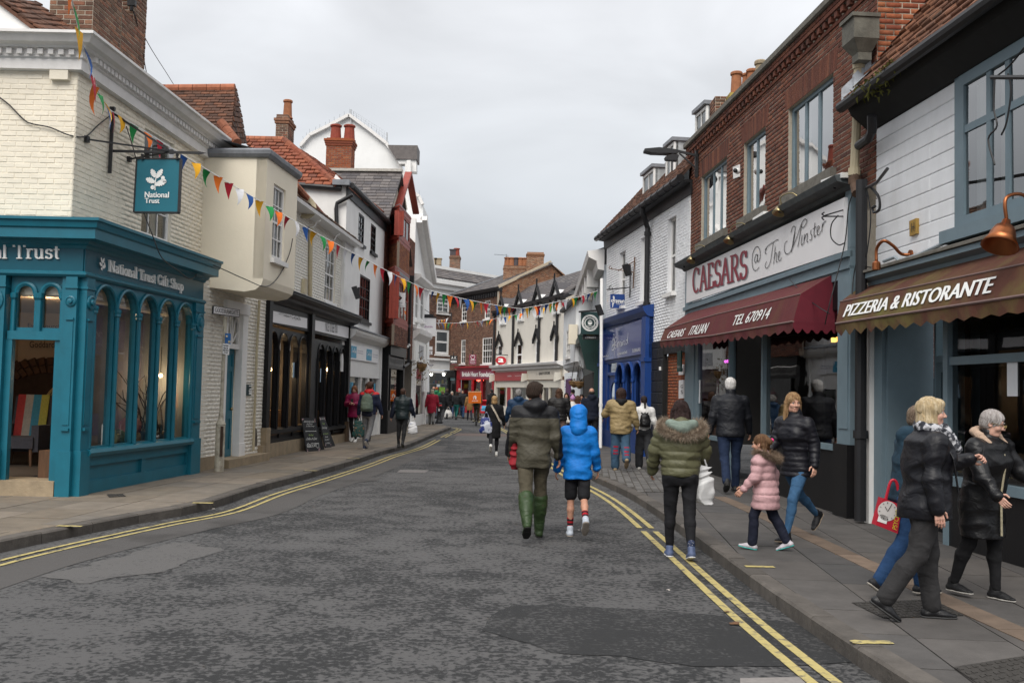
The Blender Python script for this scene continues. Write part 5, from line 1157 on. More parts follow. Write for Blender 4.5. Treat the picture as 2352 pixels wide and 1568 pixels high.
pipe(bb,[BY.P(943,650,.12),BY.P(941,745,.12),BY.P(940,752,.12),BY.P(938,835,.12),BY.P(927,843,.3)],.06,BIr)
A1=BY.X(be,0);PW=Plane((A1.x,A1.y,0),Vector((.05,1,0)),(0,0,1));pw=thing('pediment_house','narrow white stucco shop house with raking pediment beside the oriel house','building',tuple(A1))
pe=PW.uv(974,900)[0];V=lambda px,py:PW.uv(px,py)[1]
zp0=V(945,600);zp1=V(944,487);zp2=V(974,600)
w_s=[(.6,V(953,735),1.5,V(953,655)),(pe-1.9,V(966,738),pe-.9,V(966,660))]
m=MB().holed([(0,V(960,780)-1.0),(pe,V(960,780)-1.0),(pe,zp0-.3),(.5,zp1),(0,zp1)],[rp(r)for r in w_s],PW,0,1.5);m.bDD('wall',white_render,pw)
for r in w_s:window(pw,PW,r,2,2,rec=.02,fr=.12,sill=WPt,sillw=.15,room=mid_room)
m=MB();
for o,w in((.1,.5),(.3,.22)):m.bar(PW.X(.3,zp1+.05,o),PW.X(pe+.1,zp0-.25,o),w,.3,PW.n)
sweep(m,[PW.X(0,zp0-.75),PW.X(pe+.1,zp0-.75)],[(-.02,0),(.12,.04),(.3,.2),(.3,.32),(-.02,.36)]);sweep(m,[PW.X(0,w_s[0][1]-.5),PW.X(pe,w_s[0][1]-.5)],[(-.02,0),(.16,.02),(.18,.25),(-.02,.28)])
zsf=V(960,780);sweep(m,[PW.X(0,zsf),PW.X(pe+.1,zsf)],[(-.02,-.1),(.1,0),(.3,.2),(.34,.4),(-.02,.44)]);m.bDD('cornice',CWh,pw)
m=MB()
for x in(.15,pe-.4):uBX(m,PW,x,.1,x+.35,zsf-.1,.14,.16)
uBX(m,PW,.1,.1,pe,.6,.08,.1);uBX(m,PW,0,zsf-1.0,pe,zsf-.1,.10,.1);m.bDD('pilaster',WPt,pw)
ShI(pw,PW,.5,pe-.45,.6,zsf-1.05,off=.02,deep=.9,back=M('pink_display',(.55,.22,.38),.8,.15,2),panes=2)
m=MB();uBX(m,PW,1.4,zsf-.85,pe-1.4,zsf-.25,.12,.02);m.bDD('sign_panel',M('grey_print',(.35,.35,.36),.7,.5,14),pw)
p=PW.P(969,838,.5);hb=thing('dried_basket','withered brown hanging basket on the white corner shop at the far end','hanging basket',tuple(p));m=MB();random.seed(5)
for i in range(160):
 q=p+Vector((random.gauss(0,.2),random.gauss(0,.2),random.gauss(-.1,.28)));d_=Vector((random.uniform(-1,1),random.uniform(-1,1),random.uniform(-1.4,.5)))*.14;e_=d_.cross(Vector((.3,.2,.9))).normalized()*.03;m.add([q,q+d_+e_,q+d_-e_],[(0,1,2)])
m.bDD('dry_foliage',M('dry_foliage',(.15,.11,.05),.9,.4,9),hb);MB().lathe([(.05,-.3),(.2,-.1),(.24,.05)],p,(0,0,1),12).bDD('basket',wicker,hb)
TY=A1.y+3.4;TP=Plane((AtY(600,600,TY).x,TY,0),(1,0,0),(0,0,1));tw=thing('tall_white_gable_building','tall white rendered gable building rising behind the red brick house','building',(AtY(830,900,TY).x,TY,0))
pix=[(560,900),(974,900),(974,560),(971,470),(963,452),(949,442),(932,408),(912,368),(888,330),(846,297),(802,265),(757,289),(712,311),(690,336),(672,365),(600,440),(560,480)]
m=MB().holed([TP.uv(*q)for q in pix],[],TP,0,3);m.bDD('gable_wall',M('bright_white_render',(.80,.80,.79),.85,.04,2,.1,25,dirt=.12,dcol=(.6,.6,.6)),tw)
m=MB();pts=[TP.P(x,y,.05)for x,y in pix[3:14]]
for p,q in zip(pts[:-1],pts[1:]):m.bar(p,q,.14,.30,TP.n)
m.bDD('coping',CWh,tw)
m=MB();k_=0
for p,q in zip(pts[:-1],pts[1:]):
 n_=int((q-p).length/.22)
 for i in range(n_):r_=p+(q-p)*(i/n_);m.bar(r_,r_+Vector((random.uniform(-.05,.05),0,.3)),.008)
m.bDD('bird_spikes',BIr,tw)['kind']='stuff'
ma=TP.P(806,252,.1);mbp=TP.P(889,305,.1);m=MB().bar(TP.P(806,285,.1),ma,.05).bar(TP.P(889,338,.1),mbp,.05)
for t in range(1,14):
 p=ma+(mbp-ma)*t/14;q=TP.P(806+83*t/14,267+63*t/14,.1);m.bar(p-Vector((0,0,.0)),q,.006)
for s in(0,.25,.5,.75):m.bar(ma+(TP.P(806,270,.1)-ma)*s,mbp+(TP.P(889,332,.1)-mbp)*s,.006)
m.bDD('mesh_guard',M('galvanised_wire',(.35,.36,.37),.5,.1,8),tw)
dq=[TP.P(x,y,.5)for x,y in[(890,333),(959,334),(958,366),(910,365)]];m=MB().prism(dq[::-1],TP.n*-1.2);dm_=m.bDD('dormer_roof',slate,tw)
m=MB();slab(m,TP,[(912,367),(956,367),(956,394),(930,394),(930,376),(916,376)],.4,.6);m.bDD('dormer_front',WPt,tw);m=MB();slab(m,TP,[(934,368),(943,368),(944,420),(934,416)],.7,.2);m.bDD('dormer_post',WPt,tw)
def FB(x0,Y0,x1,Y1,y=900):
 return Plane((AtY(x0,y,Y0).x,Y0,0),Vector((AtY(x1,y,Y1).x-AtY(x0,y,Y0).x,Y1-Y0,0)),(0,0,1))
CB=FB(950,79,1046,83);cbn=thing('far_corner_building','distant brick building with white dentil cornice at the far street corner','building',tuple(CB.o))
L=CB.uv(1050,800)[0];zt=CB.uv(1005,676)[1];w1=rQQ(CB,[(1003.5,673),(1032,675),(1031.5,721),(1003,720)]);w2=rQQ(CB,[(999.5,757),(1031,757),(1031,815),(999.5,815)])
zs_=CB.uv(1005,826)[1]
brickwall(cbn,CB,[(-4,zs_),(L,zs_),(L,zt),(-4,zt)],[rp(w1),rp(w2)],brick_brown,mortar,maxi=0,proud=.012)
window(cbn,CB,w1,2,4,rec=.02,fr=.16,bar=.06,sill=WPt,sillw=.15,room=mid_room,cur=((0,1),),single=True);window(cbn,CB,w2,1,2,rec=.02,fr=.2,bar=.08,sill=WPt,sillw=.15,room=pale_room)
m=MB();sweep(m,[CB.X(-5,zt-.1),CB.X(L+4,zt-.1)],[(-.1,0),(.1,0),(.1,.45),(.35,.55),(.35,.8),(.6,.95),(.6,1.3),(-.1,1.5)]);co=m.bDD('cornice',WPt,cbn)
for i in range(36):uvx=-1.2+i*.27;m=MB();uBX(m,CB,uvx,zt+.4,uvx+.14,zt+.56,.28,.15);m.bDD('dentil',WPt,co)
ze_=zt+1.35;A=CB.X(-5,ze_,.5);B=CB.X(13,ze_,.5);PR_=Plane(A,B-A,CB.v*2.2-CB.n*3.2);hh=(AtY(1050,626,85.5).z-ze_)*1.75
RTl(cbn,PR_,[(0,0),(18,0),(18,hh),(0,hh)],.5,.32,slate,slate,maxi=0,tilt=.07,thick=.02,joint=.012,rag=.02)
m=MB().bar(PR_.X(0,hh,.05),PR_.X(18,hh,.05),.35,.25);m.bDD('ridge',white_render,cbn)
for x0,x1,y0,y1,pots in((979,1014.5,612,626,'b'),(1032.5,1056,589,634,'c')):
 Y=85.5;xa,xb=AtY(x0,y1,Y).x,AtY(x1,y1,Y).x;st=chimney(cbn,((xa+xb)/2,Y),xb-xa,1.0,AtY(1000,y1+6,Y).z,AtY(1000,y0,Y).z,cax,brick_chim,mortar,maxi=0,caps=2)
 if pots=='b':
  for i in range(3):pot(st,(AtY(985+11*i,600,Y).x,Y,AtY(1000,y0,Y).z+.05),.28,.62,pot_buff,True)
 else:pot(st,(AtY(1040,600,Y).x,Y,AtY(1000,y0,Y).z),.28,.6,pot_dark,True);pot(st,(AtY(1048.5,600,Y).x,Y,AtY(1000,y0,Y).z),.28,.75,M('red_chimney_pot',(.24,.05,.03)))
m=MB();uBX(m,CB,-4,CB.uv(1000,848)[1],L,zs_-.05,.12,.14);uBX(m,CB,-4,zs_-.05,L,zs_+.12,.3,.3);zsl=CB.uv(1000,856)[1];uBX(m,CB,-4,zsl,L,zsl+.2,.2,.2);uBX(m,CB,-4,.1,CB.uv(968,900)[0],zsl,.1,.12);sfc=m.bDD('shopfront',WPt,cbn)
m=MB();text(m,'FAIRFAX WELLS'[0:0]+'CHILDS WELLS',PQ(CB,[(962,835),(994,836.5),(994,840.5),(962,839.5)],.14));m.bDD('lettering',letter_dkblue,sfc)
ShI(cbn,CB,CB.uv(968,900)[0],L,.3,zsl,off=.05,deep=2.5,panes=3,back=M('pharmacy_shelving',(.36,.33,.16),.8,.5,3),fl=mid_room)
random.seed(11);shelf=MB()
for r in range(4):uBX(shelf,CB,1.4,.75+r*.5,L-.3,.80+r*.5,-.4,.3)
shelf.bDD('shelf',WPt,cbn)
pk=[M('pack_%d'%i,c_,.6,.1,9)for i,c_ in enumerate([(.5,.08,.08),(.6,.55,.5),(.08,.25,.4),(.15,.35,.12),(.6,.45,.08)])]
for k in range(5):
 m=MB()
 for i in range(14):x=random.uniform(1.5,L-.5);r=random.randrange(4);uBX(m,CB,x,.8+r*.5,x+.11,.8+r*.5+random.uniform(.15,.36),-.3,.1)
 o=m.bDD('shelf_goods',pk[k],cbn);o['kind']='stuff'
for x0,x1,y0,y1,c_ in((969,979,879,889,(.65,.45,.05)),(1009,1022,889,902,(.22,.42,.05)),(1003,1011,882,888,(.6,.65,.68)),(968,978,893,900,(.5,.04,.06))):
 m=MB();slab(m,CB,[(x0,y0),(x1,y0),(x1,y1),(x0,y1)],.07,.01);m.bDD('window_poster',M('poster_%d'%x0,c_,.6,.25,4),cbn)
for px in(990.5,1019):p=CB.P(px,863,-.6);MB().lathe([(.06,0),(.12,.1),(.12,.2),(.0,.22)],p,(0,0,1),10).bDD('spot_lamp',emit('cool_lamp',(1,.95,.85),3),cbn)
for y0,y1,s,nm in((795.5,803.5,'','blank'),(806,814,'ALDWARK','x')):
 m=MB();slab(m,CB,[(969.5,y0),(993.5,y0),(993.5,y1),(969.5,y1)],.05,.05);sg=m.bDD('street_sign',white_sign);sg['label']='white street name sign reading ALDWARK on brick corner' if s else 'plain white weathered plate above the ALDWARK street sign';sg['category']='sign'
 if s:
  m=MB();text(m,s,PQ(CB,[(973,808),(990.5,808),(990.5,812.5),(973,812.5)],.07));m.bDD('lettering',LBk,sg)
HB=FB(1031.5,80,1149,72);hb_=thing('brown_brick_house','brown brick house with hipped slate roof and maroon charity shopfront','building',tuple(HB.o))
L=HB.uv(1149,800)[0];zt=(HB.uv(1034,682)[1]+HB.uv(1149,668)[1])/2
ws_=[[(1061,696),(1072.5,695),(1072,738),(1060.5,738.5)],[(1114,690),(1126,689),(1125.5,732),(1113.5,733)],[(1059,780),(1069,779.5),(1069,835.5),(1059,836)],[(1108,775.5),(1130.5,774.5),(1130.5,835.5),(1108,836.5)]]
rs_=[rQQ(HB,w)for w in ws_];z0_=HB.uv(1090,842)[1]
brickwall(hb_,HB,[(0,HB.uv(1090,868)[1]),(L,HB.uv(1090,868)[1]),(L,zt),(0,zt)],[rp(r)for r in rs_],brick_brown,mortar,maxi=0,proud=.012)
for i,r in enumerate(rs_):window(hb_,HB,r,2 if i<3 else 4,4,rec=.02,fr=.09,bar=.035,sill=WPt,sillw=.14,room=mid_room,single=(i==3))
m=MB();sweep(m,[HB.X(-.2,zt),HB.X(L+.1,zt)],[(0,-.25),(.1,-.22),(.35,-.02),(.4,.14),(0,.18)])
for i in range(22):uBX(m,HB,.1+i*(L-.2)/22,zt-.5,.24+i*(L-.2)/22,zt-.2,.28,.28)
m.bDD('eaves_gutter',BIr,hb_)
A=HB.X(-.2,zt+.15,.35);B=HB.X(L+.05,zt+.15,.35);C_=HB.P(1214,618.5,-3.6);D_=HB.P(1088,657,-1.2);PRh=plane3(A,B,C_)
top=puv(PRh,HB.P(1214,618.5,-4.0));
hl=top[1];RTl(hb_,PRh,[puv(PRh,A),puv(PRh,B),(puv(PRh,B)[0]+.2,hl),(puv(PRh,A)[0]+4.5,hl)],.40,.24,slate,slate,maxi=0,tilt=.07,thick=.018,joint=.012,rag=.02)
q1=PRh.X(puv(PRh,A)[0],0,.04);q2=PRh.X(puv(PRh,A)[0]+4.5,hl,.04);q3=PRh.X(puv(PRh,B)[0]+.2,hl,.04);MB().bar(q1,q2,.3,.08).bar(q2,q3,.3,.08).bDD('lead_hip',lead,hb_)
MB().add([q2,q3,q3-HB.n*4-Vector((0,0,3)),q2-HB.n*4-Vector((0,0,3))],[(0,1,2,3)]).bDD('rear_slope',slate,hb_)
GP=Plane(HB.X(L,0),-HB.n,(0,0,1))
tu,tv=(q3-GP.o).dot(GP.u),q3.z
brickwall(hb_,GP,[(0,.1),(tu*2+.2,.1),(tu*2+.2,zt-.3),(tu+.1,tv+.05),(-.2,zt+.1)],[],brick_tan,mortar,maxi=0,name='gable_wall',proud=.012)
m=MB().bar(GP.X(-.3,zt+.15,.06),GP.X(tu+.1,tv+.12,.06),.2,.12,GP.n);m.bDD('verge_coping',M('cream_coping',(.45,.38,.28),.9,.1,5),hb_)
Y=(GP.X(tu,0)).y+.0;xa,xb=AtY(1210,600,Y).x,AtY(1249,600,Y).x;chimney(hb_,((xa+xb)/2,Y+.3),xb-xa,.9,zt+.2,AtY(1228,582,Y).z,cax,brick_tan,mortar,maxi=0,caps=2)
Y+=1.3;xa,xb=AtY(1156,620,Y).x,AtY(1212,620,Y).x;st=chimney(hb_,((xa+xb)/2,Y+.3),xb-xa,.7,tv-1.2,AtY(1180,612,Y).z,cax,brick_tan,mortar,maxi=0,caps=1)
for i in range(5):pot(st,(AtY(1165.5+10*i,600,Y).x,Y+.3,AtY(1180,612,Y).z+.02),.27,AtY(1180,591,Y).z-AtY(1180,612,Y).z,pot_dark if i==2 else pot_clay)
p=AtY(1163,600,Y+.1);an=thing('tv_aerial','thin television aerial above the row of clay chimney pots','aerial',(p.x,p.y,p.z));m=MB().bar(p-Vector((0,0,1.0)),p+Vector((0,0,.55)),.025).bar(p+Vector((-.95,0,.5)),p+Vector((.12,0,.44)),.02)
for i in range(9):m.bar(p+Vector((-.9+.1*i,-.15,.5)),p+Vector((-.9+.1*i,.15,.5)),.012)
for z in(.0,.15,.3):m.bar(p+Vector((-.12,0,z)),p+Vector((.2,0,z+.1)),.015)
m.bDD('aerial_rods',BIr,an)
HS=Plane(HB.o+HB.n*.1,HB.u,(0,0,1));h0,h1=HS.uv(1051,900)[0],HS.uv(1137,900)[0];zf1,zf0=HS.uv(1090,849)[1],HS.uv(1090,869)[1]
m=MB();uBX(m,HS,h0,zf0-.1,h1,zf1+.2,.12,.2);uBX(m,HS,h0-.05,zf1+.14,h1+.05,zf1+.26,.3,.3);uBX(m,HS,h0,.1,h0+.45,zf0,.12,.2);uBX(m,HS,h1-.3,.1,h1,zf0,.12,.2);uBX(m,HS,h0,.1,h1,.7,.1,.2)
for t in(.42,.66):uBX(m,HS,h0+(h1-h0)*t-.09,.6,h0+(h1-h0)*t+.09,zf0,.08,.15)
hs=m.bDD('shopfront',red_paint,hb_)
m=MB();slab(m,HS,[(1057,850),(1132,849.5),(1132,869),(1057,868.5)],.14,.05);m.bDD('sign_panel',burgundy,hs)
m=MB();text(m,'British Heart Foundation',PQ(HS,[(1061.5,853.5),(1134,853),(1134,865),(1061.5,864)],.16),bold=.02);m.bDD('lettering',LWh,hs)
ShI(hb_,HS,h0+.45,h1-.3,.7,zf0-.1,panes=3,back=M('red_brown_shop',(.22,.08,.07),.8,.6,2))
m=MB();
for px in(1099,1107):p=HS.P(px,871,-.3);m.ball(p,.16,8)
m.bDD('red_lamps',emit('red_lamp',(1,.08,.05),4),hb_)
KS=HS;k0_,k1_=KS.uv(1029.5,900)[0],KS.uv(1050,900)[0];m=MB();zk=KS.uv(1040,857)[1];uBX(m,KS,k0_,zk-.35,k1_,zk+.1,.2,.3);uBX(m,KS,k0_,.1,k0_+.25,zk,.1,.2);uBX(m,KS,k1_-.25,.1,k1_,zk,.1,.2);uBX(m,KS,k0_+.25,.1,k1_-.25,2.3,-.2,.05);uBX(m,KS,k0_-.1,zk+.1,k1_+.1,zk+.22,.35,.3);ks=m.bDD('barber_shopfront',BPt,hb_)
m=MB();slab(m,KS,[(1034.5,866),(1048.5,866),(1048.5,873),(1034.5,873)],.02,.05);m.bDD('shop_plate',M('pale_teal_plate',(.25,.42,.45),.6,.05),ks)
def hang_sign(P,pix,off,depth,mat,name,label,parent_cat='sign',bracket=None,lift=None):
 c=P.P((pix[0][0]+pix[2][0])/2,(pix[0][1]+pix[2][1])/2,off);t=thing(name,label,parent_cat,tuple(c));m=MB();slab(m,P,pix,off,depth);m.bDD('board',mat,t);return t
def board_at(Y,pix,mat,name,label,depth=.06):
 P=Plane((0,Y,0),(1,0,0),(0,0,1));c=P.P((pix[0][0]+pix[2][0])/2,(pix[0][1]+pix[2][1])/2);t=thing(name,label,'sign',tuple(c));m=MB();slab(m,P,pix,0,depth);m.bDD('board',mat,t);return t,P
t,P=board_at(77,[(1034.5,816),(1050.5,816.5),(1050,837.5),(1034,837.5)],M('black_sign',(.012,.012,.014),.3,.02),'barber_sign','black hanging barber sign beside the heart charity sign')
m=MB();text(m,'A K',PQ(P,[(1036.5,818),(1048.5,818),(1048.5,825),(1036.5,825)],.01));text(m,'BARBER',PQ(P,[(1035.5,827.5),(1049.5,828),(1049.5,831.5),(1035.5,831.5)],.01),bold=.012);text(m,'01904 803746',PQ(P,[(1036,833),(1049,833),(1049,834.8),(1036,834.8)],.01));m.bDD('lettering',LWh,t);MB().tube([P.P(1042,820,.02),P.P(1042,815,.02)],.04).tube([P.P(1042,811,-1.6),P.P(1042,815,0)],.04).bDD('bracket',BIr,t)
m=MB()
for i in range(6):q0=1036+2.2*i;slab(m,P,[(q0+1,835.3),(q0+2,835.3),(q0+1,837),(q0,837)],.012,.004)
m.bDD('stripes',red_paint,t)
t,P=board_at(74,[(1078,814),(1094,814),(1093.5,837.5),(1077.5,837)],burgundy,'heart_sign','maroon hanging sign with white heart outline above the charity shopfront')
m=MB();text(m,'British Heart',PQ(P,[(1079.5,829),(1092,829),(1092,831.5),(1079.5,831.5)],.01));text(m,'Foundation',PQ(P,[(1080,832.5),(1092,832.8),(1092,835.3),(1080,835)],.01))
strokes(m,[SmL([(.05,.1),(.25,.22),(.35,.0),(.42,.3),(.5,.2),(.15,.62),(.22,.95),(.42,.98),(.5,.82),(.58,.98),(.78,.95),(.85,.62),(.5,.2),(.58,.3),(.66,.02),(.75,.22),(.95,.1)])],PQ(P,[(1079.5,815.5),(1092.5,815.5),(1092.5,828),(1079.5,828)],.01),.07,.07,P.n);m.bDD('lettering',LWh,t);MB().tube([P.P(1086,814,-.02),P.P(1086,807,-1.2)],.03).bDD('bracket',BIr,t)
CT=FB(1137,71.8,1298,58);ct=thing('cream_terrace','cream rendered terrace with black pointed window hoods and dormers','building',tuple(CT.o))
L=CT.uv(1296,800)[0];zt=(CT.uv(1140,720)[1]+CT.uv(1281,682)[1])/2;cv=lambda x,y:CT.uv(x,y)
tw_=[[(1143,792),(1153.5,791),(1153.5,843),(1143,843)],[(1187,789),(1199,788),(1199,841),(1187,841.5)],[(1230,782),(1239,781),(1238.5,840),(1230,840)],[(1271.5,775.5),(1281,774),(1280.6,836),(1271.5,837)]]
tr_=[rQQ(CT,w)for w in tw_];zc=(cv(1140,848)[1]+cv(1290,841)[1])/2
m=MB().holed([(0,zc-.6),(L,zc-.6),(L,zt),(0,zt)],[rp(r)for r in tr_],CT,0,.25);m.bDD('wall',M('off_white_render',(.66,.62,.55),.85,.04,1.5,.12,30,dirt=.2,dscale=.5,dcol=(.45,.42,.37)),ct)
for i,r in enumerate(tr_):
 w=window(ct,CT,r,1,2,rec=.0,fr=.1,bar=.05,sill=WPt,sillw=.12,room=mid_room)
 m=MB();c_=(r[0]+r[2])/2;hw=(r[2]-r[0])/2+.2;top=r[3]+.68
 m.bar(CT.X(c_-hw,r[3]-.02,.12),CT.X(c_+.02,top,.12),.20,.12,CT.n).bar(CT.X(c_+hw,r[3]-.02,.12),CT.X(c_-.02,top,.12),.20,.12,CT.n).bar(CT.X(c_,top-.15,.14),CT.X(c_,top+.30,.14),.08)
 m.bar(CT.X(c_-hw,r[3]+.05,.12),CT.X(c_-hw,r[3]-.2,.12),.13,.1,CT.n).bar(CT.X(c_+hw,r[3]+.05,.12),CT.X(c_+hw,r[3]-.2,.12),.13,.1,CT.n);m.bDD('window_hood',BPt,ct)
for px in(1137.5,1180.5,1240,1281.5):u,_=cv(px,800);MB().tube([CT.X(u,zc,.1),CT.X(u,zt-.05,.1)],.085,8).box(CT.X(u,zt-.1,.12),.32,.25,.32).bDD('drainpipe',BIr,ct)
A=CT.X(-.2,zt,.35);B=CT.X(L+.6,zt,.35);PC=Plane(A,B-A,CT.v*1.6-CT.n*2.2);RTl(ct,PC,[(0,0),(L+.8,0),(L+.8,3.6),(0,3.6)],.48,.30,slate,slate,maxi=0,tilt=.07,thick=.016,joint=.012,rag=.02)
m=MB();sweep(m,[CT.X(-.2,zt),CT.X(L+.6,zt)],[(0,-.2),(.1,-.18),(.34,-.02),(.38,.1),(0,.12)]);m.bDD('gutter',BIr,ct)
for px,py in((1157.5,690),(1198,676),(1240,662),(1281,650)):
 u=cv(px,700)[0];z0=zt-1.0;d=MB();hw=.68;zt2=zt+.52
 d.prism([CT.X(u-hw,z0,.12),CT.X(u+hw,z0,.12),CT.X(u+hw,zt2-.3,.12),CT.X(u,zt2+.35,.12),CT.X(u-hw,zt2-.3,.12)],-CT.n*2.0);dd=d.bDD('dormer',WPt,ct)
 m=MB().bar(CT.X(u-hw-.22,zt2-.62,.22),CT.X(u+.02,zt2+.45,.22),.26,.1,CT.n).bar(CT.X(u+hw+.22,zt2-.62,.22),CT.X(u-.02,zt2+.45,.22),.26,.1,CT.n).bar(CT.X(u,zt2+.25,.24),CT.X(u,zt2+.95,.24),.10);m.bDD('bargeboard',BPt,dd)
 for s in(-1,1):
  p0=CT.X(u,zt2+.42,.3);p1=CT.X(u+s*(hw+.25),zt2-.62,.3);k=-CT.n*2.3;MB().add([p0,p1,p1+k,p0+k],[(0,1,2,3)]).bDD('dormer_slope',slate,dd)
 window(dd,CT,(u-.42,z0+.06,u+.42,zt2-.25),1,2,off=.13,rec=-.02,fr=.08,bar=.04,room=mid_room,deep=.08)
m=MB();sweep(m,[CT.X(-.1,zc),CT.X(L+.1,zc)],[(0,-.05),(.1,0),(.45,.12),(.5,.25),(0,.32)]);co=m.bDD('shop_cornice',CWh,ct)
m=MB()
for i in range(52):uBX(m,CT,i*L/52,zc-.10,i*L/52+.09,zc+.02,.3,.25)
m.bDD('cornice_teeth',CWh,co)
us=cv(1214,858)[0];zs1,zs0=zc-.2,zc-.82
m=MB();uBX(m,CT,.05,zs0,us-.05,zs1,.12,.15);m.bDD('sign_panel',M('red_sign',(.32,.03,.035),.4,.04),ct)
m=MB();uBX(m,CT,us+.05,zs0+.04,L-.3,zs1,.12,.15);m.bDD('sign_panel',M('cream_sign',(.62,.56,.47),.5,.05),ct)
m=MB();text(m,'amplifon',PQ(CT,[(1165.5,861.5),(1175,861),(1175,865.5),(1165.5,866)],.13));text(m,'Hearing Specialists',PQ(CT,[(1183,861.5),(1197,861),(1197,864),(1183,864.5)],.13));m.bDD('lettering',LWh,ct)
m=MB();text(m,'QUALITY STITCHES',PQ(CT,[(1237.5,855),(1263,853),(1263,860.5),(1237.5,862)],.13),bold=.01)
strokes(m,[SmL([(.1,.2),(.2,.8),(.5,.9),(.8,.5),(.5,.2),(.3,.5),(.6,.6)])],PQ(CT,[(1229.5,856),(1235.5,855.5),(1235.5,862),(1229.5,862.5)],.13),.05,.05,CT.n);strokes(m,[SmL([(.1,.2),(.2,.8),(.5,.9),(.8,.5),(.5,.2),(.3,.5),(.6,.6)])],PQ(CT,[(1265,853.5),(1272,853),(1272,860),(1265,860.5)],.13),.05,.05,CT.n);m.bDD('lettering',LBk,ct)
m=MB();z9=zs0-.45
for a,b in((0,.28),(us-.2,us+.2),(L-.5,L-.15)):uBX(m,CT,a,.1,b,zs0,.08,.2)
for a in(.12,us-.02,L-.35):m.prism([CT.X(a,zs0+.05,.1),CT.X(a,zs0-.1,.5),CT.X(a,zs0+.1,.5),CT.X(a,zs0+.45,.45),CT.X(a,zs0+.45,.1)][::-1],CT.u*.14);
uBX(m,CT,0,z9,L-.2,zs0,.0,.14);uBX(m,CT,0,.1,L-.2,.75,.02,.14)
for t in(.35,.5):uBX(m,CT,us*t,.7,us*t+.1,z9,0,.12)
for t in(.25,.42,.6):uBX(m,CT,us+(L-us)*t,.7,us+(L-us)*t+.1,z9,0,.12)
m.bDD('shopfront',M('cream_shop_paint',(.62,.58,.50),.5,.05,4,dirt=.15),ct)
ShI(ct,CT,.25,us-.2,.7,z9,panes=3,back=M('clinic_back',(.30,.36,.33),.8,.3,1.5));ShI(ct,CT,us+.2,L-.4,.7,z9,panes=4,back=M('stitch_back',(.32,.27,.20),.8,.4,2),deep=1.2)
m=MB();uBX(m,CT,us*.37,.3,us*.49,z9,-.04,.03);m.bDD('red_door',red_paint,ct)
p=CT.X(L-1.2,z9-.25,-.5);MB().bar(p-CT.u*.6,p+CT.u*.5,.1,.06).bDD('strip_lamp',tube_white,ct)
t,P=board_at(48.6,[(1138,819)]*0 or[(1138,818),(1163,818),(1163,837),(1138,837)],red_paint,'oval_sign','red oval hanging sign with a white letter a')if False else(thing('oval_sign','red oval hanging sign with a white letter a','sign',tuple(AtY(1150.7,827.6,69))),Plane((0,69,0),(1,0,0),(0,0,1)))
c=P.uv(1150.7,827.6);r1=P.uv(1163,827.6)[0]-c[0];r2=P.uv(1150.7,818)[1]-c[1];MB().prism([P.X(c[0]+r1*math.cos(2*math.pi*i/28),c[1]+r2*math.sin(2*math.pi*i/28))for i in range(28)],(0,.06,0)).bDD('board',M('bright_red_sign',(.45,.02,.03),.35,.02),t)
m=MB();text(m,'a',[P.X(c[0]-r1*.42,c[1]+r2*.5,.012),P.X(c[0]+r1*.38,c[1]+r2*.5,.012),P.X(c[0]+r1*.38,c[1]-r2*.45,.012),P.X(c[0]-r1*.42,c[1]-r2*.45,.012)],bold=.05);m.bDD('lettering',LWh,t)
m=MB();b0=P.X(c[0]-r1*1.1,c[1]+r2*1.35);b1=P.X(c[0]+r1*1.35,c[1]+r2*1.35);m.bar(b0,b1,.05);m.bar(b1,b1+Vector((0,0,.5)),.05).bar(b0,b0+Vector((0,1.6,0)),.05);m.tube([tuple(P.X(c[0]-r1*.6+.22*math.cos(a/3),c[1]+r2*1.35+.24+.22*math.sin(a/3),0))for a in range(0,18)],.02,5);m.bDD('bracket',BIr,t)
JH=FB(1296,57.5,1342,46.5);jh2=thing('white_jettied_house','small white house with rounded jetty above a purple door','building',tuple(JH.o))
L=JH.uv(1342,800)[0];kf=L/5.6;JF=Plane(JH.o+JH.n*1.0,JH.u,(0,0,1));j0,j1=JF.uv(1294,780)[0],JF.uv(1322,780)[0];zb_,zt_=JF.uv(1305,848)[1],JF.uv(1300,712)[1]
wr=rQQ(JF,[(1300.5,759),(1310,757),(1310,820),(1300.5,821)])
m=MB().holed([(j0,zb_+.25),(j1,zb_+.25),(j1,zt_),(j0,zt_)],[rp(wr)],JF,0,.2);m.bDD('jetty_front',M('cool_white_render',(.72,.74,.76),.85,.06,2,.1,25,dirt=.3,dcol=(.5,.5,.5)),jh2);cwr=_mats['cool_white_render']
window(jh2,JF,wr,4,4,rec=.01,fr=.06,bar=.03,sill=WPt,sillw=.08,room=mid_room)
pr=[(0,zb_+.25),(0,zt_),(2.2,zt_+.1),(2.2,zb_),(.4,zb_-.06),(.15,zb_),(.04,zb_+.1)]
Pa=[JF.X(j0,z,-o)for o,z in pr];Pb=[JF.X(j1+.15,z,-o-.12)for o,z in pr];m=MB().add(Pa+Pb,[(i,(i+1)%7,7+(i+1)%7,7+i)for i in range(7)if i!=0]+[tuple(range(7))[::-1],tuple(range(7,14))]);m.add([JF.X(j1,zb_+.25),Pb[0],Pb[1],JF.X(j1,zt_)],[(0,1,2,3)]);m.bDD('jetty',cwr,jh2)
m=MB().box(JF.X(j1+.05,zb_+1.35,.12),.35,.4,.8).bDD('alarm_box',cream_render,jh2)
m=MB();uBX(m,JH,-.1,.1,L,zb_+.1,0,.2);m.bDD('wall',cwr,jh2)
PP_=M('purple_paint',(.07,.012,.09),.5,.1,5);m=MB();uBX(m,JH,.8*kf,.12,2.2*kf,zb_-.25,.05,.05)
for i in range(7):uBX(m,JH,(.84+i*.19)*kf,.2,(1.0+i*.19)*kf,zb_-.35,.07,.03)
m.bDD('purple_door',PP_,jh2)
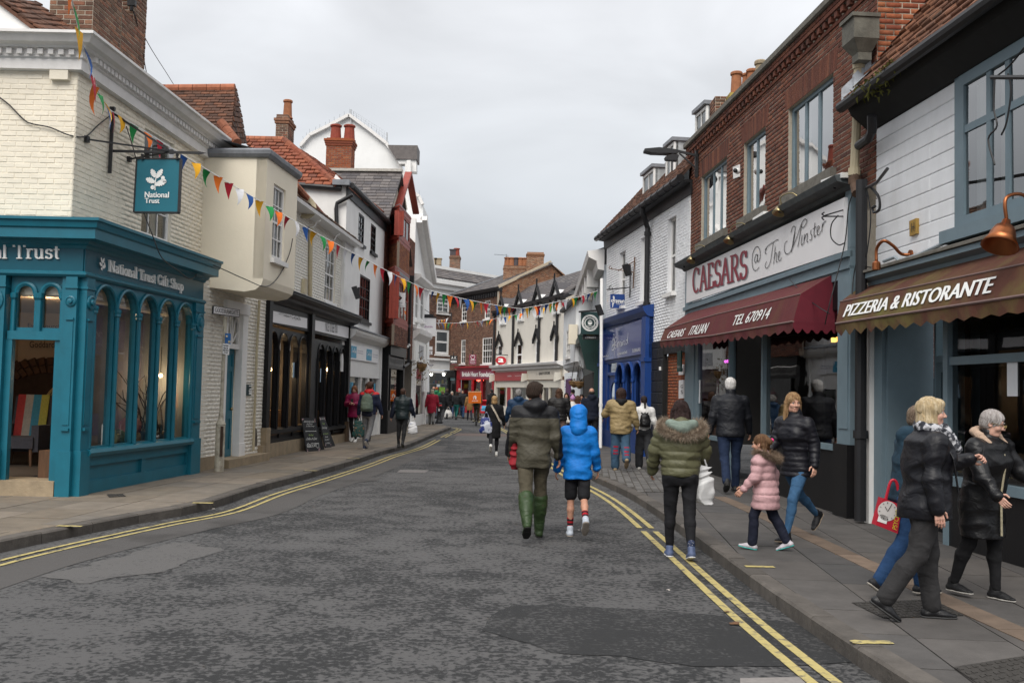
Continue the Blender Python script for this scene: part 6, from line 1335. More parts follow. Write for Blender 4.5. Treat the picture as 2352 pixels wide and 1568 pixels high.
m=MB().add([JF.X(j0-.1,zt_,.15),JF.X(j1+.4,zt_,.15),JF.X(j1+.2,zt_+1.0,-2.6),JF.X(j0-.1,zt_+1.0,-2.6)],[(0,1,2,3)]);m.bDD('roof',slate,jh2)
m=MB();uBX(m,JF,j0,zt_-.05,j1+.3,zt_+.08,.2,.2);m.bDD('gutter',BIr,jh2)
for k,(px,py)in enumerate(((1319,880),(1331,882))):
 p=JH.P(px,py,.9);hb=thing('hanging_basket',['dry moss hanging basket left of its pair by the purple door','dry moss hanging basket right of its pair by the purple door'][k],'hanging basket',tuple(p));MB().lathe([(.05,-.18),(.2,-.06),(.26,.08),(.2,.1)],p,(0,0,1),12).bDD('basket',wicker,hb);m=MB()
 for i in range(60):q=p+Vector((random.gauss(0,.14),random.gauss(0,.14),random.gauss(.05,.1)));d_=Vector((random.uniform(-1,1),random.uniform(-1,1),random.uniform(-1,1)))*.1;e_=d_.cross(Vector((.3,.2,.9))).normalized()*.03;m.add([q,q+d_+e_,q+d_-e_],[(0,1,2)])
 m.bDD('dry_foliage',_mats['dry_foliage'],hb)
 mm_=MB()
 for a in range(3):mm_.bar(p+Vector((.25*math.cos(a*2.1),.25*math.sin(a*2.1),.08)),p+Vector((0,0,.95)),.012)
 mm_.bDD('chain',BIr,hb)
GS=FB(1340,46.5,1384,31.6);gs=thing('grey_shop_house','narrow pale grey shop house with oriel and bracketed eaves cornice','building',tuple(GS.o))
L=GS.uv(1384,800)[0];kf=L/6.3;pg_=M('pale_grey_paint',(.42,.45,.48),.6,.06,4,dirt=.25);dg=M('dark_green_paint',(.010,.035,.03),.45,.1,4)
zt=GS.uv(1372,640)[1];m=MB();uBX(m,GS,-.1,.1,L,zt,0,.3);m.bDD('wall',pg_,gs)
zo1,zo0=GS.uv(1350,745)[1],GS.uv(1350,832)[1]
a,b,c,d=GS.X(.1,0),GS.X(.9,0,.5),GS.X(2.0*kf,0,.5),GS.X(2.5*kf,0);m=MB();ring(m,[a,b,c,d],zo0-.25,zo0+.9,.05);ring(m,[a,b,c,d],zo1,zo1+.25,.12);m.bDD('oriel_base',pg_,gs)
for p_,q_ in((a,b),(b,c)):Pq=Plane(p_,q_-p_,(0,0,1));window(gs,Pq,(0,zo0+.9,(q_-p_).length,zo1),2,2,pg_,rec=0,fr=.1,bar=.05,room=mid_room,deep=.1)
m=MB();zsh=GS.uv(1350,845)[1];uBX(m,GS,0,zsh-.5,2.4*kf,zsh,.3,.3);uBX(m,GS,.1,.1,1.1,zsh-.5,.15,.15);uBX(m,GS,2.0*kf,.1,2.4*kf,zsh-.5,.15,.15);m.bDD('grey_shopfront',pg_,gs)
m=MB();uBX(m,GS,2.5*kf,.1,L-.15,zsh+.9,.25,.25);uBX(m,GS,2.45*kf,zsh+.8,L-.1,zsh+1.05,.6,.6);m.prism([GS.X(L-.5,zsh-.4,.2),GS.X(L-.5,zsh-.3,.5),GS.X(L-.5,zsh+.8,.8),GS.X(L-.5,zsh+.8,.2)][::-1],GS.u*.3);m.bDD('green_shopfront',dg,gs)
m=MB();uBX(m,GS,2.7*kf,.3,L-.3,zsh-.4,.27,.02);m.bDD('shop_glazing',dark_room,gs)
zc2=GS.uv(1372,652)[1];m=MB();sweep(m,[GS.X(.6,zc2),GS.X(L+.1,zc2)],[(0,0),(.2,.03),(.25,.3),(.5,.42),(.55,.62),(0,.7)])
for i in range(5):uBX(m,GS,(.9+i*1.0)*kf,zc2-.25,(1.15+i*1.0)*kf,zc2+.4,.42,.4)
m.bDD('bracket_cornice',CWh,gs)
m=MB();uBX(m,GS,.3,zc2-.1,.5,zc2+2.2,.4,.5);q=[GS.X(.2,zc2+.6,.4),GS.X(L+.1,zc2+.6,.4),GS.X(L+.1,zc2+2.1,-3.5),GS.X(.2,zc2+2.1,-3.5)];MB().add(q,[(0,1,2,3)]).bDD('roof',slate,gs)
pipe(gs,[GS.P(1382,640,.15),GS.P(1381,830,.15),GS.P(1379,1035,.15)],.05,WPt,joints=[GS.P(1380,930,.15)])
rl=M('mossy_grey_roof',(.10,.095,.085),.9,.3,6,.4,30,dirt=.4,dcol=(.05,.05,.03));rb_=thing('rear_slate_roofs','grey slate roof slopes rising behind the cream terrace','roof',tuple(CT.X(6,7,-3)))
def pl(name,pts,mat,parent):MB().add(pts,[(0,1,2,3)]).bDD(name,mat,parent)
Pq=plane3(AtY(1225,690,70),AtY(1345,668,58),AtY(1250,633,80));
RTl(rb_,Pq,[puv(Pq,AtY(1225,690,70)),puv(Pq,AtY(1350,668,58)),puv(Pq,AtY(1330,652,64)),puv(Pq,AtY(1250,633,80))],.48,.3,slate,slate,maxi=0,tilt=.07,thick=.016,joint=.012,rag=.02)
Pq2=plane3(AtY(1250,640,82),AtY(1372,655,60),AtY(1250,624,88));pl('rear_slope',[AtY(1250,660,82),AtY(1372,676,60),AtY(1372,648,66),AtY(1250,624,88)],M('brown_slate',(.11,.085,.06),.85,.3,6,.3,30),rb_)
pl('parapet',[AtY(1293,712,57),AtY(1348,690,47),AtY(1362,657,46.5),AtY(1300,684,57)],M('rough_cream_wall',(.50,.45,.37),.9,.15,5,.4,20,dirt=.5,dcol=(.2,.2,.14)),rb_)
MF=Face((2.89,31.69),(4.2,21.1));MF=Plane(MF.o-MF.n*.05,MF.u,(0,0,1));mh=thing('white_brick_house','white painted brick house with sash windows above a royal blue shopfront','building',(3.6,26,0))
ml=MF.uv(1390,800)[0];mr=MF.uv(1581,600)[0];zl=MF.uv(1398,556)[1];zr=MF.uv(1586,420)[1];ztop=(zl+zr)/2+.1
mw=[rQQ(MF,q)for q in([(1423,583),(1438,572),(1434,700),(1421,708)],[(1473,551),(1490.5,537),(1487,688),(1470,699)],[(1537,505),(1556,490),(1549,667),(1531,681)])]
zpl=MF.uv(1560,775)[1]
brickwall(mh,MF,[(ml,MF.uv(1430,818)[1]),(MF.uv(1494,900)[0],MF.uv(1430,818)[1]),(MF.uv(1494,900)[0],zpl-.05),(mr+.1,zpl-.05),(mr+.1,ztop),(ml,ztop)],[rp(r)for r in mw],white_brick,white_brick,rag=.02,jit=.5,proud=.006,joint=.012)
for r in mw:window(mh,MF,r,2,2,WPt,rec=.08,fr=.06,bar=.03,sill=WPt,sillw=.12,room=mid_room,cur=((0,.35),(.65,1)))
A=MF.X(ml-.25,ztop-.05,0);B=MF.X(mr+.25,ztop-.05,0)
m=MB();sweep(m,[A,B],[(0,-.28),(.04,-.28),(.06,-.02),(.22,0),(.22,.03),(0,.05)]);m.bDD('fascia_board',BIr,mh)
m=MB();n_=16
for i in range(n_):
 p=A+MF.n*.30+(B-A)*(i/n_);q=A+MF.n*.30+(B-A)*((i+1)/n_);m.tube([p+Vector((0,0,.06)),q+Vector((0,0,.06))],.085,8);m.tube([q-(B-A)*.004+Vector((0,0,.06)),q+(B-A)*.004+Vector((0,0,.06))],.10,8)
m.bDD('gutter',BIr,mh)
PM=Plane(MF.X(ml-.2,ztop+.12,.26),MF.u,MF.v*1.15-MF.n*1.0);Lr=mr-ml+.4
RTl(mh,PM,[(0,0),(Lr,0),(Lr,3.2),(1.2,3.2)],.18,.11,tile_brown,tile_brown,maxi=150,tilt=.12,rag=.04,thick=.02)
lm_=M('weathered_lead_cheek',(.36,.38,.39),.6,.35,4,.4,14,dirt=.6,dscale=2,dcol=(.10,.10,.09))
for k,(pxl,pxr,yt,yb,pxe)in enumerate(((1478,1503,388,492,1530),(1531,1550,325,445,1583),(1599,1625,245,312,1680))):
 off=-.35
 pa,pb,pc,pd=(MF.P(pxl,yt+12,off),MF.P(pxr,yt,off),MF.P(pxr,yb-30,off),MF.P(pxl,yb,off))
 u0_,u1_=MF.uv(pxl,(yt+yb)/2,off)[0],MF.uv(pxr,(yt+yb)/2,off)[0];z1_=(MF.uv(pxl,yt+14,off)[1]+MF.uv(pxr,yt,off)[1])/2;z0_=ztop-.1
 m=MB();uBX(m,MF,u0_,z0_,u1_,z1_,off-.02,2.0);dd=m.bDD('dormer',lm_,mh)
 m=MB();uBX(m,MF,u0_-.05,z1_,u1_+.05,z1_+.09,off+.1,2.2);m.bDD('dormer_roof',lead,dd)
 window(dd,MF,(u0_+.0,z0_+.1,u1_-.0,z1_-.02),2,1,WPt,off=off,rec=-.03,fr=.07,bar=.04,room=mid_room,deep=.04)
pp=[MF.P(1499,470,.3),MF.P(1499,482,.28),MF.P(1512,500,.1),MF.P(1502,507,.1)]
pu=MF.uv(1499,510)[0];pipe(mh,[MF.X(pu+.1,ztop-.05,.3),MF.X(pu+.05,ztop-.2,.28),MF.X(pu-.12,ztop-.55,.1),MF.X(pu-.12,.3,.1)],.07,BIr,joints=[MF.X(pu-.12,z,.1)for z in(ztop-.7,4.1,2.3)])
BS2=Plane(MF.o+MF.n*.12,MF.u,(0,0,1));b0,b1=BS2.uv(1381,900)[0],BS2.uv(1489,900)[0];zs1=(BS2.uv(1385,762)[1]+BS2.uv(1473,733)[1])/2;zs0=(BS2.uv(1385,828)[1]+BS2.uv(1473,813)[1])/2
m=MB();sweep(m,[BS2.X(b0-.1,zs1+.04),BS2.X(b1+.05,zs1+.04)],[(-.1,0),(.06,.02),(.16,.14),(.2,.26),(-.1,.34)]);uBX(m,BS2,b0,zs0-.12,b1,zs1+.1,.0,.15)
for a_,w_ in((b0,.32),(b1-.42,.42)):uBX(m,BS2,a_,.1,a_+w_,zs1+.05,.10,.2);uBX(m,BS2,a_-.02,.1,a_+w_+.02,.5,.13,.2);uBX(m,BS2,a_-.03,zs0-.2,a_+w_+.03,zs0-.1,.14,.2)
uBX(m,BS2,b0,.1,b1,.62,.02,.15);ms_=m.bDD('shopfront',royal_blue,mh)
m=MB();slab(m,BS2,[(1384.5,763),(1473.5,733.5),(1473,813),(1384.5,828)],.06,.05);m.bDD('sign_panel',mind_blue,ms_)
m=MB();Q=PQ(BS2,[(1404,768),(1444,760),(1443,806),(1404,822)],.065)
S_=SmL
strokes(m,[S_([(.22,.0),(.2,.2),(.14,.35),(.05,.62),(.1,.78),(.2,.70),(.24,.5),(.18,.35),(.06,.32),(.04,.45),(.16,.56),(.28,.62),(.34,.72),(.30,.85),(.22,.78),(.18,.6),(.20,.4),(.28,.34),(.32,.44),(.24,.52),(.12,.5)]),S_([(.16,.7),(.12,.9),(.16,1.0),(.2,.9),(.2,.72)]),S_([(.36,.36),(.38,.58),(.38,.38),(.42,.56),(.47,.57),(.47,.38),(.52,.57),(.57,.56),(.57,.38),(.60,.38),(.63,.57),(.63,.38),(.66,.40),(.69,.56),(.69,.38),(.74,.57),(.78,.55),(.78,.40),(.82,.38)]),[(.635,.64),(.637,.67)],S_([(.95,.53),(.88,.58),(.85,.46),(.88,.38),(.94,.44),(.97,.92),(.96,.5),(.99,.38)])],Q,.024,.030,BS2.n)
text(m,'for better mental health',PQ(BS2,[(1418,809),(1440.5,804.5),(1440.5,811),(1418,815.5)],.065));text(m,'Tel: 01904 639451',PQ(BS2,[(1452,801.5),(1470.5,798),(1470.5,806),(1452,810)],.065));text(m,'www.mind.org.uk',PQ(BS2,[(1384.8,816.5),(1398,813.5),(1398,819),(1384.8,822)],.065));m.bDD('lettering',LWh,ms_)
dl,dr=BS2.uv(1395,900)[0],BS2.uv(1417,900)[0];wr1=b1-.42;zwt=zs0-.14;zdr=BS2.uv(1405,862)[1]
lw=(wr1-dr)/3;ho=[arch_pts(dr+i*lw+.03,.75,dr+(i+1)*lw-.03,zwt-.04,1.0,12)for i in range(3)]
m=MB().holed([(dr,.62),(wr1,.62),(wr1,zwt),(dr,zwt)],ho,BS2,.02,.12);wf=m.bDD('arched_window',royal_blue,ms_)
for i in range(4):x=min(max(dr+i*lw,dr+.04),wr1-.04);zz=zwt-.04-(lw/2-.05);MB().tube([BS2.X(x,.7,.05),BS2.X(x,zz,.05)],.03,8).lathe([(.03,0),(.055,.04),(.055,.1),(.03,.12)],BS2.X(x,zz-.1,.05),(0,0,1),8).bDD('mullion',royal_blue,wf)
for i in range(3):
 m=MB().tube([BS2.X(x,y,.04)for x,y in ho[i][2:]],.04,6);m.bDD('arch_moulding',royal_blue,wf);MB().add([BS2.X(x,y,-.04)for x,y in rp((dr+i*lw+.02,.7,dr+(i+1)*lw-.02,zwt-.02))],[(0,1,2,3)]).bDD('pane',glassS,wf)
ShI(mh,BS2,dr,wr1,.6,zwt,off=-.1,panes=0,deep=1.8,back=M('shop_back_mixed',(.28,.30,.30),.8,.6,2.5))
m=MB();uBX(m,BS2,b0+.3,.12,dl,zwt,.0,.12);uBX(m,BS2,dr-.06,.12,dr+.03,zwt,.0,.14);uBX(m,BS2,dl,zdr,dr,zdr+.1,.02,.12);m.bDD('door_frame',royal_blue,ms_)
m=MB().holed([(dl,.14),(dr-.05,.14),(dr-.05,zdr),(dl,zdr)],[arch_pts(dl+.25,.9,dr-.28,zdr-.2,1,10)],BS2,-.04,.05);dd=m.bDD('door',royal_blue,ms_);MB().add([BS2.X(x,y,-.07)for x,y in rp((dl+.2,.85,dr-.2,zdr-.15))],[(0,1,2,3)]).bDD('pane',glassS,dd);MB().box(BS2.X(dr-.18,1.05,-.02),.04,.06,.2).bDD('door_handle',brass,dd)
MB().add([BS2.X(x,y,-.05)for x,y in rp((dl,zdr+.1,dr,zwt))],[(0,1,2,3)]).bDD('pane',glassS,ms_);MB().add([BS2.X(x,y,-.6)for x,y in rp((dl-.3,.1,dr+.2,zwt))],[(0,1,2,3)]).bDD('room',dark_room,ms_)
bl0,bl1,bl2=MF.uv(1494,900)[0],MF.uv(1525,900)[0],MF.uv(1572,900)[0]
bw_=M('black_painted_masonry',(.014,.014,.015),.55,.3,5,.8,12,mix2=((.35,.33,.30),9,.72,.76));m=MB();uBX(m,MF,bl0,.1,bl1,zpl,.03,.1);bwo=m.bDD('black_wall',M('black_joint',(.01,.01,.01),.8),mh);field(MF,[[(bl0,.1),(bl1,.1),(bl1,zpl),(bl0,zpl)]],.55,.28,bw_,bwo,'stone_block','blockwork',joint=.012,proud=.015,off=.03,maxi=60,lenjit=.25)
m=MB();uBX(m,MF,bl1,zpl-.35,bl2+.1,zpl,.02,.1);m.bDD('lintel',bw_,mh)
brickwall(mh,Plane(MF.o-MF.n*.1,MF.u,(0,0,1)),[(bl1,.1),(bl2+.1,.1),(bl2+.1,zpl-.3),(bl1,zpl-.3)],[],brick_orange,mortar_dk,maxi=160,name='brick_strip',rag=.015)
MB().box(MF.P(1516,846,.06),.05,.06,.09).bDD('switch_box',WPt,mh)
for k,(y0,y1,s,lab)in enumerate(((837,860,'B','white sign with a black letter B on bare brick'),(873,914,'G','white sign with letters G and S on bare brick'))):
 m=MB();slab(m,MF,[(1559,y0),(1569.5,y0-1),(1569,y1),(1558.5,y1+1)],.0,.03);o=m.bDD('house_sign',white_sign);tag(o,lab,'sign');m=MB()
 for s_,yy in((('B',849),)if k==0 else(('G',887),('S',900))):text(m,s_,PQ(MF,[(1563.5,yy-4),(1568.5,yy-4.3),(1568.5,yy+4),(1563.5,yy+4.3)],.01))
 m.bDD('lettering',LBk,o)
t,P=board_at(29.2,[(1402,675),(1442,676),(1442,708),(1402,707)],M('mind_sign_blue',(.018,.06,.24),.35,.03),'blue_hanging_sign','blue hanging sign with white scribble flower reading mind')
m=MB();strokes(m,[S_([(.12,.1),(.16,.4),(.06,.5),(.10,.62),(.2,.5),(.16,.85),(.22,.8),(.22,.5),(.32,.62),(.34,.45),(.22,.42),(.1,.3),(.2,.3)]),S_([(.36,.36),(.38,.58),(.38,.38),(.42,.56),(.47,.57),(.47,.38),(.52,.57),(.57,.56),(.57,.38)]),S_([(.62,.57),(.62,.38)]),S_([(.68,.57),(.68,.38),(.73,.57),(.78,.55),(.78,.38)]),S_([(.93,.53),(.86,.57),(.84,.46),(.87,.38),(.93,.44),(.95,.8),(.95,.38)])],PQ(P,[(1402,676),(1442,676),(1442,708),(1402,708)],.01),.04,.055,P.n);text(m,'for better mental health',PQ(P,[(1416,696.5),(1439,696.5),(1439,699.5),(1416,699.5)],.012));m.bDD('lettering',LWh,t)
m=MB();br=MF.P(1447,660,.05);m.bar(P.P(1394,665),br+Vector((0,0,.0)),.03);m.bar(P.P(1408,665),P.P(1408,676),.015).bar(P.P(1436,666),P.P(1436,676),.015);m.bar(br-Vector((0,0,.3)),br+Vector((0,0,.5)),.03);m.tube([tuple(P.P(1403+4*math.cos(a/3),661+4*math.sin(a/3)))for a in range(16)],.012,5);m.bDD('bracket',BIr,t)
sb=thing('empty_sign_bracket','wrought iron sign bracket without a board above the blue hanging sign','bracket',tuple(MF.P(1456,620,.1)));m=MB();a_=MF.P(1458,590,.05);b_=MF.P(1454,662,.05);m.bar(a_,b_,.03);P3=Plane((0,29.0,0),(1,0,0),(0,0,1));m.bar(MF.P(1456,625,.05),P3.P(1400,617),.02).bar(MF.P(1457,600,.05),P3.P(1420,622),.02);m.tube([tuple(P3.P(1402+3*math.cos(a/3),614+3*math.sin(a/3)))for a in range(16)],.012,5);m.bDD('iron_rods',M('rusty_iron',(.14,.07,.035),.8,.3,12),sb)
def floodlight(P,px,py,off,lab,k=1.0):
 c=P.P(px,py,off);t=thing('floodlight',lab,'floodlight',tuple(c));MB().box(c,.14*k,.18*k,.34*k,(Vector((.9,.2,.3)).normalized(),Vector((-.2,1,0)).normalized(),Vector((-.35,-.1,.9)).normalized())).bDD('lamp_head',BIr,t);MB().bar(c,P.P(px+6*k,py,0),.03).box(P.P(px+6,py,.03),.06,.1,.3*k).bDD('bracket',BIr,t);return t
floodlight(MF,1440,620,.3,'black floodlight on the white brick wall over the blue shop')
floodlight(WH,818,672,.35,'black floodlight on bracket beside the lower black sash window',1.1)
t,P=board_at(31.2,[(1334.5,716),(1376,717),(1375.5,768),(1334,767)],M('bottle_green_sign',(.016,.045,.045),.4,.03),'green_hanging_sign','bottle green square hanging sign with round white coffee cup emblem')
m=MB();c=P.uv(1355,741.5);R_=P.uv(1373,741.5)[0]-c[0]
def circ(r,w,n=32):m.add([P.X(c[0]+(r+s*w/2)*math.cos(2*math.pi*i/n),c[1]+(r+s*w/2)*math.sin(2*math.pi*i/n),.01)for i in range(n)for s in(-1,1)],[(2*i,2*((i+1)%n),2*((i+1)%n)+1,2*i+1)for i in range(n)])
circ(R_,.03);circ(R_*.88,.015);circ(R_*.62,.02)
for s_,up in(('LA BOTTEGA',1),('COFFEE HOUSE',-1)):
 n_=len(s_)
 for i,ch in enumerate(s_):
  if ch==' ':continue
  a=rad(90+up*(60-120*i/(n_-1)))if up>0 else rad(-90-62+124*i/(n_-1));rr=R_*.75;ctr=P.X(c[0]+rr*math.cos(a),c[1]+rr*math.sin(a),.012);ty=Vector((math.cos(a),0,math.sin(a)))*up*R_*.085;tx=Vector((math.sin(a),0,-math.cos(a)))*up*R_*.065;text(m,ch,[ctr-tx+ty,ctr+tx+ty,ctr+tx-ty,ctr-tx-ty])
for s_,x in(('20',-.75),('18',.75)):text(m,s_,[P.X(c[0]+R_*(x-.08),c[1]+.05,.012),P.X(c[0]+R_*(x+.08),c[1]+.05,.012),P.X(c[0]+R_*(x+.08),c[1]-.05,.012),P.X(c[0]+R_*(x-.08),c[1]-.05,.012)])
cup=[(-.3,.12),(-.24,-.15),(-.1,-.25),(.1,-.25),(.24,-.15),(.3,.12)];m.add([P.X(c[0]+x*R_,c[1]+y*R_,.012)for x,y in cup],[tuple(range(6))]);m.add([P.X(c[0]+x*R_,c[1]+y*R_,.012)for x,y in[(-.4,-.33),(.4,-.33),(.3,-.38),(-.3,-.38)]],[(3,2,1,0)])
for x in(-.2,-.1,0,.1,.2):m.add([P.X(c[0]+(x-.05)*R_,c[1]+.2*R_,.012),P.X(c[0]+(x+.05)*R_,c[1]+.2*R_,.012),P.X(c[0]+x*R_,c[1]+(.5-abs(x))*R_,.012)],[(0,1,2)])
m.bDD('lettering',LWh,t);MB().bar(P.P(1330,716),GS.P(1384,712,.1),.05).bDD('bracket',BIr,t)
t,P=board_at(31.3,[(1338.5,767.5),(1376,767.5),(1375.5,780),(1338,779.5)],M('black_sign2',(.014,.014,.014),.4,.02),'takeaway_sign','small black takeaway sign with phone number below the green sign')
m=MB();text(m,'t: 01904 613131',PQ(P,[(1344.5,772.5),(1368.5,772.5),(1368.5,777),(1344.5,777)],.01));m.bDD('lettering',LWh,t)
m=MB();text(m,'Takeaway',PQ(P,[(1347,768),(1366,768),(1366,771),(1347,771)],.01));m.bDD('lettering',M('gold_lettering',(.5,.35,.06),.5,0),t)
floodlight(GS,1377,712,.4,'black floodlight near the bottle green hanging sign',.9)
RC=Face((4.18,21.06),(4.66,13.9));rc=thing('brick_restaurant','red brick restaurant building with white fascia sign and maroon awning','building',(4.5,17,0))
U=lambda x,y,o=0:RC.uv(x,y,o)
rl,rr=U(1582,500)[0],U(2015,100)[0];zt=U(1700,238)[1];zl_,zr_=U(1584,333)[1],U(1905,18)[1];ztp=(zl_+zr_)/2
rq=[rQQ(RC,q)for q in([(1612,403),(1670,362.5),(1668,531.7),(1610,554)],[(1710.5,328),(1759,292),(1757,475),(1706.5,503.5)],[(1811,248),(1915,171),(1913,393),(1810.5,443)])]
zb=U(1700,560)[1];zcor=(U(1562,612)[1]+U(1955,432)[1])/2
arch=[(r[0]-.12,r[3],r[2]+.12,r[3]+.36)for r in rq]
w_=MB().holed([(rl,zcor-.5),(rr,zcor-.5),(rr,ztp-.06),(rl,ztp-.06)],[rp(r)for r in rq],RC,0,.3).bDD('wall',mortar,rc)
poly=[(rl,zcor-.2),(rr,zcor-.2),(rr,ztp-.42),(rl,ztp-.42)]
hol=[[(r[0],r[1]),(r[2],r[1]),(r[2],r[3]),(r[2]+.12,r[3]),(r[2]+.2,r[3]+.36),(r[0]-.2,r[3]+.36),(r[0]-.12,r[3]),(r[0],r[3])]for r in rq]
field(RC,[poly]+hol,.225,.075,brick_red,w_,'brick','brickwork',joint=.011,proud=.008,maxi=300,jit=.4,rag=.006)
for r in rq:
 n=int((r[2]-r[0]+.3)/.078);
 for i in range(n):
  t=(i+.5)/n;x=r[0]-.12+(r[2]-r[0]+.24)*t;lean=(t-.5)*.3;m=MB()
  xb0=r[0]-.12+(r[2]-r[0]+.24)*i/n+.005;xb1=r[0]-.12+(r[2]-r[0]+.24)*(i+1)/n-.005;k=.08*(2*t-1)
  m.prism([RC.X(xb0,r[3]+.005,.009),RC.X(xb1,r[3]+.005,.009),RC.X(xb1+.16*(2*(i+1)/n-1)*.5,r[3]+.355,.009),RC.X(xb0+.16*(2*i/n-1)*.5,r[3]+.355,.009)],-RC.n*.02);m.bDD('arch_brick',brick_red,w_)
field(RC,[[(rl,ztp-.42),(rr,ztp-.42),(rr,ztp-.345),(rl,ztp-.345)]],.225,.075,brick_red,w_,'brick','cornice_course',off=.02,maxi=30)
for i in range(int((rr-rl)/.225)):
 m=MB();x=rl+i*.225+.06;uBX(m,RC,x,ztp-.335,x+.105,ztp-.245,.075,.08);m.bDD('dentil_brick',brick_red,w_)
field(RC,[[(rl,ztp-.24),(rr,ztp-.24),(rr,ztp-.09),(rl,ztp-.09)]],.225,.075,brick_red,w_,'brick','cornice_course',off=.085,maxi=40)
m=MB();sweep(m,[RC.X(rl-.03,ztp-.09),RC.X(rr+.1,ztp-.09)],[(-.2,0),(.12,0),(.15,.02),(.15,.11),(.11,.14),(-.2,.14)]);m.bDD('coping',cast_lichen,rc)
for i,r in enumerate(rq):
 window(rc,RC,r,(3,2,3)[i],1,BGy,rec=.06,fr=.065,bar=.085,room=pale_room,split=((0,.36,.68,1),(0,.45,1),(0,.30,.62,1))[i],glassm=glass('bright_glass',(.80,.85,.88),3.2),cur=((0,.2),(.85,1)))
 m=MB();uBX(m,RC,r[0]-.14,r[1]-.16,r[2]+.14,r[1]-.005,.10,.2);m.bDD('sill',cast_lichen,rc)
RS=Plane(RC.o+RC.n*.12,RC.u,(0,0,1))
sgq=[(1577,623),(1940,453),(1938,577),(1576,696)]
m=MB();slab(m,RS,sgq,.05,.05);sp_=m.bDD('sign_panel',white_sign,rc)
su0,su1=RS.uv(1577,650)[0],RS.uv(1940,520)[0];szt=(RS.uv(1577,623)[1]+RS.uv(1940,453)[1])/2;szb=(RS.uv(1576,696)[1]+RS.uv(1938,577)[1])/2
m=MB();sweep(m,[RC.X(su0-.2,szt+.06),RC.X(su1+.28,szt+.06)],[(-.02,-.03),(.14,-.02),(.18,.03),(.34,.07),(.38,.15),(-.02,.24)]);m.bDD('shop_cornice',M('lead_grey_cornice',(.075,.085,.09),.75,.2,6,.3,30,dirt=.4,dcol=(.16,.16,.12)),rc)
m=MB();uBX(m,RS,su0-.12,szb-.42,su1+.2,szb-.01,.0,.14);uBX(m,RS,su0-.12,szb-.14,su1+.2,szb-.06,.05,.08);uBX(m,RS,su0-.12,szb-.02,su0,szt+.05,.0,.14);uBX(m,RS,su1+.02,szb-.02,su1+.2,szt+.05,.0,.14);uBX(m,RS,su0-.12,szb-.30,su1+.2,szb-.26,.03,.08)
pz=szb-.4;p0,p1=RS.uv(1931,900)[0],RS.uv(1961,900)[0]
uBX(m,RS,p0,1.08,p1,pz,.05,.2);uBX(m,RS,p0+.06,1.3,p1-.06,pz-.3,.065,.02);q0,q1=RS.uv(1572,900)[0],RS.uv(1602,900)[0];uBX(m,RS,q0,.3,q1,pz,.0,.15);sfr=m.bDD('shopfront',BGy,rc)
m=MB();serif(m,'CAESARS',PQ(RS,[(1590,612+5),(1717,572.5),(1717,640),(1590,676)],.06),.05,.15,.0,RS.n);m.bDD('lettering',letter_maroon,rc)
m=MB();serif(m,'CAESARS',PQ(RS,[(1592.5,619),(1719.5,574.5),(1719.5,642),(1592.5,678)],.054),.06,.17,.0,RS.n);m.bDD('lettering_shadow',letter_grey,rc)
m=MB();QA=PQ(RS,[(1726,571),(1748,562),(1748,617),(1726,625)],.06)
strokes(m,[S_([(.62,.58),(.5,.68),(.34,.55),(.34,.4),(.46,.34),(.6,.48),(.66,.66),(.62,.4),(.74,.34),(.9,.5),(.9,.72),(.7,.95),(.4,.98),(.12,.75),(.06,.4),(.2,.1),(.5,.0),(.8,.1)])],QA,.025,.06,RS.n)
QT=PQ(RS,[(1757,541),(1900,482),(1900,573),(1757,628)],.06)
scr=[S_([(.0,.62),(.06,.70),(.22,.76),(.24,.74)]),S_([(.155,.74),(.13,.5),(.10,.25),(.04,.12),(.0,.2),(.03,.3)]),S_([(.03,.66),(.0,.55),(.03,.50)]),S_([(.19,.62),(.18,.4),(.16,.16)]),S_([(.165,.3),(.19,.42),(.215,.40),(.21,.2),(.235,.18)]),S_([(.245,.28),(.275,.36),(.265,.43),(.245,.36),(.25,.22),(.28,.18),(.30,.26)]),S_([(.40,.62),(.36,.58),(.35,.40),(.40,.28),(.47,.36),(.50,.62),(.53,.88),(.49,.93),(.46,.8)]),S_([(.53,.88),(.51,.6),(.475,.36),(.465,.28)]),S_([(.49,.40),(.56,.64),(.63,.92),(.68,1.0),(.71,.92),(.66,.80),(.62,.86)]),S_([(.63,.92),(.60,.6),(.57,.36)]),S_([(.64,.62),(.625,.44),(.635,.36),(.655,.40)]),S_([(.675,.62),(.665,.38)]),S_([(.668,.48),(.70,.60),(.72,.58),(.71,.42),(.73,.38)]),S_([(.775,.66),(.765,.58),(.785,.5),(.775,.40),(.75,.42)]),S_([(.83,.80),(.815,.55),(.825,.44),(.845,.48)]),[(.80,.66),(.85,.69)],S_([(.86,.54),(.89,.62),(.88,.68),(.86,.62),(.865,.48),(.89,.45),(.91,.53)]),S_([(.935,.72),(.925,.5)]),S_([(.93,.62),(.96,.73),(.985,.72)])]
strokes(m,scr,QT,.016,.036,RS.n);m.bDD('lettering',LBk,rc)
OFF1,OFF2=.56,.68
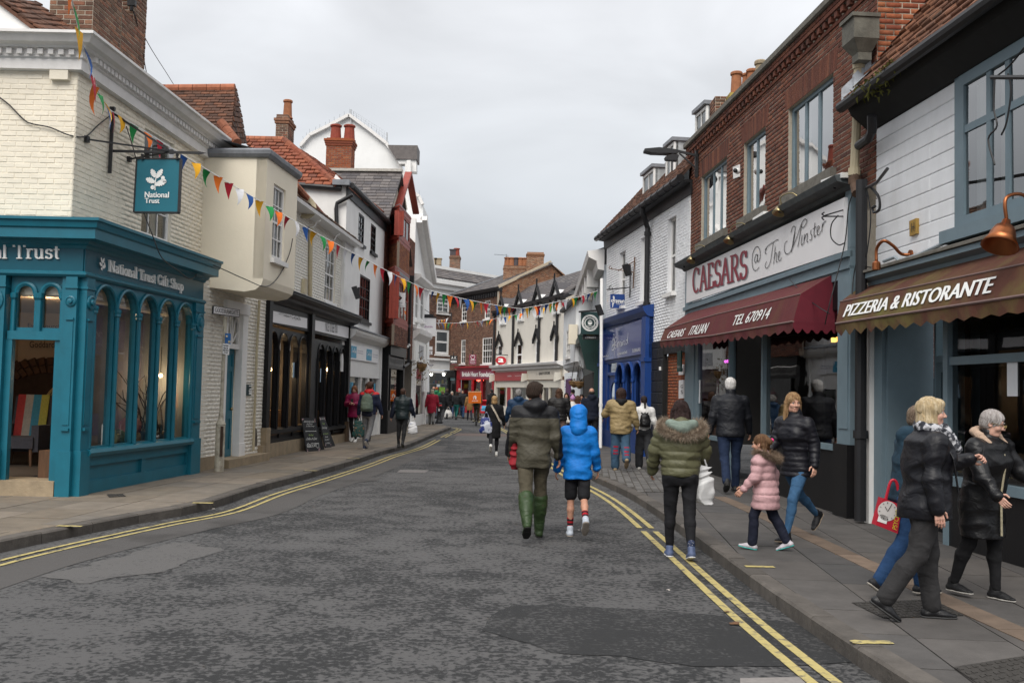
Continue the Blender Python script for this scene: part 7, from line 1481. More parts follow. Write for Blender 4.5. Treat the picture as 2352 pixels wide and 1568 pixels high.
def awning(name,label,P,wall,fold,val,scal,mat,o1,o2,near_return=True,seams=()):
 wl,wr=[P.P(*q,.02)for q in wall];fs=[P.P(*q,o1)for q in fold];vs=[P.P(*q,o2)for q in val];t=thing(name,label,'awning',tuple((wl+wr)/2))
 n=len(fs);m=MB();W=[wl+(wr-wl)*(i/(n-1))for i in range(n)]
 m.add(W+fs,[(i,n+i,n+i+1,i+1)for i in range(n-1)]);m.bDD('canopy',mat,t)
 m=MB();m.add(fs+vs,[(i,n+i,n+i+1,i+1)for i in range(n-1)]);m.bDD('front_panel',mat,t)
 hem=MB();K=34;pts=[]
 for i in range(n-1):
  for k in range(K):pts.append(vs[i]+(vs[i+1]-vs[i])*(k/K))
 pts.append(vs[-1]);low=[];per=scal[0];acc=0
 for i,p in enumerate(pts):
  if i:acc+=(pts[i]-pts[i-1]).length
  low.append(p-Vector((0,0,scal[1]*(.52+.48*abs(math.sin(math.pi*acc/per)))))-P.n*(.01*math.sin(acc*9)))
 k=len(pts);hem.add(pts+low,[(i,k+i,k+i+1,i+1)for i in range(k-1)]);hem.bDD('valance',mat,t)
 dm=M('dark_red_canvas',(.11,.008,.018),.85,.1,8,.2,200)
 a,b,c_=fs[-1],vs[-1],wr;d_=Vector((wr.x,wr.y,vs[-1].z))
 if near_return:
  MB().add([a,b,d_,c_],[(0,1,2,3)]).bDD('end_panel',dm,t);R2=MB();pts=[b+(d_-b)*(i/20)for i in range(21)];low=[p-Vector((0,0,scal[1]*(.5+.5*abs(math.sin(i*.75)))))for i,p in enumerate(pts)];R2.add(pts+low,[(i,21+i,22+i,i+1)for i in range(20)]);R2.bDD('end_valance',dm,t)
 a,b,c_=fs[0],vs[0],wl;d_=Vector((wl.x,wl.y,vs[0].z));MB().add([a,b,d_,c_],[(3,2,1,0)]).bDD('end_panel',mat,t)
 MB().tube(vs,.016,6).tube(fs,.012,6).bDD('rail',M('dull_awning_rail',(.16,.10,.09),.6,.1,6),t)
 return t,fs,vs
aw,fs,vs=awning('maroon_awning','maroon canvas awning with scalloped edge under the white restaurant sign',RC,[(1592,712),(1926,622)],[(1527,755),(1645,722),(1839,675)],[(1516,783),(1632,771),(1822,738)],(.19,.17),maroon_canvas,OFF1,OFF2)
def front_text(t,fs,vs,i,s,a,b,lo,hi,shear,mat,bold=.0):
 A,B,C_,D=fs[i],fs[i+1],vs[i+1],vs[i];q=[A,B,C_,D];nn=(B-A).cross(A-D).normalized();nn=nn if nn.dot(CAM-A)>0 else-nn
 qq=[QMp(q,a,hi)+nn*.012,QMp(q,b,hi)+nn*.012,QMp(q,b,lo)+nn*.012,QMp(q,a,lo)+nn*.012];m=MB();text(m,s,qq,shear,bold=bold);m.bDD('lettering',mat,t)
front_text(aw,fs,vs,0,'CAESARS',.16,.50,.14,.62,.10,LWh,.006);front_text(aw,fs,vs,0,'ITALIAN',.62,.92,.16,.66,.10,LWh,.006);front_text(aw,fs,vs,1,'TEL 670914',.30,.74,.28,.72,.05,LWh,.006)
zA=2.75;g0=U(1606,900)[0];g1=U(1690,900)[0];g2=U(1768,900)[0];
for aa in((g0,.1,g1,.82,.0,.15),(g2,.1,p0,.98,.0,.15),(p0-.02,-.02,p1+.02,1.09,.10,.25)):m=MB();uBX(m,RS,*aa);m.bDD('stall_riser' if aa[4]==0 else 'pilaster_base',BPt,rc)
m=MB();uBX(m,RS,g2-.02,.98,p0,1.06,.03,.12);m.bDD('window_sill',BGy,rc);m=MB();uBX(m,RS,g0,.82,g1,.90,.03,.12);m.bDD('window_sill',BGy,rc)
m=MB();uBX(m,RS,g1-.05,.1,g1+.04,zA+.3,.02,.12);uBX(m,RS,g2-.05,.1,g2+.04,zA+.3,.02,.12);uBX(m,RS,g0-.02,.9,g0+.05,zA+.3,.02,.12);m.bDD('window_frame',BGy,rc)
ShI(rc,RS,g2,p0,1.06,zA+.25,off=-.05,panes=1,deep=2.2,back=dark_room,fl=dark_room,gm=glass('dark_shop_glass',(.55,.6,.6),1.6));ShI(rc,RS,g0,g1,.9,zA+.25,off=-.05,panes=1,deep=2.2,back=dark_room,fl=dark_room,gm=_mats['dark_shop_glass'])
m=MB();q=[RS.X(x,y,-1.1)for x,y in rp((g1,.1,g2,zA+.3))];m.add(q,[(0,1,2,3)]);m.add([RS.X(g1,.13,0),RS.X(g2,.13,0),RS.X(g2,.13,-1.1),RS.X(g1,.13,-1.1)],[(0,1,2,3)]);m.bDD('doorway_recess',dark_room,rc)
m=MB();uBX(m,RS,g1+.1,.14,g2-.1,2.3,-.95,.06);m.bDD('door',M('dark_green_door',(.015,.03,.028),.4,.1,4),rc)
m=MB();uBX(m,RS,su0-.1,zA+.2,su1+.2,pz,-.02,.08);m.bDD('soffit',BPt,rc)
m=MB();uBX(m,RS,g2+.4,.5,g2+.55,.68,.02,.03);uBX(m,RS,g0+.25,.45,g0+.4,.62,.02,.03);m.bDD('air_brick',M('iron_vent',(.06,.06,.06),.6,.2,30),rc)
pnk=emit('magenta_light',(.8,.1,.7),2.2);m=MB()
for i in range(4):m.ball(RS.X(g0+.7+i*.17,2.45,-.5),.035,8)
m.bDD('fairy_lights',pnk,rc);
m=MB();
for i in range(5):m.box(RS.X(g2+1.6+i*.2,2.62,-.6),.06,.06,.07)
m.bDD('amber_lamps',emit('amber_lamp',(1,.45,.08),3),rc)
m=MB();uBX(m,RS,g0+.22,1.55,g0+.42,2.05,-.03,.005);m.bDD('menu_card',paper,rc)
m=MB();uBX(m,RS,q0-.25,2.25,q0+.12,2.72,.12,.03);o=m.bDD('green_plate',M('deep_green_plate',(.01,.07,.06),.5,.05));tag(o,'small dark green sign plate under the far end of the maroon awning','sign');m=MB();text(m,'deliveroo',[RS.X(q0-.2,2.40,.125),RS.X(q0+.07,2.40,.125),RS.X(q0+.07,2.34,.125),RS.X(q0-.2,2.34,.125)]);m.bDD('lettering',LWh,o)
pu=U(1976,800,.22)[0];pipe(rc,[RC.X(pu+.02,U(1966,440)[1],.22),RC.X(pu+.02,1.5,.22),RC.X(pu+.02,.15,.22)],.075,BIr,joints=[RC.X(pu+.02,1.25,.22),RC.X(pu+.02,2.9,.22)])
hp=RC.P(1978,75,.18);hz=hp.z;hu=U(1978,75,.18)[0];m=MB();
for u_,z_,w_,d_ in((hu,hz+.10,.40,.30),):uBX(m,RC,u_-w_/2,hz-.14,u_+w_/2,hz+.16,.36,.34)
uBX(m,RC,hu-.22,hz+.14,hu+.22,hz+.19,.39,.38)
m.add([RC.X(hu+a*.2,hz-.14,.02+(b+1)*.17)for a,b in((-1,-1),(1,-1),(1,1),(-1,1))]+[RC.X(hu+a*.10,hz-.30,.08+(b+1)*.09)for a,b in((-1,-1),(1,-1),(1,1),(-1,1))],[(i,(i+1)%4,4+(i+1)%4,4+i)for i in range(4)]);uBX(m,RC,hu-.1,hz-.40,hu+.1,hz-.30,.26,.18);m.bDD('rain_hopper',M('flaking_grey_paint',(.11,.105,.085),.7,.3,8,.3,30,dirt=.6,dscale=2,dcol=(.06,.05,.04)),rc)
dz=[RC.P(1972,150,.16),RC.P(1967,300,.16),RC.P(1962,395,.16)];pipe(rc,dz,.062,cream_pipe,joints=[dz[0],dz[2]]);pipe(rc,[RC.P(1962,395,.16),RC.P(1964,425,.17),RC.P(1968,445,.2)],.066,M('rusty_pipe',(.10,.06,.04),.8,.4,9,dirt=.5),joints=[RC.P(1963,415,.16)])
pipe(rc,[RC.P(2003,265,.3),RC.P(2003,300,.25),RC.P(1995,318,.2),RC.P(1972,335,.18)],.06,BIr)
SC=Plane(RC.X(rr,0),-RC.n,(0,0,1));brickwall(rc,SC,[(0,2),(4,2),(4,ztp-.06),(0,ztp-.06)],[],brick_orange,mortar,maxi=260,name='side_wall',rag=.006,joint=.013)
m=MB();
c_=AtY(1700,200,21.5)
st=chimney(rc,(c_.x+.6,22.0),2.2,.6,ztp-1.0,AtY(1690,222,21.7).z,cax,brick_chim,mortar,maxi=0,caps=0,name='chimney');
for px,py,Yp,c2 in((1691,166,21.5,pot_clay),(1716,170,21.9,pot_clay),(1727,160,21.7,pot_clay),(1746,140,21.3,pot_buff)):p=AtY(px,222 if px==1691 else 215,Yp);h_=AtY(px,py,Yp).z-p.z;pot(rc,(p.x,p.y,p.z),.135,h_,c2)
p=AtY(1691,222,21.5);MB().box(p-Vector((0,0,.12)),.36,.4,.3).bDD('chimney_base',M('lichen_render',(.32,.24,.06),.9,.35,6),rc)
def goose(px,py,end,lab,mat,P=RC,k=.62,grp='gooseneck lamps above the shop signs',neck=None):
 c=P.P(px,py,.55*k);w=P.P(*end,.03);t=thing('gooseneck_lamp',lab,'wall lamp',tuple(w));ax=Vector((-.35,-.25,-.9)).normalized()
 top=c-ax*.14*k;m=MB().lathe([(.035*k,-.16*k),(.045*k,-.10*k),(.085*k,-.08*k),(.11*k,-.02*k),(.12*k,.03*k),(.165*k,.12*k),(.155*k,.12*k),(.10*k,.02*k)],c,ax,16);m.bDD('lamp_shade',mat,t,True)
 MB().tube(SmL([tuple(top-ax*.02),tuple(top+Vector((0,0,.22*k))),tuple(top*.55+w*.45+Vector((0,0,.24*k))),tuple(top*.2+w*.8+Vector((0,0,.06*k))),tuple(w)],6),.017*k,8).bDD('arm',mat,t,True);MB().lathe([(.05*k,0),(.05*k,.02),(.03*k,.03)],w,P.n,12).bDD('wall_plate',mat,t);return t
goose(1589,594,(1631,570),'brass gooseneck lamp at the far end above the white restaurant sign',brass);goose(1676,548,(1728,520),'brass gooseneck lamp in the middle above the white restaurant sign',brass);goose(1790,482,(1847,456),'brass gooseneck lamp at the near end above the white restaurant sign',brass)
for k,(a,b,lab)in enumerate((((1563,606),(1580,596),'far'),((1735,506),(1760,490),'middle'),((1893,420),(1942,402),'near'))):
 p,q=RC.P(*a,.25),RC.P(*b,.25);t=thing('linear_floodlight','slim white linear floodlight at the %s end of the restaurant cornice'%lab,'floodlight',tuple((p+q)/2),'linear floodlights on the restaurant cornice');MB().bar(p,q,.10,.07).bDD('housing',WPt,t);MB().bar((p+q)/2,(p+q)/2-Vector((0,0,.14)),.03).bDD('stem',BIr,t)
cc=RC.P(1690,397,.1);t=thing('security_camera','white dome security camera between the restaurant windows','camera',tuple(cc));m=MB();slab(m,RC,[(1683,384),(1697,378),(1697,406),(1684,411)],.03,.03);m.bDD('mount',WPt,t);MB().ball(RC.P(1694,393,.1),.06,10).bDD('dome',WPt,t,True);MB().ball(RC.P(1689,392,.16),.045,10).bDD('lens',BIr,t,True)
lp=RC.P(1600,372,.05);t=thing('street_lamp','black street lamp arm reaching out from the brick restaurant corner','street lamp',tuple(lp));PL=Plane((0,lp.y-.1,0),(1,0,0),(0,0,1))
m=MB().bar(lp-Vector((0,0,.35)),lp+Vector((0,0,.25)),.07);e0=PL.P(1598,357);e1=PL.P(1556,347);m.bar(e0,e1,.05);m.bar(PL.P(1597,385),PL.P(1560,352),.03);m.bDD('bracket',BIr,t)
MB().prism([PL.P(*q)for q in[(1556,343),(1556,352),(1498,350),(1481,346),(1481,341),(1515,338)]][::-1],(0,.28,0)).bDD('lamp_head',BIr,t);MB().prism([PL.P(*q)for q in[(1560,356),(1556,368),(1530,366),(1528,360),(1545,353)]],(0,.2,0)).bDD('lower_lamp',BIr,t)
zP=RC;pz_=thing('pizzeria_building','white boarded pizzeria building with mossy awning and tiled roof','building',tuple(RC.X(rr+2,0)))
e0,e1=U(2010,500)[0],U(2560,500)[0];wz0,wz1=U(2100,560)[1],U(2110,250)[1];zev=(U(2023,287)[1]+U(2199,187)[1])/2;zb0=(U(2010,628)[1]+U(2180,560)[1])/2
wp=rQQ(RC,[(2203,178),(2440,50),(2440,470),(2213,512)])
m=MB();uBX(m,RC,e0,zb0-.3,wp[0]-.08,zev+.1,-.02,.2);uBX(m,RC,wp[0]-.1,zb0-.3,e1,wp[1]-.01,-.02,.2);uBX(m,RC,wp[2]+.02,zb0-.3,e1,zev+.1,-.02,.2);bw=m.bDD('wall',WPt,pz_)
bm_=M('white_board_paint',(.80,.81,.83),.55,.04,5,.08,40,dirt=.25,dscale=1.1,dcol=(.45,.44,.43))
field(RC,[[(e0,zb0),(wp[0]-.09,zb0),(wp[0]-.09,zev),(e0,zev)]],3.2,.185,bm_,bw,'board','boarding',joint=.005,proud=.007,off=-.004,jit=.12,maxi=60)
field(RC,[[(wp[0]-.09,zb0),(e1,zb0),(e1,wp[1]-.14),(wp[0]-.09,wp[1]-.14)]],3.2,.185,bm_,bw,'board','boarding',joint=.005,proud=.007,off=-.004,jit=.12,maxi=60)
w=window(pz_,RC,wp,4,2,BGy,rec=-.03,fr=.10,bar=.08,room=mid_room,transom=.66,meet=False,cur=((0,.12),(.30,.40)),split=(0,.3,.52,.76,1),glassm=_mats['bright_glass'])
m=MB();uBX(m,RC,wp[0]-.22,wp[1]-.14,wp[2]+.2,wp[1],.14,.2);m.bDD('sill',BGy,pz_);m=MB();uBX(m,RC,wp[0]-.09,wp[1],wp[0],wp[3]+.1,.03,.08);uBX(m,RC,wp[0]-.09,wp[3],wp[2]+.1,wp[3]+.09,.03,.08);m.bDD('architrave',BGy,pz_)
m=MB();A=RC.X(e0-.12,zev+.06);B=RC.X(e1,zev+.06);sweep(m,[A,B],[(-.05,-.06),(.05,-.05),(.28,.14),(.34,.26),(.30,.30),(-.05,.34)]);m.bDD('soffit',M('tarred_timber',(.012,.012,.012),.8,.2,8),pz_);MB().tube([A+RC.n*.42+Vector((0,0,.25)),B+RC.n*.42+Vector((0,0,.25))],.075,10).bDD('gutter',BIr,pz_)
PZ=Plane(RC.X(e0-.1,zev+.36,.36),RC.u,RC.v*1.25-RC.n*1.0);RTl(pz_,PZ,[(0,0),(5.5,0),(5.5,4),(0,4)],.24,.22,M('brown_pantile',(.12,.06,.035),.9,.3,10,.4,40,ramp=[(.16,.065,.035),(.11,.05,.03),(.20,.085,.045),(.08,.045,.03)],dirt=.4),tile_brown,tilt=.16,thick=.05,joint=.022,rag=.05,maxi=140)
m=MB();
for i in range(16):a=PZ.X(-.02,i*.24,.07);m.add([a,PZ.X(.20,i*.24,.08),PZ.X(.20,i*.24+.25,.05),PZ.X(-.02,i*.24+.25,.05),a+Vector((0,0,.16)),PZ.X(-.02,i*.24+.25,.05)+Vector((0,0,.15))],[(0,1,2,3),(0,3,5,4)])
m.bDD('lead_flashing',M('bright_lead',(.34,.36,.39),.4,.3,6,.5,14),pz_)
mo=MB();random.seed(4)
for i in range(420):
 t_=random.random();c=PZ.X(.55+t_*1.0+random.gauss(0,.06),.0,.06)+Vector((random.gauss(0,.05),random.gauss(0,.05),-abs(random.gauss(0,.12))*(1-abs(t_-.5))));d_=Vector((random.uniform(-1,1),random.uniform(-1,1),random.uniform(-1.6,.6)))*.05;e_=d_.cross(Vector((.3,.5,.8))).normalized()*.016;mo.add([c-e_,c+e_,c+d_],[(0,1,2)])
o=mo.bDD('moss',moss);tag(o,'moss clump hanging over the pizzeria gutter','moss',kind='stuff')
m=MB();slab(m,RC,[(2088,508),(2104,501),(2104,536),(2089,543)],.04,.05);o=m.bDD('hydrant_plate',M('yellow_plate',(.36,.22,.05),.6,.2,9,dirt=.4));tag(o,'small rusty yellow H plate on the white boarded wall','sign')
m=MB();q=PQ(RC,[(2091,509),(2102,504),(2102,534),(2091,539)],.05);strokes(m,[[(.25,.15),(.25,.85)],[(.75,.15),(.75,.85)],[(.25,.5),(.75,.5)]],q,.08,.08,RC.n);m.bDD('lettering',LBk,o)
m=MB();sweep(m,[RC.X(e0+.0,zb0-.14),RC.X(e1,zb0-.14)],[(-.02,-.16),(.06,-.16),(.1,-.04),(.2,0),(.2,.06),(-.02,.14)]);m.bDD('fascia',BGy,pz_);m=MB();sweep(m,[RC.X(e0-.02,zb0-.07),RC.X(e1,zb0-.07)],[(-.02,.0),(.23,.0),(.23,.03),(-.02,.12)]);m.bDD('fascia_top',cast_lichen,pz_)
aw2,fs2,vs2=awning('mossy_awning','maroon awning stained green with algae lettered for the pizzeria',RC,[(1978,657),(2520,517)],[(1930,693),(2520,572)],[(1920,743),(2520,653)],(.30,.17),mossy_canvas,.42,.55)
front_text(aw2,fs2,vs2,0,'PIZZERIA & RISTORANTE',.051,.715,.23,.76,.025,LWh,.012)
gl_=[('copper gooseneck lamp with a bare fitting above the mossy awning',2008,590,(2094,582)),('large copper gooseneck lamp with a bell shade at the right edge',2303,540,(2395,530))]
goose(2303,540,(2400,505),gl_[1][0],copper,k=1.0)
c=RC.P(2013,600,.45);w=RC.P(2093,585,.05);t=thing('gooseneck_lamp',gl_[0][0],'wall lamp',tuple(w),'gooseneck lamps above the shop signs');MB().tube(SmL([tuple(c),tuple(RC.P(2014,570,.45)),tuple(RC.P(2030,553,.42)),tuple(RC.P(2052,565,.3)),tuple(RC.P(2070,583,.15)),tuple(w)],6),.02,8).bDD('arm',copper,t,True);MB().lathe([(.05,0),(.05,.08),(.03,.1)],c-Vector((0,0,.1)),(0,0,1),10).bDD('fitting',copper,t);MB().lathe([(.06,0),(.06,.02)],w,RC.n,12).bDD('wall_plate',copper,t)
MB().tube([RC.P(2030,600,.08),RC.P(2056,590,.08),RC.P(2066,599,.08),RC.P(2110,585,.08),RC.P(2230,530,.08),RC.P(2420,470,.08)],.022,6).bDD('conduit',M('grey_conduit',(.30,.34,.37),.5,.1,5),pz_)
t0,t1=U(2007,900)[0],U(2018,900)[0];m=MB();uBX(m,RC,t0,.1,t1,zb0-.3,.12,.15);m.bDD('white_trim',WPt,pz_)
k0=U(2036,900)[0];d0_,d1_=U(2060,900)[0],U(2148,900)[0];s0_=U(2182,900)[0];zdh=U(2100,822)[1]
m=MB();uBX(m,RC,t1,.1,k0,zb0-.3,.06,.15);uBX(m,RC,d0_-.05,.1,d0_,2.9,-.5,.1);uBX(m,RC,k0,.1,k0+.03,2.9,.0,.6);uBX(m,RC,d0_,zdh-.03,d1_,zdh+.05,-.48,.1);uBX(m,RC,d1_,.1,s0_-.1,2.9,-.3,.1);
zz=U(2250,826)[1];uBX(m,RC,s0_-.12,.1,s0_-.02,2.9,.02,.2);uBX(m,RC,s0_-.02,zz-.04,e1,zz+.05,.0,.12);uBX(m,RC,s0_,.78,e1,.88,.04,.15);m.bDD('shopfront',BGy,pz_)
m=MB().holed([(d0_,.1),(d1_,.1),(d1_,zdh),(d0_,zdh)],[rp((d0_+.12,1.05,d1_-.12,zdh-.15)),rp((d0_+.12,.25,d1_-.12,.9))],RC,-.5,.03);dd=m.bDD('door',M('grey_blue_door',(.105,.15,.175),.5,.08,4),pz_)
for r in((d0_+.12,1.05,d1_-.12,zdh-.15),(d0_+.12,.25,d1_-.12,.9)):MB().add([RC.X(x,y,-.525)for x,y in rp(r)],[(0,1,2,3)]).bDD('door_panel',_mats['grey_blue_door'],dd)
MB().add([RC.X(x,y,-.5)for x,y in rp((d0_,zdh+.05,d1_,2.9))],[(0,1,2,3)]).bDD('pane',_mats['dark_shop_glass'],pz_)
ShI(pz_,RC,s0_-.02,e1,.88,zz-.04,off=-.04,panes=1,deep=2.0,back=dark_room,fl=dark_room,gm=_mats['dark_shop_glass']);ShI(pz_,RC,s0_-.02,e1,zz+.05,2.9,off=-.04,panes=1,deep=.4,back=dark_room,fl=dark_room,gm=_mats['dark_shop_glass'])
m=MB();uBX(m,RC,s0_-.1,.08,e1,.78,.0,.2);uBX(m,RC,k0,.08,d1_+.1,.2,-.45,.2);uBX(m,RC,e0-.1,.08,t0,.3,-.02,.1);m.bDD('stall_riser',BPt,pz_);m=MB();uBX(m,RC,s0_-.05,2.88,e1,zb0-.3,-.02,.1);uBX(m,RC,k0,2.9,s0_,zb0-.3,-.02,.5);m.bDD('header',BPt,pz_)
u_,v_=RC.uv(2318,870);m=MB();uBX(m,RC,u_-.09,v_-.17,u_+.09,v_+.17,-.03,.005);m.bDD('menu_card',paper,pz_)
brickwall(rc,Plane(RC.o-RC.n*.04,RC.u,(0,0,1)),[(p1+.02,.1),(t0+.02,.1),(t0+.02,zcor-.2),(p1+.02,zcor-.2)],[],brick_red,mortar_dk,maxi=120,name='brick_pier')
wr_=MB()
for pts in([(1795,505),(1850,485),(1930,445),(1965,430)],[(1969,430),(1950,470),(1940,560),(1905,700),(1895,745)],[(1966,440),(1985,470),(1975,560),(1960,640),(1955,720)],[(1990,430),(2000,500),(1990,590),(1985,610),(2030,618)],[(1590,590),(1640,575),(1700,545),(1745,522)],[(1812,640),(1860,690),(1905,720)]):
 wr_.tube(SmL([tuple(RC.P(x,y,.18+.2*(y>640)))for x,y in pts],5),.008,5)
o=wr_.bDD('loose_cables',BIr);tag(o,'tangle of thin black cables beside the white restaurant sign','cables')
hk=thing('iron_hook_bracket','thin curled iron bracket in front of the right end of the white sign','bracket',tuple(RC.P(1938,500,.12)));m=MB();m.tube([RC.P(1945,497,.1),RC.P(1893,497,.5)],.01,5).tube([RC.P(1945,480,.1),RC.P(1895,495,.5)],.01,5);m.tube(SmL([tuple(RC.P(x,y,.3))for x,y in[(1925,495),(1910,515),(1909,545),(1925,562),(1940,558)]],5),.009,5);m.tube(SmL([tuple(RC.P(x,y,.5))for x,y in[(1892,505),(1888,500),(1893,496),(1888,492),(1893,488)]],4),.01,5);m.bDD('iron_rods',BIr,hk)
h2=thing('scrolled_iron_hook','black scrolled iron hook on the edge of the white boarded wall','hook',tuple(RC.P(2015,440,.1)));m=MB();m.tube([RC.P(1990,432,.2),RC.P(2015,418,.5),RC.P(2038,388,.8)],.02,6);m.tube(SmL([tuple(RC.P(x,y,.25))for x,y in[(2000,430),(2018,452),(2020,480),(2008,488),(2004,478),(2010,474)]],5),.018,6);m.bDD('iron_rods',BIr,h2)
w3=MB();q0_=RC.P(2278,178,.7);w3.tube([q0_,RC.P(2400,178,.7)],.022,6);
for pts in([(2285,180),(2283,250),(2290,290),(2270,320),(2285,378)],[(2315,170),(2322,210),(2312,280),(2300,310)],[(2290,175),(2320,150),(2352,110)]):w3.tube(SmL([tuple(RC.P(x,y,.6))for x,y in pts],5),.009,5)
o=w3.bDD('dangling_cable',BIr);tag(o,'black rod with dangling cables across the blue upstairs window','cable')
Yb=UW.P(256,347).y;HBk=Plane((0,Yb,0),(1,0,0),(0,0,1))
sg,P=board_at(Yb+.02,[(316,366),(414,366),(409,488),(309,487)],M('teal_sign_face',(.006,.13,.18),.4,.03),'hanging_shop_sign','teal square hanging sign with white oak leaf on black iron bracket',.07)
m=MB()
for a,b in(((316,366),(416,366)),((416,366),(411,489)),((411,489),(309,488)),((309,488),(316,366))):m.bar(P.P(*a,-.035),P.P(*b,-.035),.022,.085,(0,1,0))
m.bDD('board_edge',BIr,sg)
m=MB();oak(m,PQ(P,[(334,386),(384,386),(382,437),(332,437)],.012));m.bDD('oak_leaf_emblem',LWh,sg)
m=MB();text(m,'National',PQ(P,[(333,440.5),(388,441),(387.5,454),(332.5,453.5)],.012),bold=.003);text(m,'Trust',PQ(P,[(333,455),(366,455.3),(366,467),(333,466.5)],.012),bold=.003);m.bDD('lettering',LWh,sg)
m=MB();top=UW.P(259,250,.05);bot=UW.P(252,398,.05);m.bar(top,bot,.05,.03);tip=HBk.P(475,352);root=UW.P(258,347,.03);m.bar(root,HBk.P(462,351.5),.035);m.add([HBk.P(455,347,.02),HBk.P(455,356,.02),tip,HBk.P(455,347,-.02),HBk.P(455,356,-.02)],[(0,1,2),(4,3,2),(0,2,3),(1,4,2)])
m.bar(UW.P(262,262,.04),HBk.P(393,349),.03);m.bar(UW.P(200,320,.03),HBk.P(393,348),.022);m.bar(UW.P(297,366,.03),HBk.P(385,350),.022);m.box(UW.P(200,320,.03),.05,.09,.09).box(UW.P(297,366,.03),.05,.08,.08).box(top,.07,.06,.05).box(HBk.P(393,349),.06,.06,.06)
for x in(327,407):
 for k in range(3):m.tube([HBk.P(x,354+k*4.2),HBk.P(x,358+k*4.2)],.016 if k%2 else.024,6)
m.bDD('bracket',BIr,sg)
q=[(491,702),(551,711.3),(550,728.5),(490,720.5)];t=thing('street_name_sign','white street name plate reading GOODRAMGATE beside the teal door','sign',tuple(LW.P(520,716,.25)))
m=MB();slab(m,LW,q,.25,.03);m.bDD('plate',M('black_plate_edge',(.02,.02,.02),.5),t);m=MB();slab(m,LW,[(492.2,703.5),(549.8,712.5),(549,727),(491.3,719.2)],.256,.006);m.bDD('plate_face',white_sign,t)
m=MB();serif(m,'GOODRAMGATE',PQ(LW,[(494.5,706),(548,714),(547.6,724.3),(494,716.5)],.26),.05,.11,0,LW.n);m.bDD('lettering',LBk,t);m=MB().bar(LW.P(505,722,.2),LW.P(505,722,0),.03);m.bDD('bracket',BIr,t)
pb=G(503,1082,.12);pst=thing('rusty_signpost','peeling rusty old lamp post base with parking plates beside the teal door','post',tuple(pb));hpx=lambda y:AtY(505,y,pb.y).z
rp_=M('peeling_cream_post',(.40,.37,.30),.7,.2,8,.3,30,dirt=.95,dscale=2.2,dcol=(.09,.055,.035),streak=False);m=MB();z1=hpx(976);z2=hpx(964);m.lathe([(.088,0),(.086,z1-.12),(.092,z1-.10),(.05,z2-.10),(.034,z2+.06)],pb,(0,0,1),14);m.bDD('post_base',rp_,pst);tp=AtY(515,727,pb.y);MB().tube([Vector((pb.x,pb.y,z2)),Vector((pb.x+.01,pb.y,tp.z))],.034,12).bDD('pole',rp_,pst);MB().box(Vector((pb.x+.05,pb.y-.085,(z1+.12)*.62)),.05,.02,.55).bDD('hatch',M('dark_rust',(.05,.03,.02),.8,.3,9),pst)
PB_=Plane((0,pb.y-.05,0),(1,0,0),(0,0,1));m=MB();slab(m,PB_,[(511.5,788),(526.5,791),(526,815),(511,812)],0,.01);pp_=m.bDD('plate',white_sign,pst);m=MB()
for i,(s_,w)in enumerate((('No loading',11),('Mon - Sat',9.5),('8.00 - 9.15 am',12),('4 - 6 pm',8.5))):y=791.5+i*5.3;x=518.8;text(m,s_,PQ(PB_,[(x-w/2,y),(x+w/2,y+.4),(x+w/2,y+4),(x-w/2,y+3.6)],.008),bold=.002)
m.bDD('lettering',LBk,pp_);m=MB();slab(m,PB_,[(517,765),(530,766),(529.5,790),(516.5,788)],-.01,.008);pb2=m.bDD('blue_plate',M('blue_plate',(.03,.13,.36),.5,.2,14),pst);m=MB();slab(m,PB_,[(519,770),(523,770.3),(523,774),(519,774)],0,.004);slab(m,PB_,[(524,782),(529,782.5),(529,787),(524,787)],0,.004);m.bDD('print',M('mixed_print',(.6,.5,.3),.6,.6,30),pb2)
cb_=M('chalkboard',(.018,.019,.021),.75,.3,10,.1,60);ch_=M('chalk',(.62,.62,.60),.9,.15,60);cg_=M('green_chalk',(.35,.5,.15),.9,.1,60)
def aboard(pix,lab,lines,green=(),art=None):
 bl_,br_=G(*pix[3],.122),G(*pix[2],.122);Yt_=(bl_.y+br_.y)/2+.22;tl,tr=AtY(*pix[0],bl_.y+.2),AtY(*pix[1],br_.y+.2)
 c=(bl_+br_)/2;t=thing('chalkboard',lab,'chalkboard',(c.x,c.y,.12));n=(br_-bl_).cross(tl-bl_).normalized();n=n if n.dot(CAM-bl_)>0 else-n
 Q=[tl,tr,br_,bl_];MB().prism([bl_,br_,tr,tl],-n*.025).bDD('board',cb_,t);k=Vector((-.02,.55,0));b2=[tl-n*.03,tr-n*.03,br_+k,bl_+k];MB().prism([b2[3],b2[2],b2[1],b2[0]],n*.02).bDD('rear_board',cb_,t)
 mw_,mg_=MB(),MB()
 for i,(s_,x0,x1,y0,y1)in enumerate(lines):
  qq=[QMp(Q,x0,y1)+n*.004,QMp(Q,x1,y1)+n*.004,QMp(Q,x1,y0)+n*.004,QMp(Q,x0,y0)+n*.004];text(mg_ if i in green else mw_,s_,qq,.15)
 if art:strokes(mw_,art,[Q[0]+n*.002,Q[1]+n*.002,Q[2]+n*.002,Q[3]+n*.002],.012,.012,n)
 mw_.bDD('chalk_writing',ch_,t)
 if mg_.v:mg_.bDD('chalk_writing',cg_,t)
 fl=MB();random.seed(len(lab))
 for i in range(26):
  a=random.choice((.06,.94));x=a+random.uniform(-.05,.05);y=random.choice((.06,.93))+random.uniform(-.05,.04);c_=QMp(Q,x,y)+n*.005;r_=random.uniform(.006,.014);fl.add([c_+(tr-tl).normalized()*r_*math.cos(j*1.26)+(tl-bl_).normalized()*r_*math.sin(j*1.26)for j in range(5)],[(0,1,2,3,4)])
 fl.bDD('chalk_flowers',M('pink_chalk',(.55,.36,.38),.9,.4,20),t);return t
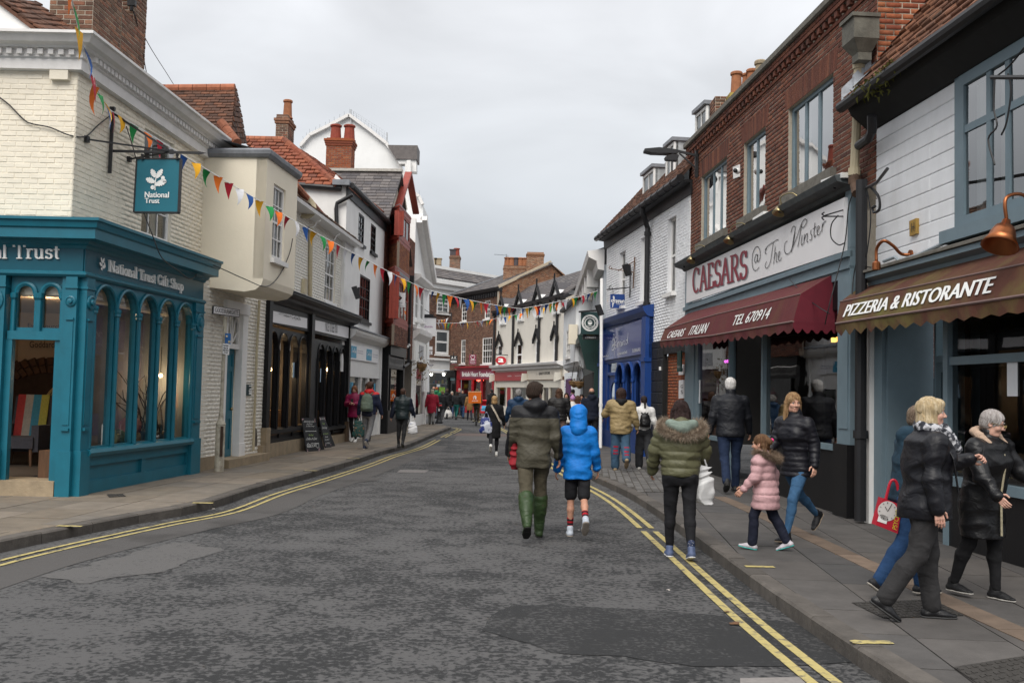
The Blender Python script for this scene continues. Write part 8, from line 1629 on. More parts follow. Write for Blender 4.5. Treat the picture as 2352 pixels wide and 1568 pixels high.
aboard([(693,959),(724,959.5),(736,1035),(704,1037)],'larger chalkboard with pink flowers offering takeaway cakes at £5.50',[('We Do Fresh Cakes',.12,.88,.86,.92),('And Drinks',.3,.72,.79,.84),('To Take Away!',.2,.85,.72,.77),('This Week',.32,.66,.46,.51),('Coffee & Cake',.10,.88,.34,.41),('£5.50',.34,.72,.13,.25)],(3,),[[(.15,.60),(.9,.60)],[(.15,.58),(.15,.62)],[(.9,.58),(.9,.62)],[(.10,.13),(.30,.13),(.30,.20),(.10,.20),(.10,.13)],[(.10,.20),(.20,.25),(.30,.20)],[(.78,.10),(.92,.10),(.95,.22),(.75,.22),(.78,.10)],[(.74,.23),(.96,.23)],[(.10,.165),(.30,.165)]])
aboard([(733,956.5),(745.5,956),(762,1026.5),(748,1028)],'smaller chalkboard leaning beside the larger one at the coffee shop',[('Nice To See You',.08,.92,.90,.96),('Treats!',.3,.7,.74,.80),('Paninis & Soup',.1,.9,.58,.68),('Cakes, Scones, Teas',.08,.92,.42,.47),('Sandwiches',.3,.75,.32,.37),('Hot Drinks £2',.15,.85,.23,.28),('and milkshakes',.1,.9,.12,.17)],(1,3))
c=G(1008,972,.12);b=thing('bollard','black cast iron bollard with a red band on the far pavement corner','bollard',tuple(c));MB().lathe([(.19,0),(.19,.08),(.15,.12),(.14,.16),(.115,.2),(.10,.8),(.125,.82),(.125,.86)],c,(0,0,1),18).bDD('shaft',BIr,b,True);MB().lathe([(.122,.862),(.122,.905)],c,(0,0,1),18).bDD('red_band',emit('red_reflector',(.5,.03,.03),.25),b);MB().lathe([(.12,.907),(.135,.93),(.135,.955),(.10,.98),(.06,1.0),(.0,1.01)],c,(0,0,1),18).bDD('cap',BIr,b,True);MB().box(c+Vector((0,-.112,.66)),.06,.012,.12).bDD('plate',WPt,b)  # red band is no lamp; its shine is put in as a faint emission
t,P=board_at(36.4,[(893,671.5),(931,672.5),(930.5,705.8),(892.5,704.5)],white_sign,'stamp_sign','white square hanging sign with a black diamond for rubber stamps')
m=MB();c=P.uv(911.5,684);r=.19;m.add([P.X(c[0]+r*1.05,c[1],.01),P.X(c[0],c[1]+r,.01),P.X(c[0]-r*1.05,c[1],.01),P.X(c[0],c[1]-r,.01)],[(0,1,2,3)]);text(m,'RUBBER STAMPS',PQ(P,[(899,694),(924,694.5),(924,697),(899,696.5)],.01));text(m,'01904 637355',PQ(P,[(903,698),(921,698.3),(921,700.3),(903,700)],.01));text(m,'www.makeyourmark.biz',PQ(P,[(895,701.3),(927.5,702),(927.5,704),(895,703.5)],.01));m.bDD('lettering',LBk,t)
m=MB();d_=Vector((.75,0,.66))*.085;u_=Vector((-.66,0,.75))*.04
for i,s_ in enumerate(('MAKE','YOUR','MARK')):ct_=P.X(c[0],c[1],.016)+Vector((.66,0,-.75))*(.085*(i-1));k=1.0 if i==1 else.8;text(m,s_,[ct_-d_*k+u_,ct_+d_*k+u_,ct_+d_*k-u_,ct_-d_*k-u_])
m.bDD('diamond_lettering',LWh,t);m=MB();m.bar(BY.P(887,655,.0),P.P(932,655),.03).bar(P.P(898,656),P.P(898,671),.012).bar(P.P(926,656),P.P(926,672),.012);m.bDD('bracket',red_oxide,t)
t,P=board_at(46.8,[(970,729.5),(1001.5,730.5),(1001,772),(970,771.3)],white_sign,'white_hanging_sign','plain white hanging sign with a thin purple name near the far corner')
m=MB();text(m,'andreaUbhi',PQ(P,[(971,747),(994,748.5),(994,752.5),(971,751.5)],.01));m.bDD('lettering',M('mauve_lettering',(.35,.12,.30),.5,0),t);m=MB().bar(P.P(960,728),P.P(1003,729),.05);slab(m,P,[(973,721.5),(996,722),(996,728),(973,727.5)],0,.03);m.bar(P.P(960,700),P.P(1001,728),.02);m.bDD('bracket',BIr,t)
t=thing('corner_lamp_arm','thin black lamp arm on the brown brick corner between the far houses','street lamp',tuple(AtY(1035,722,77)));P=Plane((0,77,0),(1,0,0),(0,0,1));m=MB();m.bar(P.P(1036,735),P.P(1037,718),.08).bar(P.P(1037,719),P.P(1025,717),.07);m.bDD('arm',BIr,t);m=MB();m.bar(P.P(1028,717.5),P.P(1006,717),.16,.07);m.bDD('lamp_head',BIr,t)
def wire(pts,lab,r=.008,cat='cable',grp=None):
 o=MB().tube(SmL([tuple(p)for p in pts],6),r,5).bDD('cable',BIr);return tag(o,lab,cat,grp)
wire([NF.P(-10,218,.04),NF.P(20,240,.04),NF.P(55,275,.04),NF.P(75,285,.04),NF.P(115,293,.04),NF.P(160,311,.04),UW.P(197,313,.04),UW.P(225,288,.04),UW.P(258,262,.06)],'black cable sagging across the cream brick corner wall',.010)
wire([AtY(303,18,16.8),AtY(320,75,17.5),AtY(335,160,18.5),AtY(345,192,19)],'shorter wire running down from the brick chimney to the cornice',.008)
wire([AtY(303,18,16.8),AtY(340,100,20),AtY(390,180,25),AtY(440,262,30)],'longer wire sweeping from the brick chimney over the roofs',.008)
wire([SF.P(330,488,.25),SF.P(350,540,.35),SF.P(372,592,.42),SF.P(410,622,.3),SF.P(440,640,.2),UW.P(470,607,.3),SF.P(497,612,.4),JW.P(560,640,.05),JW.P(610,658,.03),JW.P(640,635,.03),JW.P(664,585,.03),JW.P(672,548,.06)],'thin wire looping from the shop cornice across the jettied cream house',.009)
wire([UW.P(290,290,.05),UW.P(303,330,.05),UW.P(312,362,.06),HBk.P(318,366)],'short wire hanging behind the teal hanging sign bracket',.008)
FC=[M('flag_'+n,c,.8,.06,20)for n,c in(('yellow',(.72,.36,.012)),('green',(.012,.24,.055)),('orange',(.72,.16,.015)),('red',(.42,.012,.03)),('white',(.70,.70,.72)),('blue',(.012,.07,.26)))]
def flag_me(i,var):
 m=bpy.data.meshes.new('flag');vs=[];fs=[];n=5;cv=(.02,.09,-.08,.05)[var];tw=(.0,.5,-.4,.2)[var]
 for k in range(n+1):
  t_=k/n;w=.105*(1-t_)+.002;c_=math.cos(tw*t_);s_=math.sin(tw*t_);y=cv*math.sin(t_*2.2);x=cv*.5*t_*t_*2
  vs+=[(x-w*c_,y-w*s_,-.34*t_),(x+w*c_,y+w*s_,-.34*t_)]
 for k in range(n):fs.append((2*k,2*k+1,2*k+3,2*k+2))
 m.from_pydata(vs,[],fs);m.materials.append(FC[i]);return m
FM={}
def bunting(lab,pts,n,sag,phase=0,scale=1.0,t0=.0,t1=1.0,faceyaw=None):
 pts=[Vector(p)for p in pts];segs=[(a,b)for a,b in zip(pts[:-1],pts[1:])];Ls=[(b-a).length for a,b in segs];T=sum(Ls)
 def at(s):
  s=min(max(s,0),.9999)*T;i=0
  while s>Ls[i]:s-=Ls[i];i+=1
  f=s/Ls[i];a,b=segs[i];p=a+(b-a)*f;return p-Vector((0,0,sag*Ls[i]*4*f*(1-f))),(b-a).normalized()
 t=thing('bunting',lab,'bunting',tuple(pts[0]),'strings of bunting across the street');MB().tube([at(i/60)[0]for i in range(61)],.008*max(1,scale),5).bDD('cord',LWh,t)
 random.seed(n)
 for i in range(n):
  p,d=at(t0+(t1-t0)*(i+.5)/n);k=(phase+i)%6;v=random.randrange(4);key=(k,v)
  if key not in FM:FM[key]=flag_me(k,v)
  o=bpy.data.objects.new('flag',FM[key]);COL.objects.link(o);o.parent=t;o.location=p-t.location;o.rotation_euler=(random.uniform(-.15,.15),random.uniform(-.12,.12),math.atan2(d.y,d.x)+random.uniform(-.35,.35)+(.5 if d.y>.9 else 0));o.scale=(scale,)*3
 return t
bkt=UW.P(262,258,.10)
bunting('bunting string rising from the iron bracket over the corner cornice',[bkt,AtY(150,-70,9.2)],12,.05,3)
mid=AtY(975,664,22.8)
bunting('long bunting string running from the iron bracket along the left house fronts',[bkt,mid],34,.012,0,.85)
bunting('bunting string crossing the middle of the street over to the blue shop',[mid,AtY(1195,709,26.5),AtY(1372,668,30.6)],40,.01,4,.85)
bunting('lower bunting string crossing between the far corner house and cream terrace',[AtY(1001,741,52),AtY(1140,731,61),AtY(1300,692,56)],30,.012,4,1.15)
bunting('short distant bunting string by the far brick corner building',[AtY(1004,734,74),AtY(1032,729,77)],9,.03,3,1.2)
def snets(vol,o,h):
 """naive surface nets on a grid (negative inside) -> vertices, quads"""
 nx,ny,nz=vol.shape;s=vol<0
 cs=np.zeros((nx-1,ny-1,nz-1),np.int8)
 for i in(0,1):
  for j in(0,1):
   for k in(0,1):cs+=s[i:nx-1+i,j:ny-1+j,k:nz-1+k]
 act=(cs>0)&(cs<8);idx=np.full(act.shape,-1,np.int64);P=np.argwhere(act);idx[act]=np.arange(len(P))
 acc=np.zeros((len(P),3));cnt=np.zeros(len(P));C8={}
 for i in(0,1):
  for j in(0,1):
   for k in(0,1):C8[(i,j,k)]=vol[P[:,0]+i,P[:,1]+j,P[:,2]+k]
 for a in range(3):
  for u in(0,1):
   for v in(0,1):
    c0=[0,0,0];c0[(a+1)%3]=u;c0[(a+2)%3]=v;c1=list(c0);c1[a]=1
    d0,d1=C8[tuple(c0)],C8[tuple(c1)];m=(d0<0)!=(d1<0);t=np.zeros(len(P));t[m]=d0[m]/(d0[m]-d1[m])
    q=np.array(c0,float)[None].repeat(len(P),0);q[:,a]=t;acc[m]+=q[m];cnt[m]+=1
 V=(P+acc/np.maximum(cnt,1)[:,None])*h+o;Q=[]
 for a in range(3):
  sl0=[slice(None)]*3;sl1=[slice(None)]*3;sl0[a]=slice(0,-1);sl1[a]=slice(1,None);b,c=(a+1)%3,(a+2)%3
  e=s[tuple(sl0)]!=s[tuple(sl1)];sg=s[tuple(sl0)];E=np.argwhere(e);ok=(E[:,b]>0)&(E[:,c]>0)&(E[:,b]<vol.shape[b]-1)&(E[:,c]<vol.shape[c]-1);E=E[ok]
  if not len(E):continue
  f=sg[E[:,0],E[:,1],E[:,2]];q=[]
  for db,dc in((0,0),(-1,0),(-1,-1),(0,-1)):
   g=E.copy();g[:,b]+=db;g[:,c]+=dc;q.append(idx[g[:,0],g[:,1],g[:,2]])
  q=np.stack(q,1);q[~f]=q[~f][:,::-1];Q.append(q)
 return V,np.concatenate(Q)
class SDF:
 """list of primitives; later ones blend with smooth minimum k, 'cut' ones subtract"""
 def __init__(s):s.p=[]
 def seg(s,a,b,r0,r1=None,flat=1.0,axis=None,k=.02,quilt=None,cut=False):
  s.p.append(('seg',np.array(a,float),np.array(b,float),r0,r0 if r1 is None else r1,flat,None if axis is None else np.array(axis,float),k,quilt,cut));return s
 def ell(s,c,r,k=.02,cut=False,rot=None):s.p.append(('ell',np.array(c,float),np.array(r,float),rot,None,1,None,k,None,cut));return s
 def tor(s,rings,k=.03,quilt=None):
  """trunk: list of (x, y, z, rx, ry)"""
  s.p.append(('tor',np.array(sorted(rings,key=lambda q:q[2]),float),None,0,0,1,None,k,quilt,False));return s
 def bounds(s):
  lo=np.full(3,9e9);hi=-lo
  for q in s.p:
   if q[9]:continue
   if q[0]=='seg':r=max(q[3],q[4])*1.1+.02;lo=np.minimum(lo,np.minimum(q[1],q[2])-r);hi=np.maximum(hi,np.maximum(q[1],q[2])+r)
   elif q[0]=='ell':r=q[2].max()if q[3]is not None else q[2];lo=np.minimum(lo,q[1]-r-.02);hi=np.maximum(hi,q[1]+r+.02)
   else:
    t=q[1];lo=np.minimum(lo,[(t[:,0]-t[:,3]).min()-.03,(t[:,1]-t[:,4]).min()-.03,t[0,2]-.03]);hi=np.maximum(hi,[(t[:,0]+t[:,3]).max()+.03,(t[:,1]+t[:,4]).max()+.03,t[-1,2]+.03])
  return lo,hi
 def mesh(s,h,disp=None):
  lo,hi=s.bounds();lo=lo-2*h;n=np.ceil((hi+2*h-lo)/h).astype(int)+1
  ax=[lo[i]+np.arange(n[i])*h for i in range(3)];vol=np.full(n,.12,np.float32)
  for q in s.p:
   pad=q[7]+.06
   if q[0]=='seg':r=max(q[3],q[4])*1.05;b0=np.minimum(q[1],q[2])-r-pad;b1=np.maximum(q[1],q[2])+r+pad
   elif q[0]=='ell':r=q[2].max();b0=q[1]-r-pad;b1=q[1]+r+pad
   else:t=q[1];b0=np.array([(t[:,0]-t[:,3]).min(),(t[:,1]-t[:,4]).min(),t[0,2]])-pad;b1=np.array([(t[:,0]+t[:,3]).max(),(t[:,1]+t[:,4]).max(),t[-1,2]])+pad
   i0=np.clip(((b0-lo)/h).astype(int),0,n-1);i1=np.clip(((b1-lo)/h).astype(int)+2,1,n)
   X,Y,Z=np.meshgrid(*[ax[i][i0[i]:i1[i]]for i in range(3)],indexing='ij')
   if q[0]=='seg':
    a,b=q[1],q[2];d=b-a;L2=d@d+1e-9;t=np.clip(((X-a[0])*d[0]+(Y-a[1])*d[1]+(Z-a[2])*d[2])/L2,0,1)
    dx,dy,dz=X-a[0]-t*d[0],Y-a[1]-t*d[1],Z-a[2]-t*d[2]
    if q[6]is not None:w=(dx*q[6][0]+dy*q[6][1]+dz*q[6][2])*(1/q[5]-1);dx,dy,dz=dx+w*q[6][0],dy+w*q[6][1],dz+w*q[6][2]
    r=q[3]+(q[4]-q[3])*t
    if q[8]:r=r+q[8][1]*(np.abs(np.sin(np.pi*t*math.sqrt(L2)/q[8][0]))**.6-.6)
    v=np.sqrt(dx*dx+dy*dy+dz*dz)-r
    if q[6]is not None:v=v*(q[5]**.5)
   elif q[0]=='ell':
    dx,dy,dz=X-q[1][0],Y-q[1][1],Z-q[1][2]
    if q[3]is not None:m=q[3];dx,dy,dz=m[0][0]*dx+m[0][1]*dy+m[0][2]*dz,m[1][0]*dx+m[1][1]*dy+m[1][2]*dz,m[2][0]*dx+m[2][1]*dy+m[2][2]*dz
    e=np.sqrt((dx/q[2][0])**2+(dy/q[2][1])**2+(dz/q[2][2])**2);v=(e-1)*q[2].min()
   else:
    t=q[1];f=lambda c:np.interp(Z,t[:,2],t[:,c]);rx,ry=f(3),f(4)
    if q[8]:g=q[8][1]*(np.abs(np.sin(np.pi*(Z-t[0,2])/q[8][0]))**.6-.6);rx,ry=rx+g,ry+g
    e=np.sqrt(((X-f(0))/rx)**2+((Y-f(1))/ry)**2);v=np.maximum((e-1)*np.minimum(rx,ry),np.maximum(t[0,2]-Z,Z-t[-1,2]))
   cur=vol[i0[0]:i1[0],i0[1]:i1[1],i0[2]:i1[2]];k=q[7]
   if q[9]:m=np.clip(.5-.5*(cur+v)/k,0,1);cur[:]=cur+(-v-cur)*m+k*m*(1-m)
   else:m=np.clip(.5+.5*(cur-v)/k,0,1);cur[:]=cur+(v-cur)*m-k*m*(1-m)
  if disp is not None:
   X,Y,Z=np.meshgrid(*ax,indexing='ij',sparse=True);near=np.abs(vol)<.05
   if near.any():I=np.argwhere(near);vol[near]+=disp(ax[0][I[:,0]],ax[1][I[:,1]],ax[2][I[:,2]])
  return snets(vol,lo,h)
def wrinkle(a=.006,f=14,seed=0):
 r=np.random.RandomState(seed);K=r.normal(size=(5,3))*f;Fz=r.uniform(0,6,5)
 def g(x,y,z):
  v=0;w=np.sin(x*f*.6+3*np.sin(z*f*.4+seed))*1.3
  for i in range(5):v=v+np.sin(K[i,0]*x+K[i,1]*y+K[i,2]*1.3*z+Fz[i]+w)
  return a*np.abs(v)*.5-a*.7
 return g
def strand(a=.006,n=38,seed=0):
 return lambda x,y,z:a*np.sin(n*np.arctan2(x,y+.03)+4*np.sin(z*9+seed)+2*np.sin(z*31))
_cloth={}
def cloth(c,rough=.85,kind='cloth',bs=220):
 key=(kind,)+tuple(round(x,3)for x in c)+(rough,)
 if key not in _cloth:
  m=_cloth[key]=M('%s_%d'%(kind,len(_cloth)),c,rough,.16,22,.15,bs,objco=True,spec=.3);N=m.node_tree.nodes;L=m.node_tree.links;b=N['Principled BSDF']
  tcn=N.new('ShaderNodeTexCoord');mpn=N.new('ShaderNodeMapping');mpn.inputs['Scale'].default_value=(1,1,1.5);n=N.new('ShaderNodeTexNoise');n.inputs['Scale'].default_value=7;n.inputs['Detail'].default_value=2;n.inputs['Distortion'].default_value=.9;n.inputs['Roughness'].default_value=.45
  L.new(tcn.outputs['Object'],mpn.inputs[0]);L.new(mpn.outputs[0],n.inputs[0]);bp=N.new('ShaderNodeBump');bp.inputs['Strength'].default_value=.5;bp.inputs['Distance'].default_value=.03;L.new(n.outputs[0],bp.inputs['Height'])
  old=b.inputs['Normal'].links[0].from_node;L.new(old.outputs[0],bp.inputs['Normal']);L.new(bp.outputs[0],b.inputs['Normal'])
 return _cloth[key]
def skin(c=(.50,.27,.19)):
 key=('skin',)+c
 if key not in _cloth:
  m=M('skin_%d'%len(_cloth),c,.5,.08,16,.1,120,objco=True,spec=.35);b=m.node_tree.nodes['Principled BSDF'];b.inputs['Subsurface Weight'].default_value=.12;b.inputs['Subsurface Radius'].default_value=(.012,.005,.003);_cloth[key]=m
 return _cloth[key]
def hairm(c,c2=None):
 key=('hair',)+c
 if key not in _cloth:_cloth[key]=M('hair_%d'%len(_cloth),c,.5,.35,30,.6,130,objco=True,stretch=(3,3,.35),mix2=(c2 or tuple(x*1.5 for x in c),14,.45,.65),spec=.22)
 return _cloth[key]
lip_m=M('lips',(.42,.19,.15),.45,.05);eye_w=M('eye_white',(.42,.38,.35),.2,0);eye_i=M('iris',(.05,.06,.06),.15,0)
def v3(*a):return np.array(a,float)
def rotx(v,a):c,s=math.cos(a),math.sin(a);return v3(v[0],c*v[1]-s*v[2],s*v[1]+c*v[2])
def roty(v,a):c,s=math.cos(a),math.sin(a);return v3(c*v[0]+s*v[2],v[1],-s*v[0]+c*v[2])
def rotz(v,a):c,s=math.cos(a),math.sin(a);return v3(c*v[0]-s*v[1],s*v[0]+c*v[1],v[2])
def head_parts(root,hc,R,hs,Y,skm,hair,hc_col,style,tilt,glasses=False,old=False,beard=None,full=True):
 """head, ears, face as part of the body mesh; returns mesh data; builds hair/eyes children. R maps head-local to person-local"""
 T=lambda p:hc+R@(np.array(p)*hs)
 near=Y<16;h=(max(.0042,Y/997*.45)if near else min(.012,Y/997*.6))/hs
 s=SDF()
 s.ell((0,-.012,.032),(.073,.092,.083),.02).ell((0,.022,-.03),(.060,.066,.082),.02).seg((-.03,.02,-.075),(.03,.02,-.075),.03,.03,k=.02).ell((0,.060,-.088),(.026,.024,.022),.022)
 s.seg((0,.086,.010),(0,.106,-.026),.0085,.0125,k=.012).ell((-.013,.090,-.031),(.009,.011,.008),.008).ell((.013,.090,-.031),(.009,.011,.008),.008)
 s.seg((-.036,.078,.024),(.036,.078,.024),.0095,.0095,k=.016).ell((-.036,.060,-.026),(.024,.022,.022),.02).ell((.036,.060,-.026),(.024,.022,.022),.02)
 s.seg((-.019,.083,-.058),(.019,.083,-.058),.0055,.0055,k=.006).seg((-.015,.082,-.068),(.015,.082,-.068),.0065,.0065,k=.006)
 for e in(-1,1):
  s.ell((e*.031,.094,.004),(.0145,.0125,.0078),.008,cut=True);s.ell((e*.074,-.006,-.006),(.010,.019,.031),.008);s.ell((e*.078,-.001,-.004),(.006,.010,.018),.006,cut=True)
 s.seg((0,-.018,-.06),(0,-.030,-.20),.050,.058,k=.03)
 if old:s.ell((0,.02,-.098),(.05,.045,.022),.02)
 dsp=(lambda x,y,z:.0012*np.sin(90*z+40*x)*(y>.04))if old else None
 V,Q=s.mesh(h,dsp);C=V[Q].mean(1);mi=((np.abs(C[:,0])<.017)&(C[:,1]>.081)&(C[:,2]<-.055)&(C[:,2]>-.0715)).astype(int)
 V=hc+(V*hs)@R.T
 if full and Y<30:
  for e in(-1,1):
   m=MB().ball((0,0,0),1,12);P=np.array(m.v)*.0122;c=v3(e*.031,.0725,.004);F_=np.array(m.f);cc=P[F_].mean(1);im=((cc[:,1]>.0088)).astype(int)
   np_mesh('eye',hc+((P+c)*hs)@R.T,F_,[eye_w,eye_i],root,True,im)
  m=MB()
  for e in(-1,1):m.tube([T((e*.016,.092,.028)),T((e*.030,.091,.034)),T((e*.046,.078,.029))],[.004*hs,.0045*hs,.003*hs],6)
  m.bDD('eyebrows',hair,root,loc=(0,0,0))
 return V,Q,mi
def hair_mesh(root,hc,R,hs,Y,mat,style,lean=0):
 h=(max(.006,Y/997*.6)if Y<16 else min(.016,Y/997*.7))/hs;s=SDF();a=.005;n=38;nm='hair'
 if style in('short','grey_short','crop'):
  t={'short':.016,'crop':.008,'grey_short':.014}[style]
  s.ell((0,-.016,.036),(.073+t,.092+t,.083+t),.02).ell((0,-.045,-.02),(.066+t*.6,.055+t,.06),.02);s.ell((0,.13,-.03),(.075,.075,.085),.012,cut=True);s.ell((0,.12,.02),(.06,.06,.05),.014,cut=True)
  for e in(-1,1):s.ell((e*.088,.012,-.025),(.022,.030,.040),.01,cut=True)
  if style=='short':s.ell((0,.055,.105),(.06,.04,.022),.02)
  s.ell((0,0,-.16),(.12,.14,.075),.01,cut=True);a=.005;n=26
 elif style=='balding':
  s.ell((0,-.03,-.005),(.082,.088,.058),.02);s.ell((0,.06,.06),(.085,.10,.075),.02,cut=True);s.ell((0,-.02,.125),(.075,.08,.07),.02,cut=True);s.ell((0,.13,-.03),(.09,.09,.085),.012,cut=True);s.ell((0,0,-.16),(.12,.14,.09),.01,cut=True)
 elif style=='bob':
  s.ell((0,-.016,.036),(.090,.108,.098),.02).ell((0,-.03,-.07),(.096,.088,.095),.03);s.ell((0,.160,-.055),(.13,.105,.105),.012,cut=True);s.ell((0,.066,.075),(.062,.036,.034),.025);s.ell((0,.02,-.215),(.13,.15,.075),.014,cut=True);a=.003;n=60
 elif style=='long':
  s.ell((0,-.016,.036),(.086,.106,.096),.02).seg((0,-.062,-.02),(0,-.10,-.27),.078,.066,flat=.62,axis=(0,1,0),k=.03);s.seg((-.072,-.02,0),(-.085,-.02,-.20),.034,.026,k=.025).seg((.072,-.02,0),(.085,-.02,-.20),.034,.026,k=.025);s.ell((0,.145,-.05),(.062,.095,.12),.014,cut=True);a=.007;n=40
 elif style=='longdown':
  s.ell((0,-.016,.036),(.087,.106,.096),.02).seg((0,-.062,-.02),(0,-.105,-.20),.084,.088,flat=.62,axis=(0,1,0),k=.03);s.seg((-.075,-.01,0),(-.09,-.0,-.17),.036,.03,k=.025).seg((.075,-.01,0),(.09,-.0,-.17),.036,.03,k=.025);s.ell((0,.145,-.05),(.062,.095,.12),.014,cut=True);a=.007;n=40
 elif style=='curly':
  s.ell((0,-.02,.02),(.115,.125,.115),.03).seg((0,-.05,-.04),(0,-.07,-.17),.115,.09,flat=.8,axis=(0,1,0),k=.03);s.ell((0,.15,-.05),(.062,.09,.10),.014,cut=True)
 elif style=='tail':
  s.ell((0,-.016,.036),(.080,.100,.090),.02).ell((0,-.045,-.02),(.068,.058,.062),.02).seg((0,-.10,.02),(0,-.135,-.16),.030,.024,k=.015);s.ell((0,.135,-.03),(.07,.08,.095),.012,cut=True);s.ell((0,0,-.16),(.12,.10,.075),.01,cut=True)
 elif style=='bun':
  s.ell((0,-.016,.036),(.080,.100,.090),.02).ell((0,-.045,-.02),(.068,.058,.062),.02).ell((.0,-.115,.03),(.042,.034,.042),.012).seg((.05,-.06,-.02),(.075,-.08,-.13),.028,.018,k=.02).seg((-.05,-.06,-.02),(-.06,-.09,-.12),.028,.018,k=.02);s.ell((0,.135,-.03),(.07,.08,.095),.012,cut=True)
 elif style in('beanie','bobble','cap'):
  s.ell((0,-.014,.046),(.084,.103,.086),.02);s.ell((0,0,-.07),(.14,.14,.075),.006,cut=True);nm='hat';a=.002;n=60
  if style=='bobble':s.ell((0,-.02,.142),(.036,.036,.034),.01)
  if style=='cap':s.seg((-.04,.10,.03),(.04,.10,.03),.03,.03,flat=.3,axis=(0,0,1),k=.01)
 else:return
 dsp=strand(a,n,hash(style)%7)
 if style=='curly':dsp=lambda x,y,z:.012*np.sin(60*x+3*np.sin(50*z))*np.sin(55*y+2*np.sin(45*x))*np.sin(58*z)
 V,Q=s.mesh(h,dsp);return np_mesh(nm,hc+(V*hs)@R.T,Q,mat,root)
def hand_mesh(w,d,up,side,hs,curl,Y):
 """palm and five fingers from wrist w along d; side = thumb direction, up = back of the hand"""
 s=SDF();T=lambda a,b,c:w+(d*a+side*b+up*c)*hs
 s.seg(T(-.06,0,0),T(.01,0,0),.026*hs,.024*hs,flat=.8,axis=up,k=.012*hs)
 for b in(.026,.009,-.009,-.026):s.seg(T(.015,b*.75,0),T(.078,b,.0),.0125*hs,.0115*hs,k=.008*hs)
 for i,(b,L)in enumerate(((.030,.070),(.010,.080),(-.010,.074),(-.029,.058))):
  p=T(.080,b,0);ang=curl*(.55+.1*i);q=d
  for j,(f,r)in enumerate(((.45,.0092),(.32,.0086),(.23,.0078))):
   ang2=ang*(j+.6);dr=d*math.cos(ang2)-up*math.sin(ang2);e=p+dr*L*f*hs;s.seg(p,e,r*hs,(r-.0006)*hs,k=.003*hs);p=e
 p=T(.02,.030,-.004);dr=(d*.62+side*.75-up*.25*(1+curl));dr/=np.linalg.norm(dr);e=p+dr*.040*hs;s.seg(p,e,.0125*hs,.0105*hs,k=.008*hs);dr2=d*.85+side*(.4-.5*curl)-up*.35*curl;dr2/=np.linalg.norm(dr2);s.seg(e,e+dr2*.034*hs,.0100*hs,.0082*hs,k=.003*hs)
 return s.mesh(max(.0036,min(.0085,Y/997*.42)))
def shoe_mesh(an,fd,hs,Y,sneaker=True,boot=0,k=1.0):
 """an ankle, fd foot frame (3x3: right, forward, up)"""
 T=lambda a,b,c:an+fd@(np.array([a,b,c])*hs);s=SDF();up=fd[:,2]
 s.seg(T(0,-.045,-.055),T(0,.10,-.062),.040*hs*k,.042*hs*k,flat=.75,axis=up,k=.02).seg(T(0,.08,-.062),T(0,.165,-.068),.043*hs*k,.032*hs*k,flat=.55,axis=up,k=.02).seg(T(0,-.03,-.05),T(0,-.015,.015+boot),.040*hs,.043*hs if not boot else.054*hs,k=.02).seg(T(0,.01,-.035),T(0,.07,-.05),.034*hs,.034*hs,k=.02)
 h=max(.006,min(.016,Y/997*.6));V,Q=s.mesh(h)
 z=(V-an)@up/hs;lo=-.088;
 fl=z<lo;V[fl]+=np.outer((lo-z[fl])*hs,up)
 s2=SDF();s2.seg(T(0,-.045,-.082),T(0,.09,-.082),.043*hs*k,.047*hs*k,flat=.28,axis=up,k=.01).seg(T(0,.09,-.082),T(0,.165,-.082),.047*hs*k,.036*hs*k,flat=.28,axis=up,k=.01);V2,Q2=s2.mesh(h)
 return(V,Q),(V2,Q2)
def fur(root,pts,nrm,n,L,mat,wid=.004,name='fur_trim',spread=.5):
 """tufts along a closed or open line of local points"""
 P=np.array(pts,float);V=[];Fc=[];r=np.random.RandomState(3)
 for i in range(n):
  t=r.uniform(0,len(P)-1.001);k=int(t);p=P[k]+(P[k+1]-P[k])*(t-k);tg=P[k+1]-P[k];tg=tg/(np.linalg.norm(tg)+1e-9);a=r.normal(size=3);a-=tg*(a@tg);a/=np.linalg.norm(a)+1e-9
  d=a*(1-spread)+nrm*spread+r.normal(size=3)*.35;d/=np.linalg.norm(d);w=np.cross(d,r.normal(size=3));w/=np.linalg.norm(w)+1e-9;l=L*r.uniform(.6,1.25);p=p+a*L*.35;b=len(V);bend=r.normal(size=3)*l*.18
  V+=[p-w*wid,p+w*wid,p+d*l*.6+bend+w*wid*.6,p+d*l*.6+bend-w*wid*.6,p+d*l+bend*2.2];Fc+=[(b,b+1,b+2,b+3),(b+3,b+2,b+4,b+4)]
 me=bpy.data.meshes.new(name);me.from_pydata([tuple(v)for v in V],[],[f if f[2]!=f[3]else f[:3]for f in[tuple(dict.fromkeys(f))for f in Fc]]if False else[tuple(dict.fromkeys(f))for f in Fc]);me.materials.append(mat);o=bpy.data.objects.new(name,me);COL.objects.link(o);o.parent=root;o['kind']='stuff';return o
furm=M('fur_trim_hair',(.33,.25,.17),.9,.2,60,ramp=[(.42,.34,.25),(.20,.13,.085),(.50,.43,.34),(.12,.08,.06),(.36,.28,.20)])
furb=M('brown_fur_trim',(.2,.14,.09),.9,.2,60,ramp=[(.16,.11,.075),(.26,.19,.13),(.10,.07,.05),(.20,.14,.10)])
PEOPLE={}
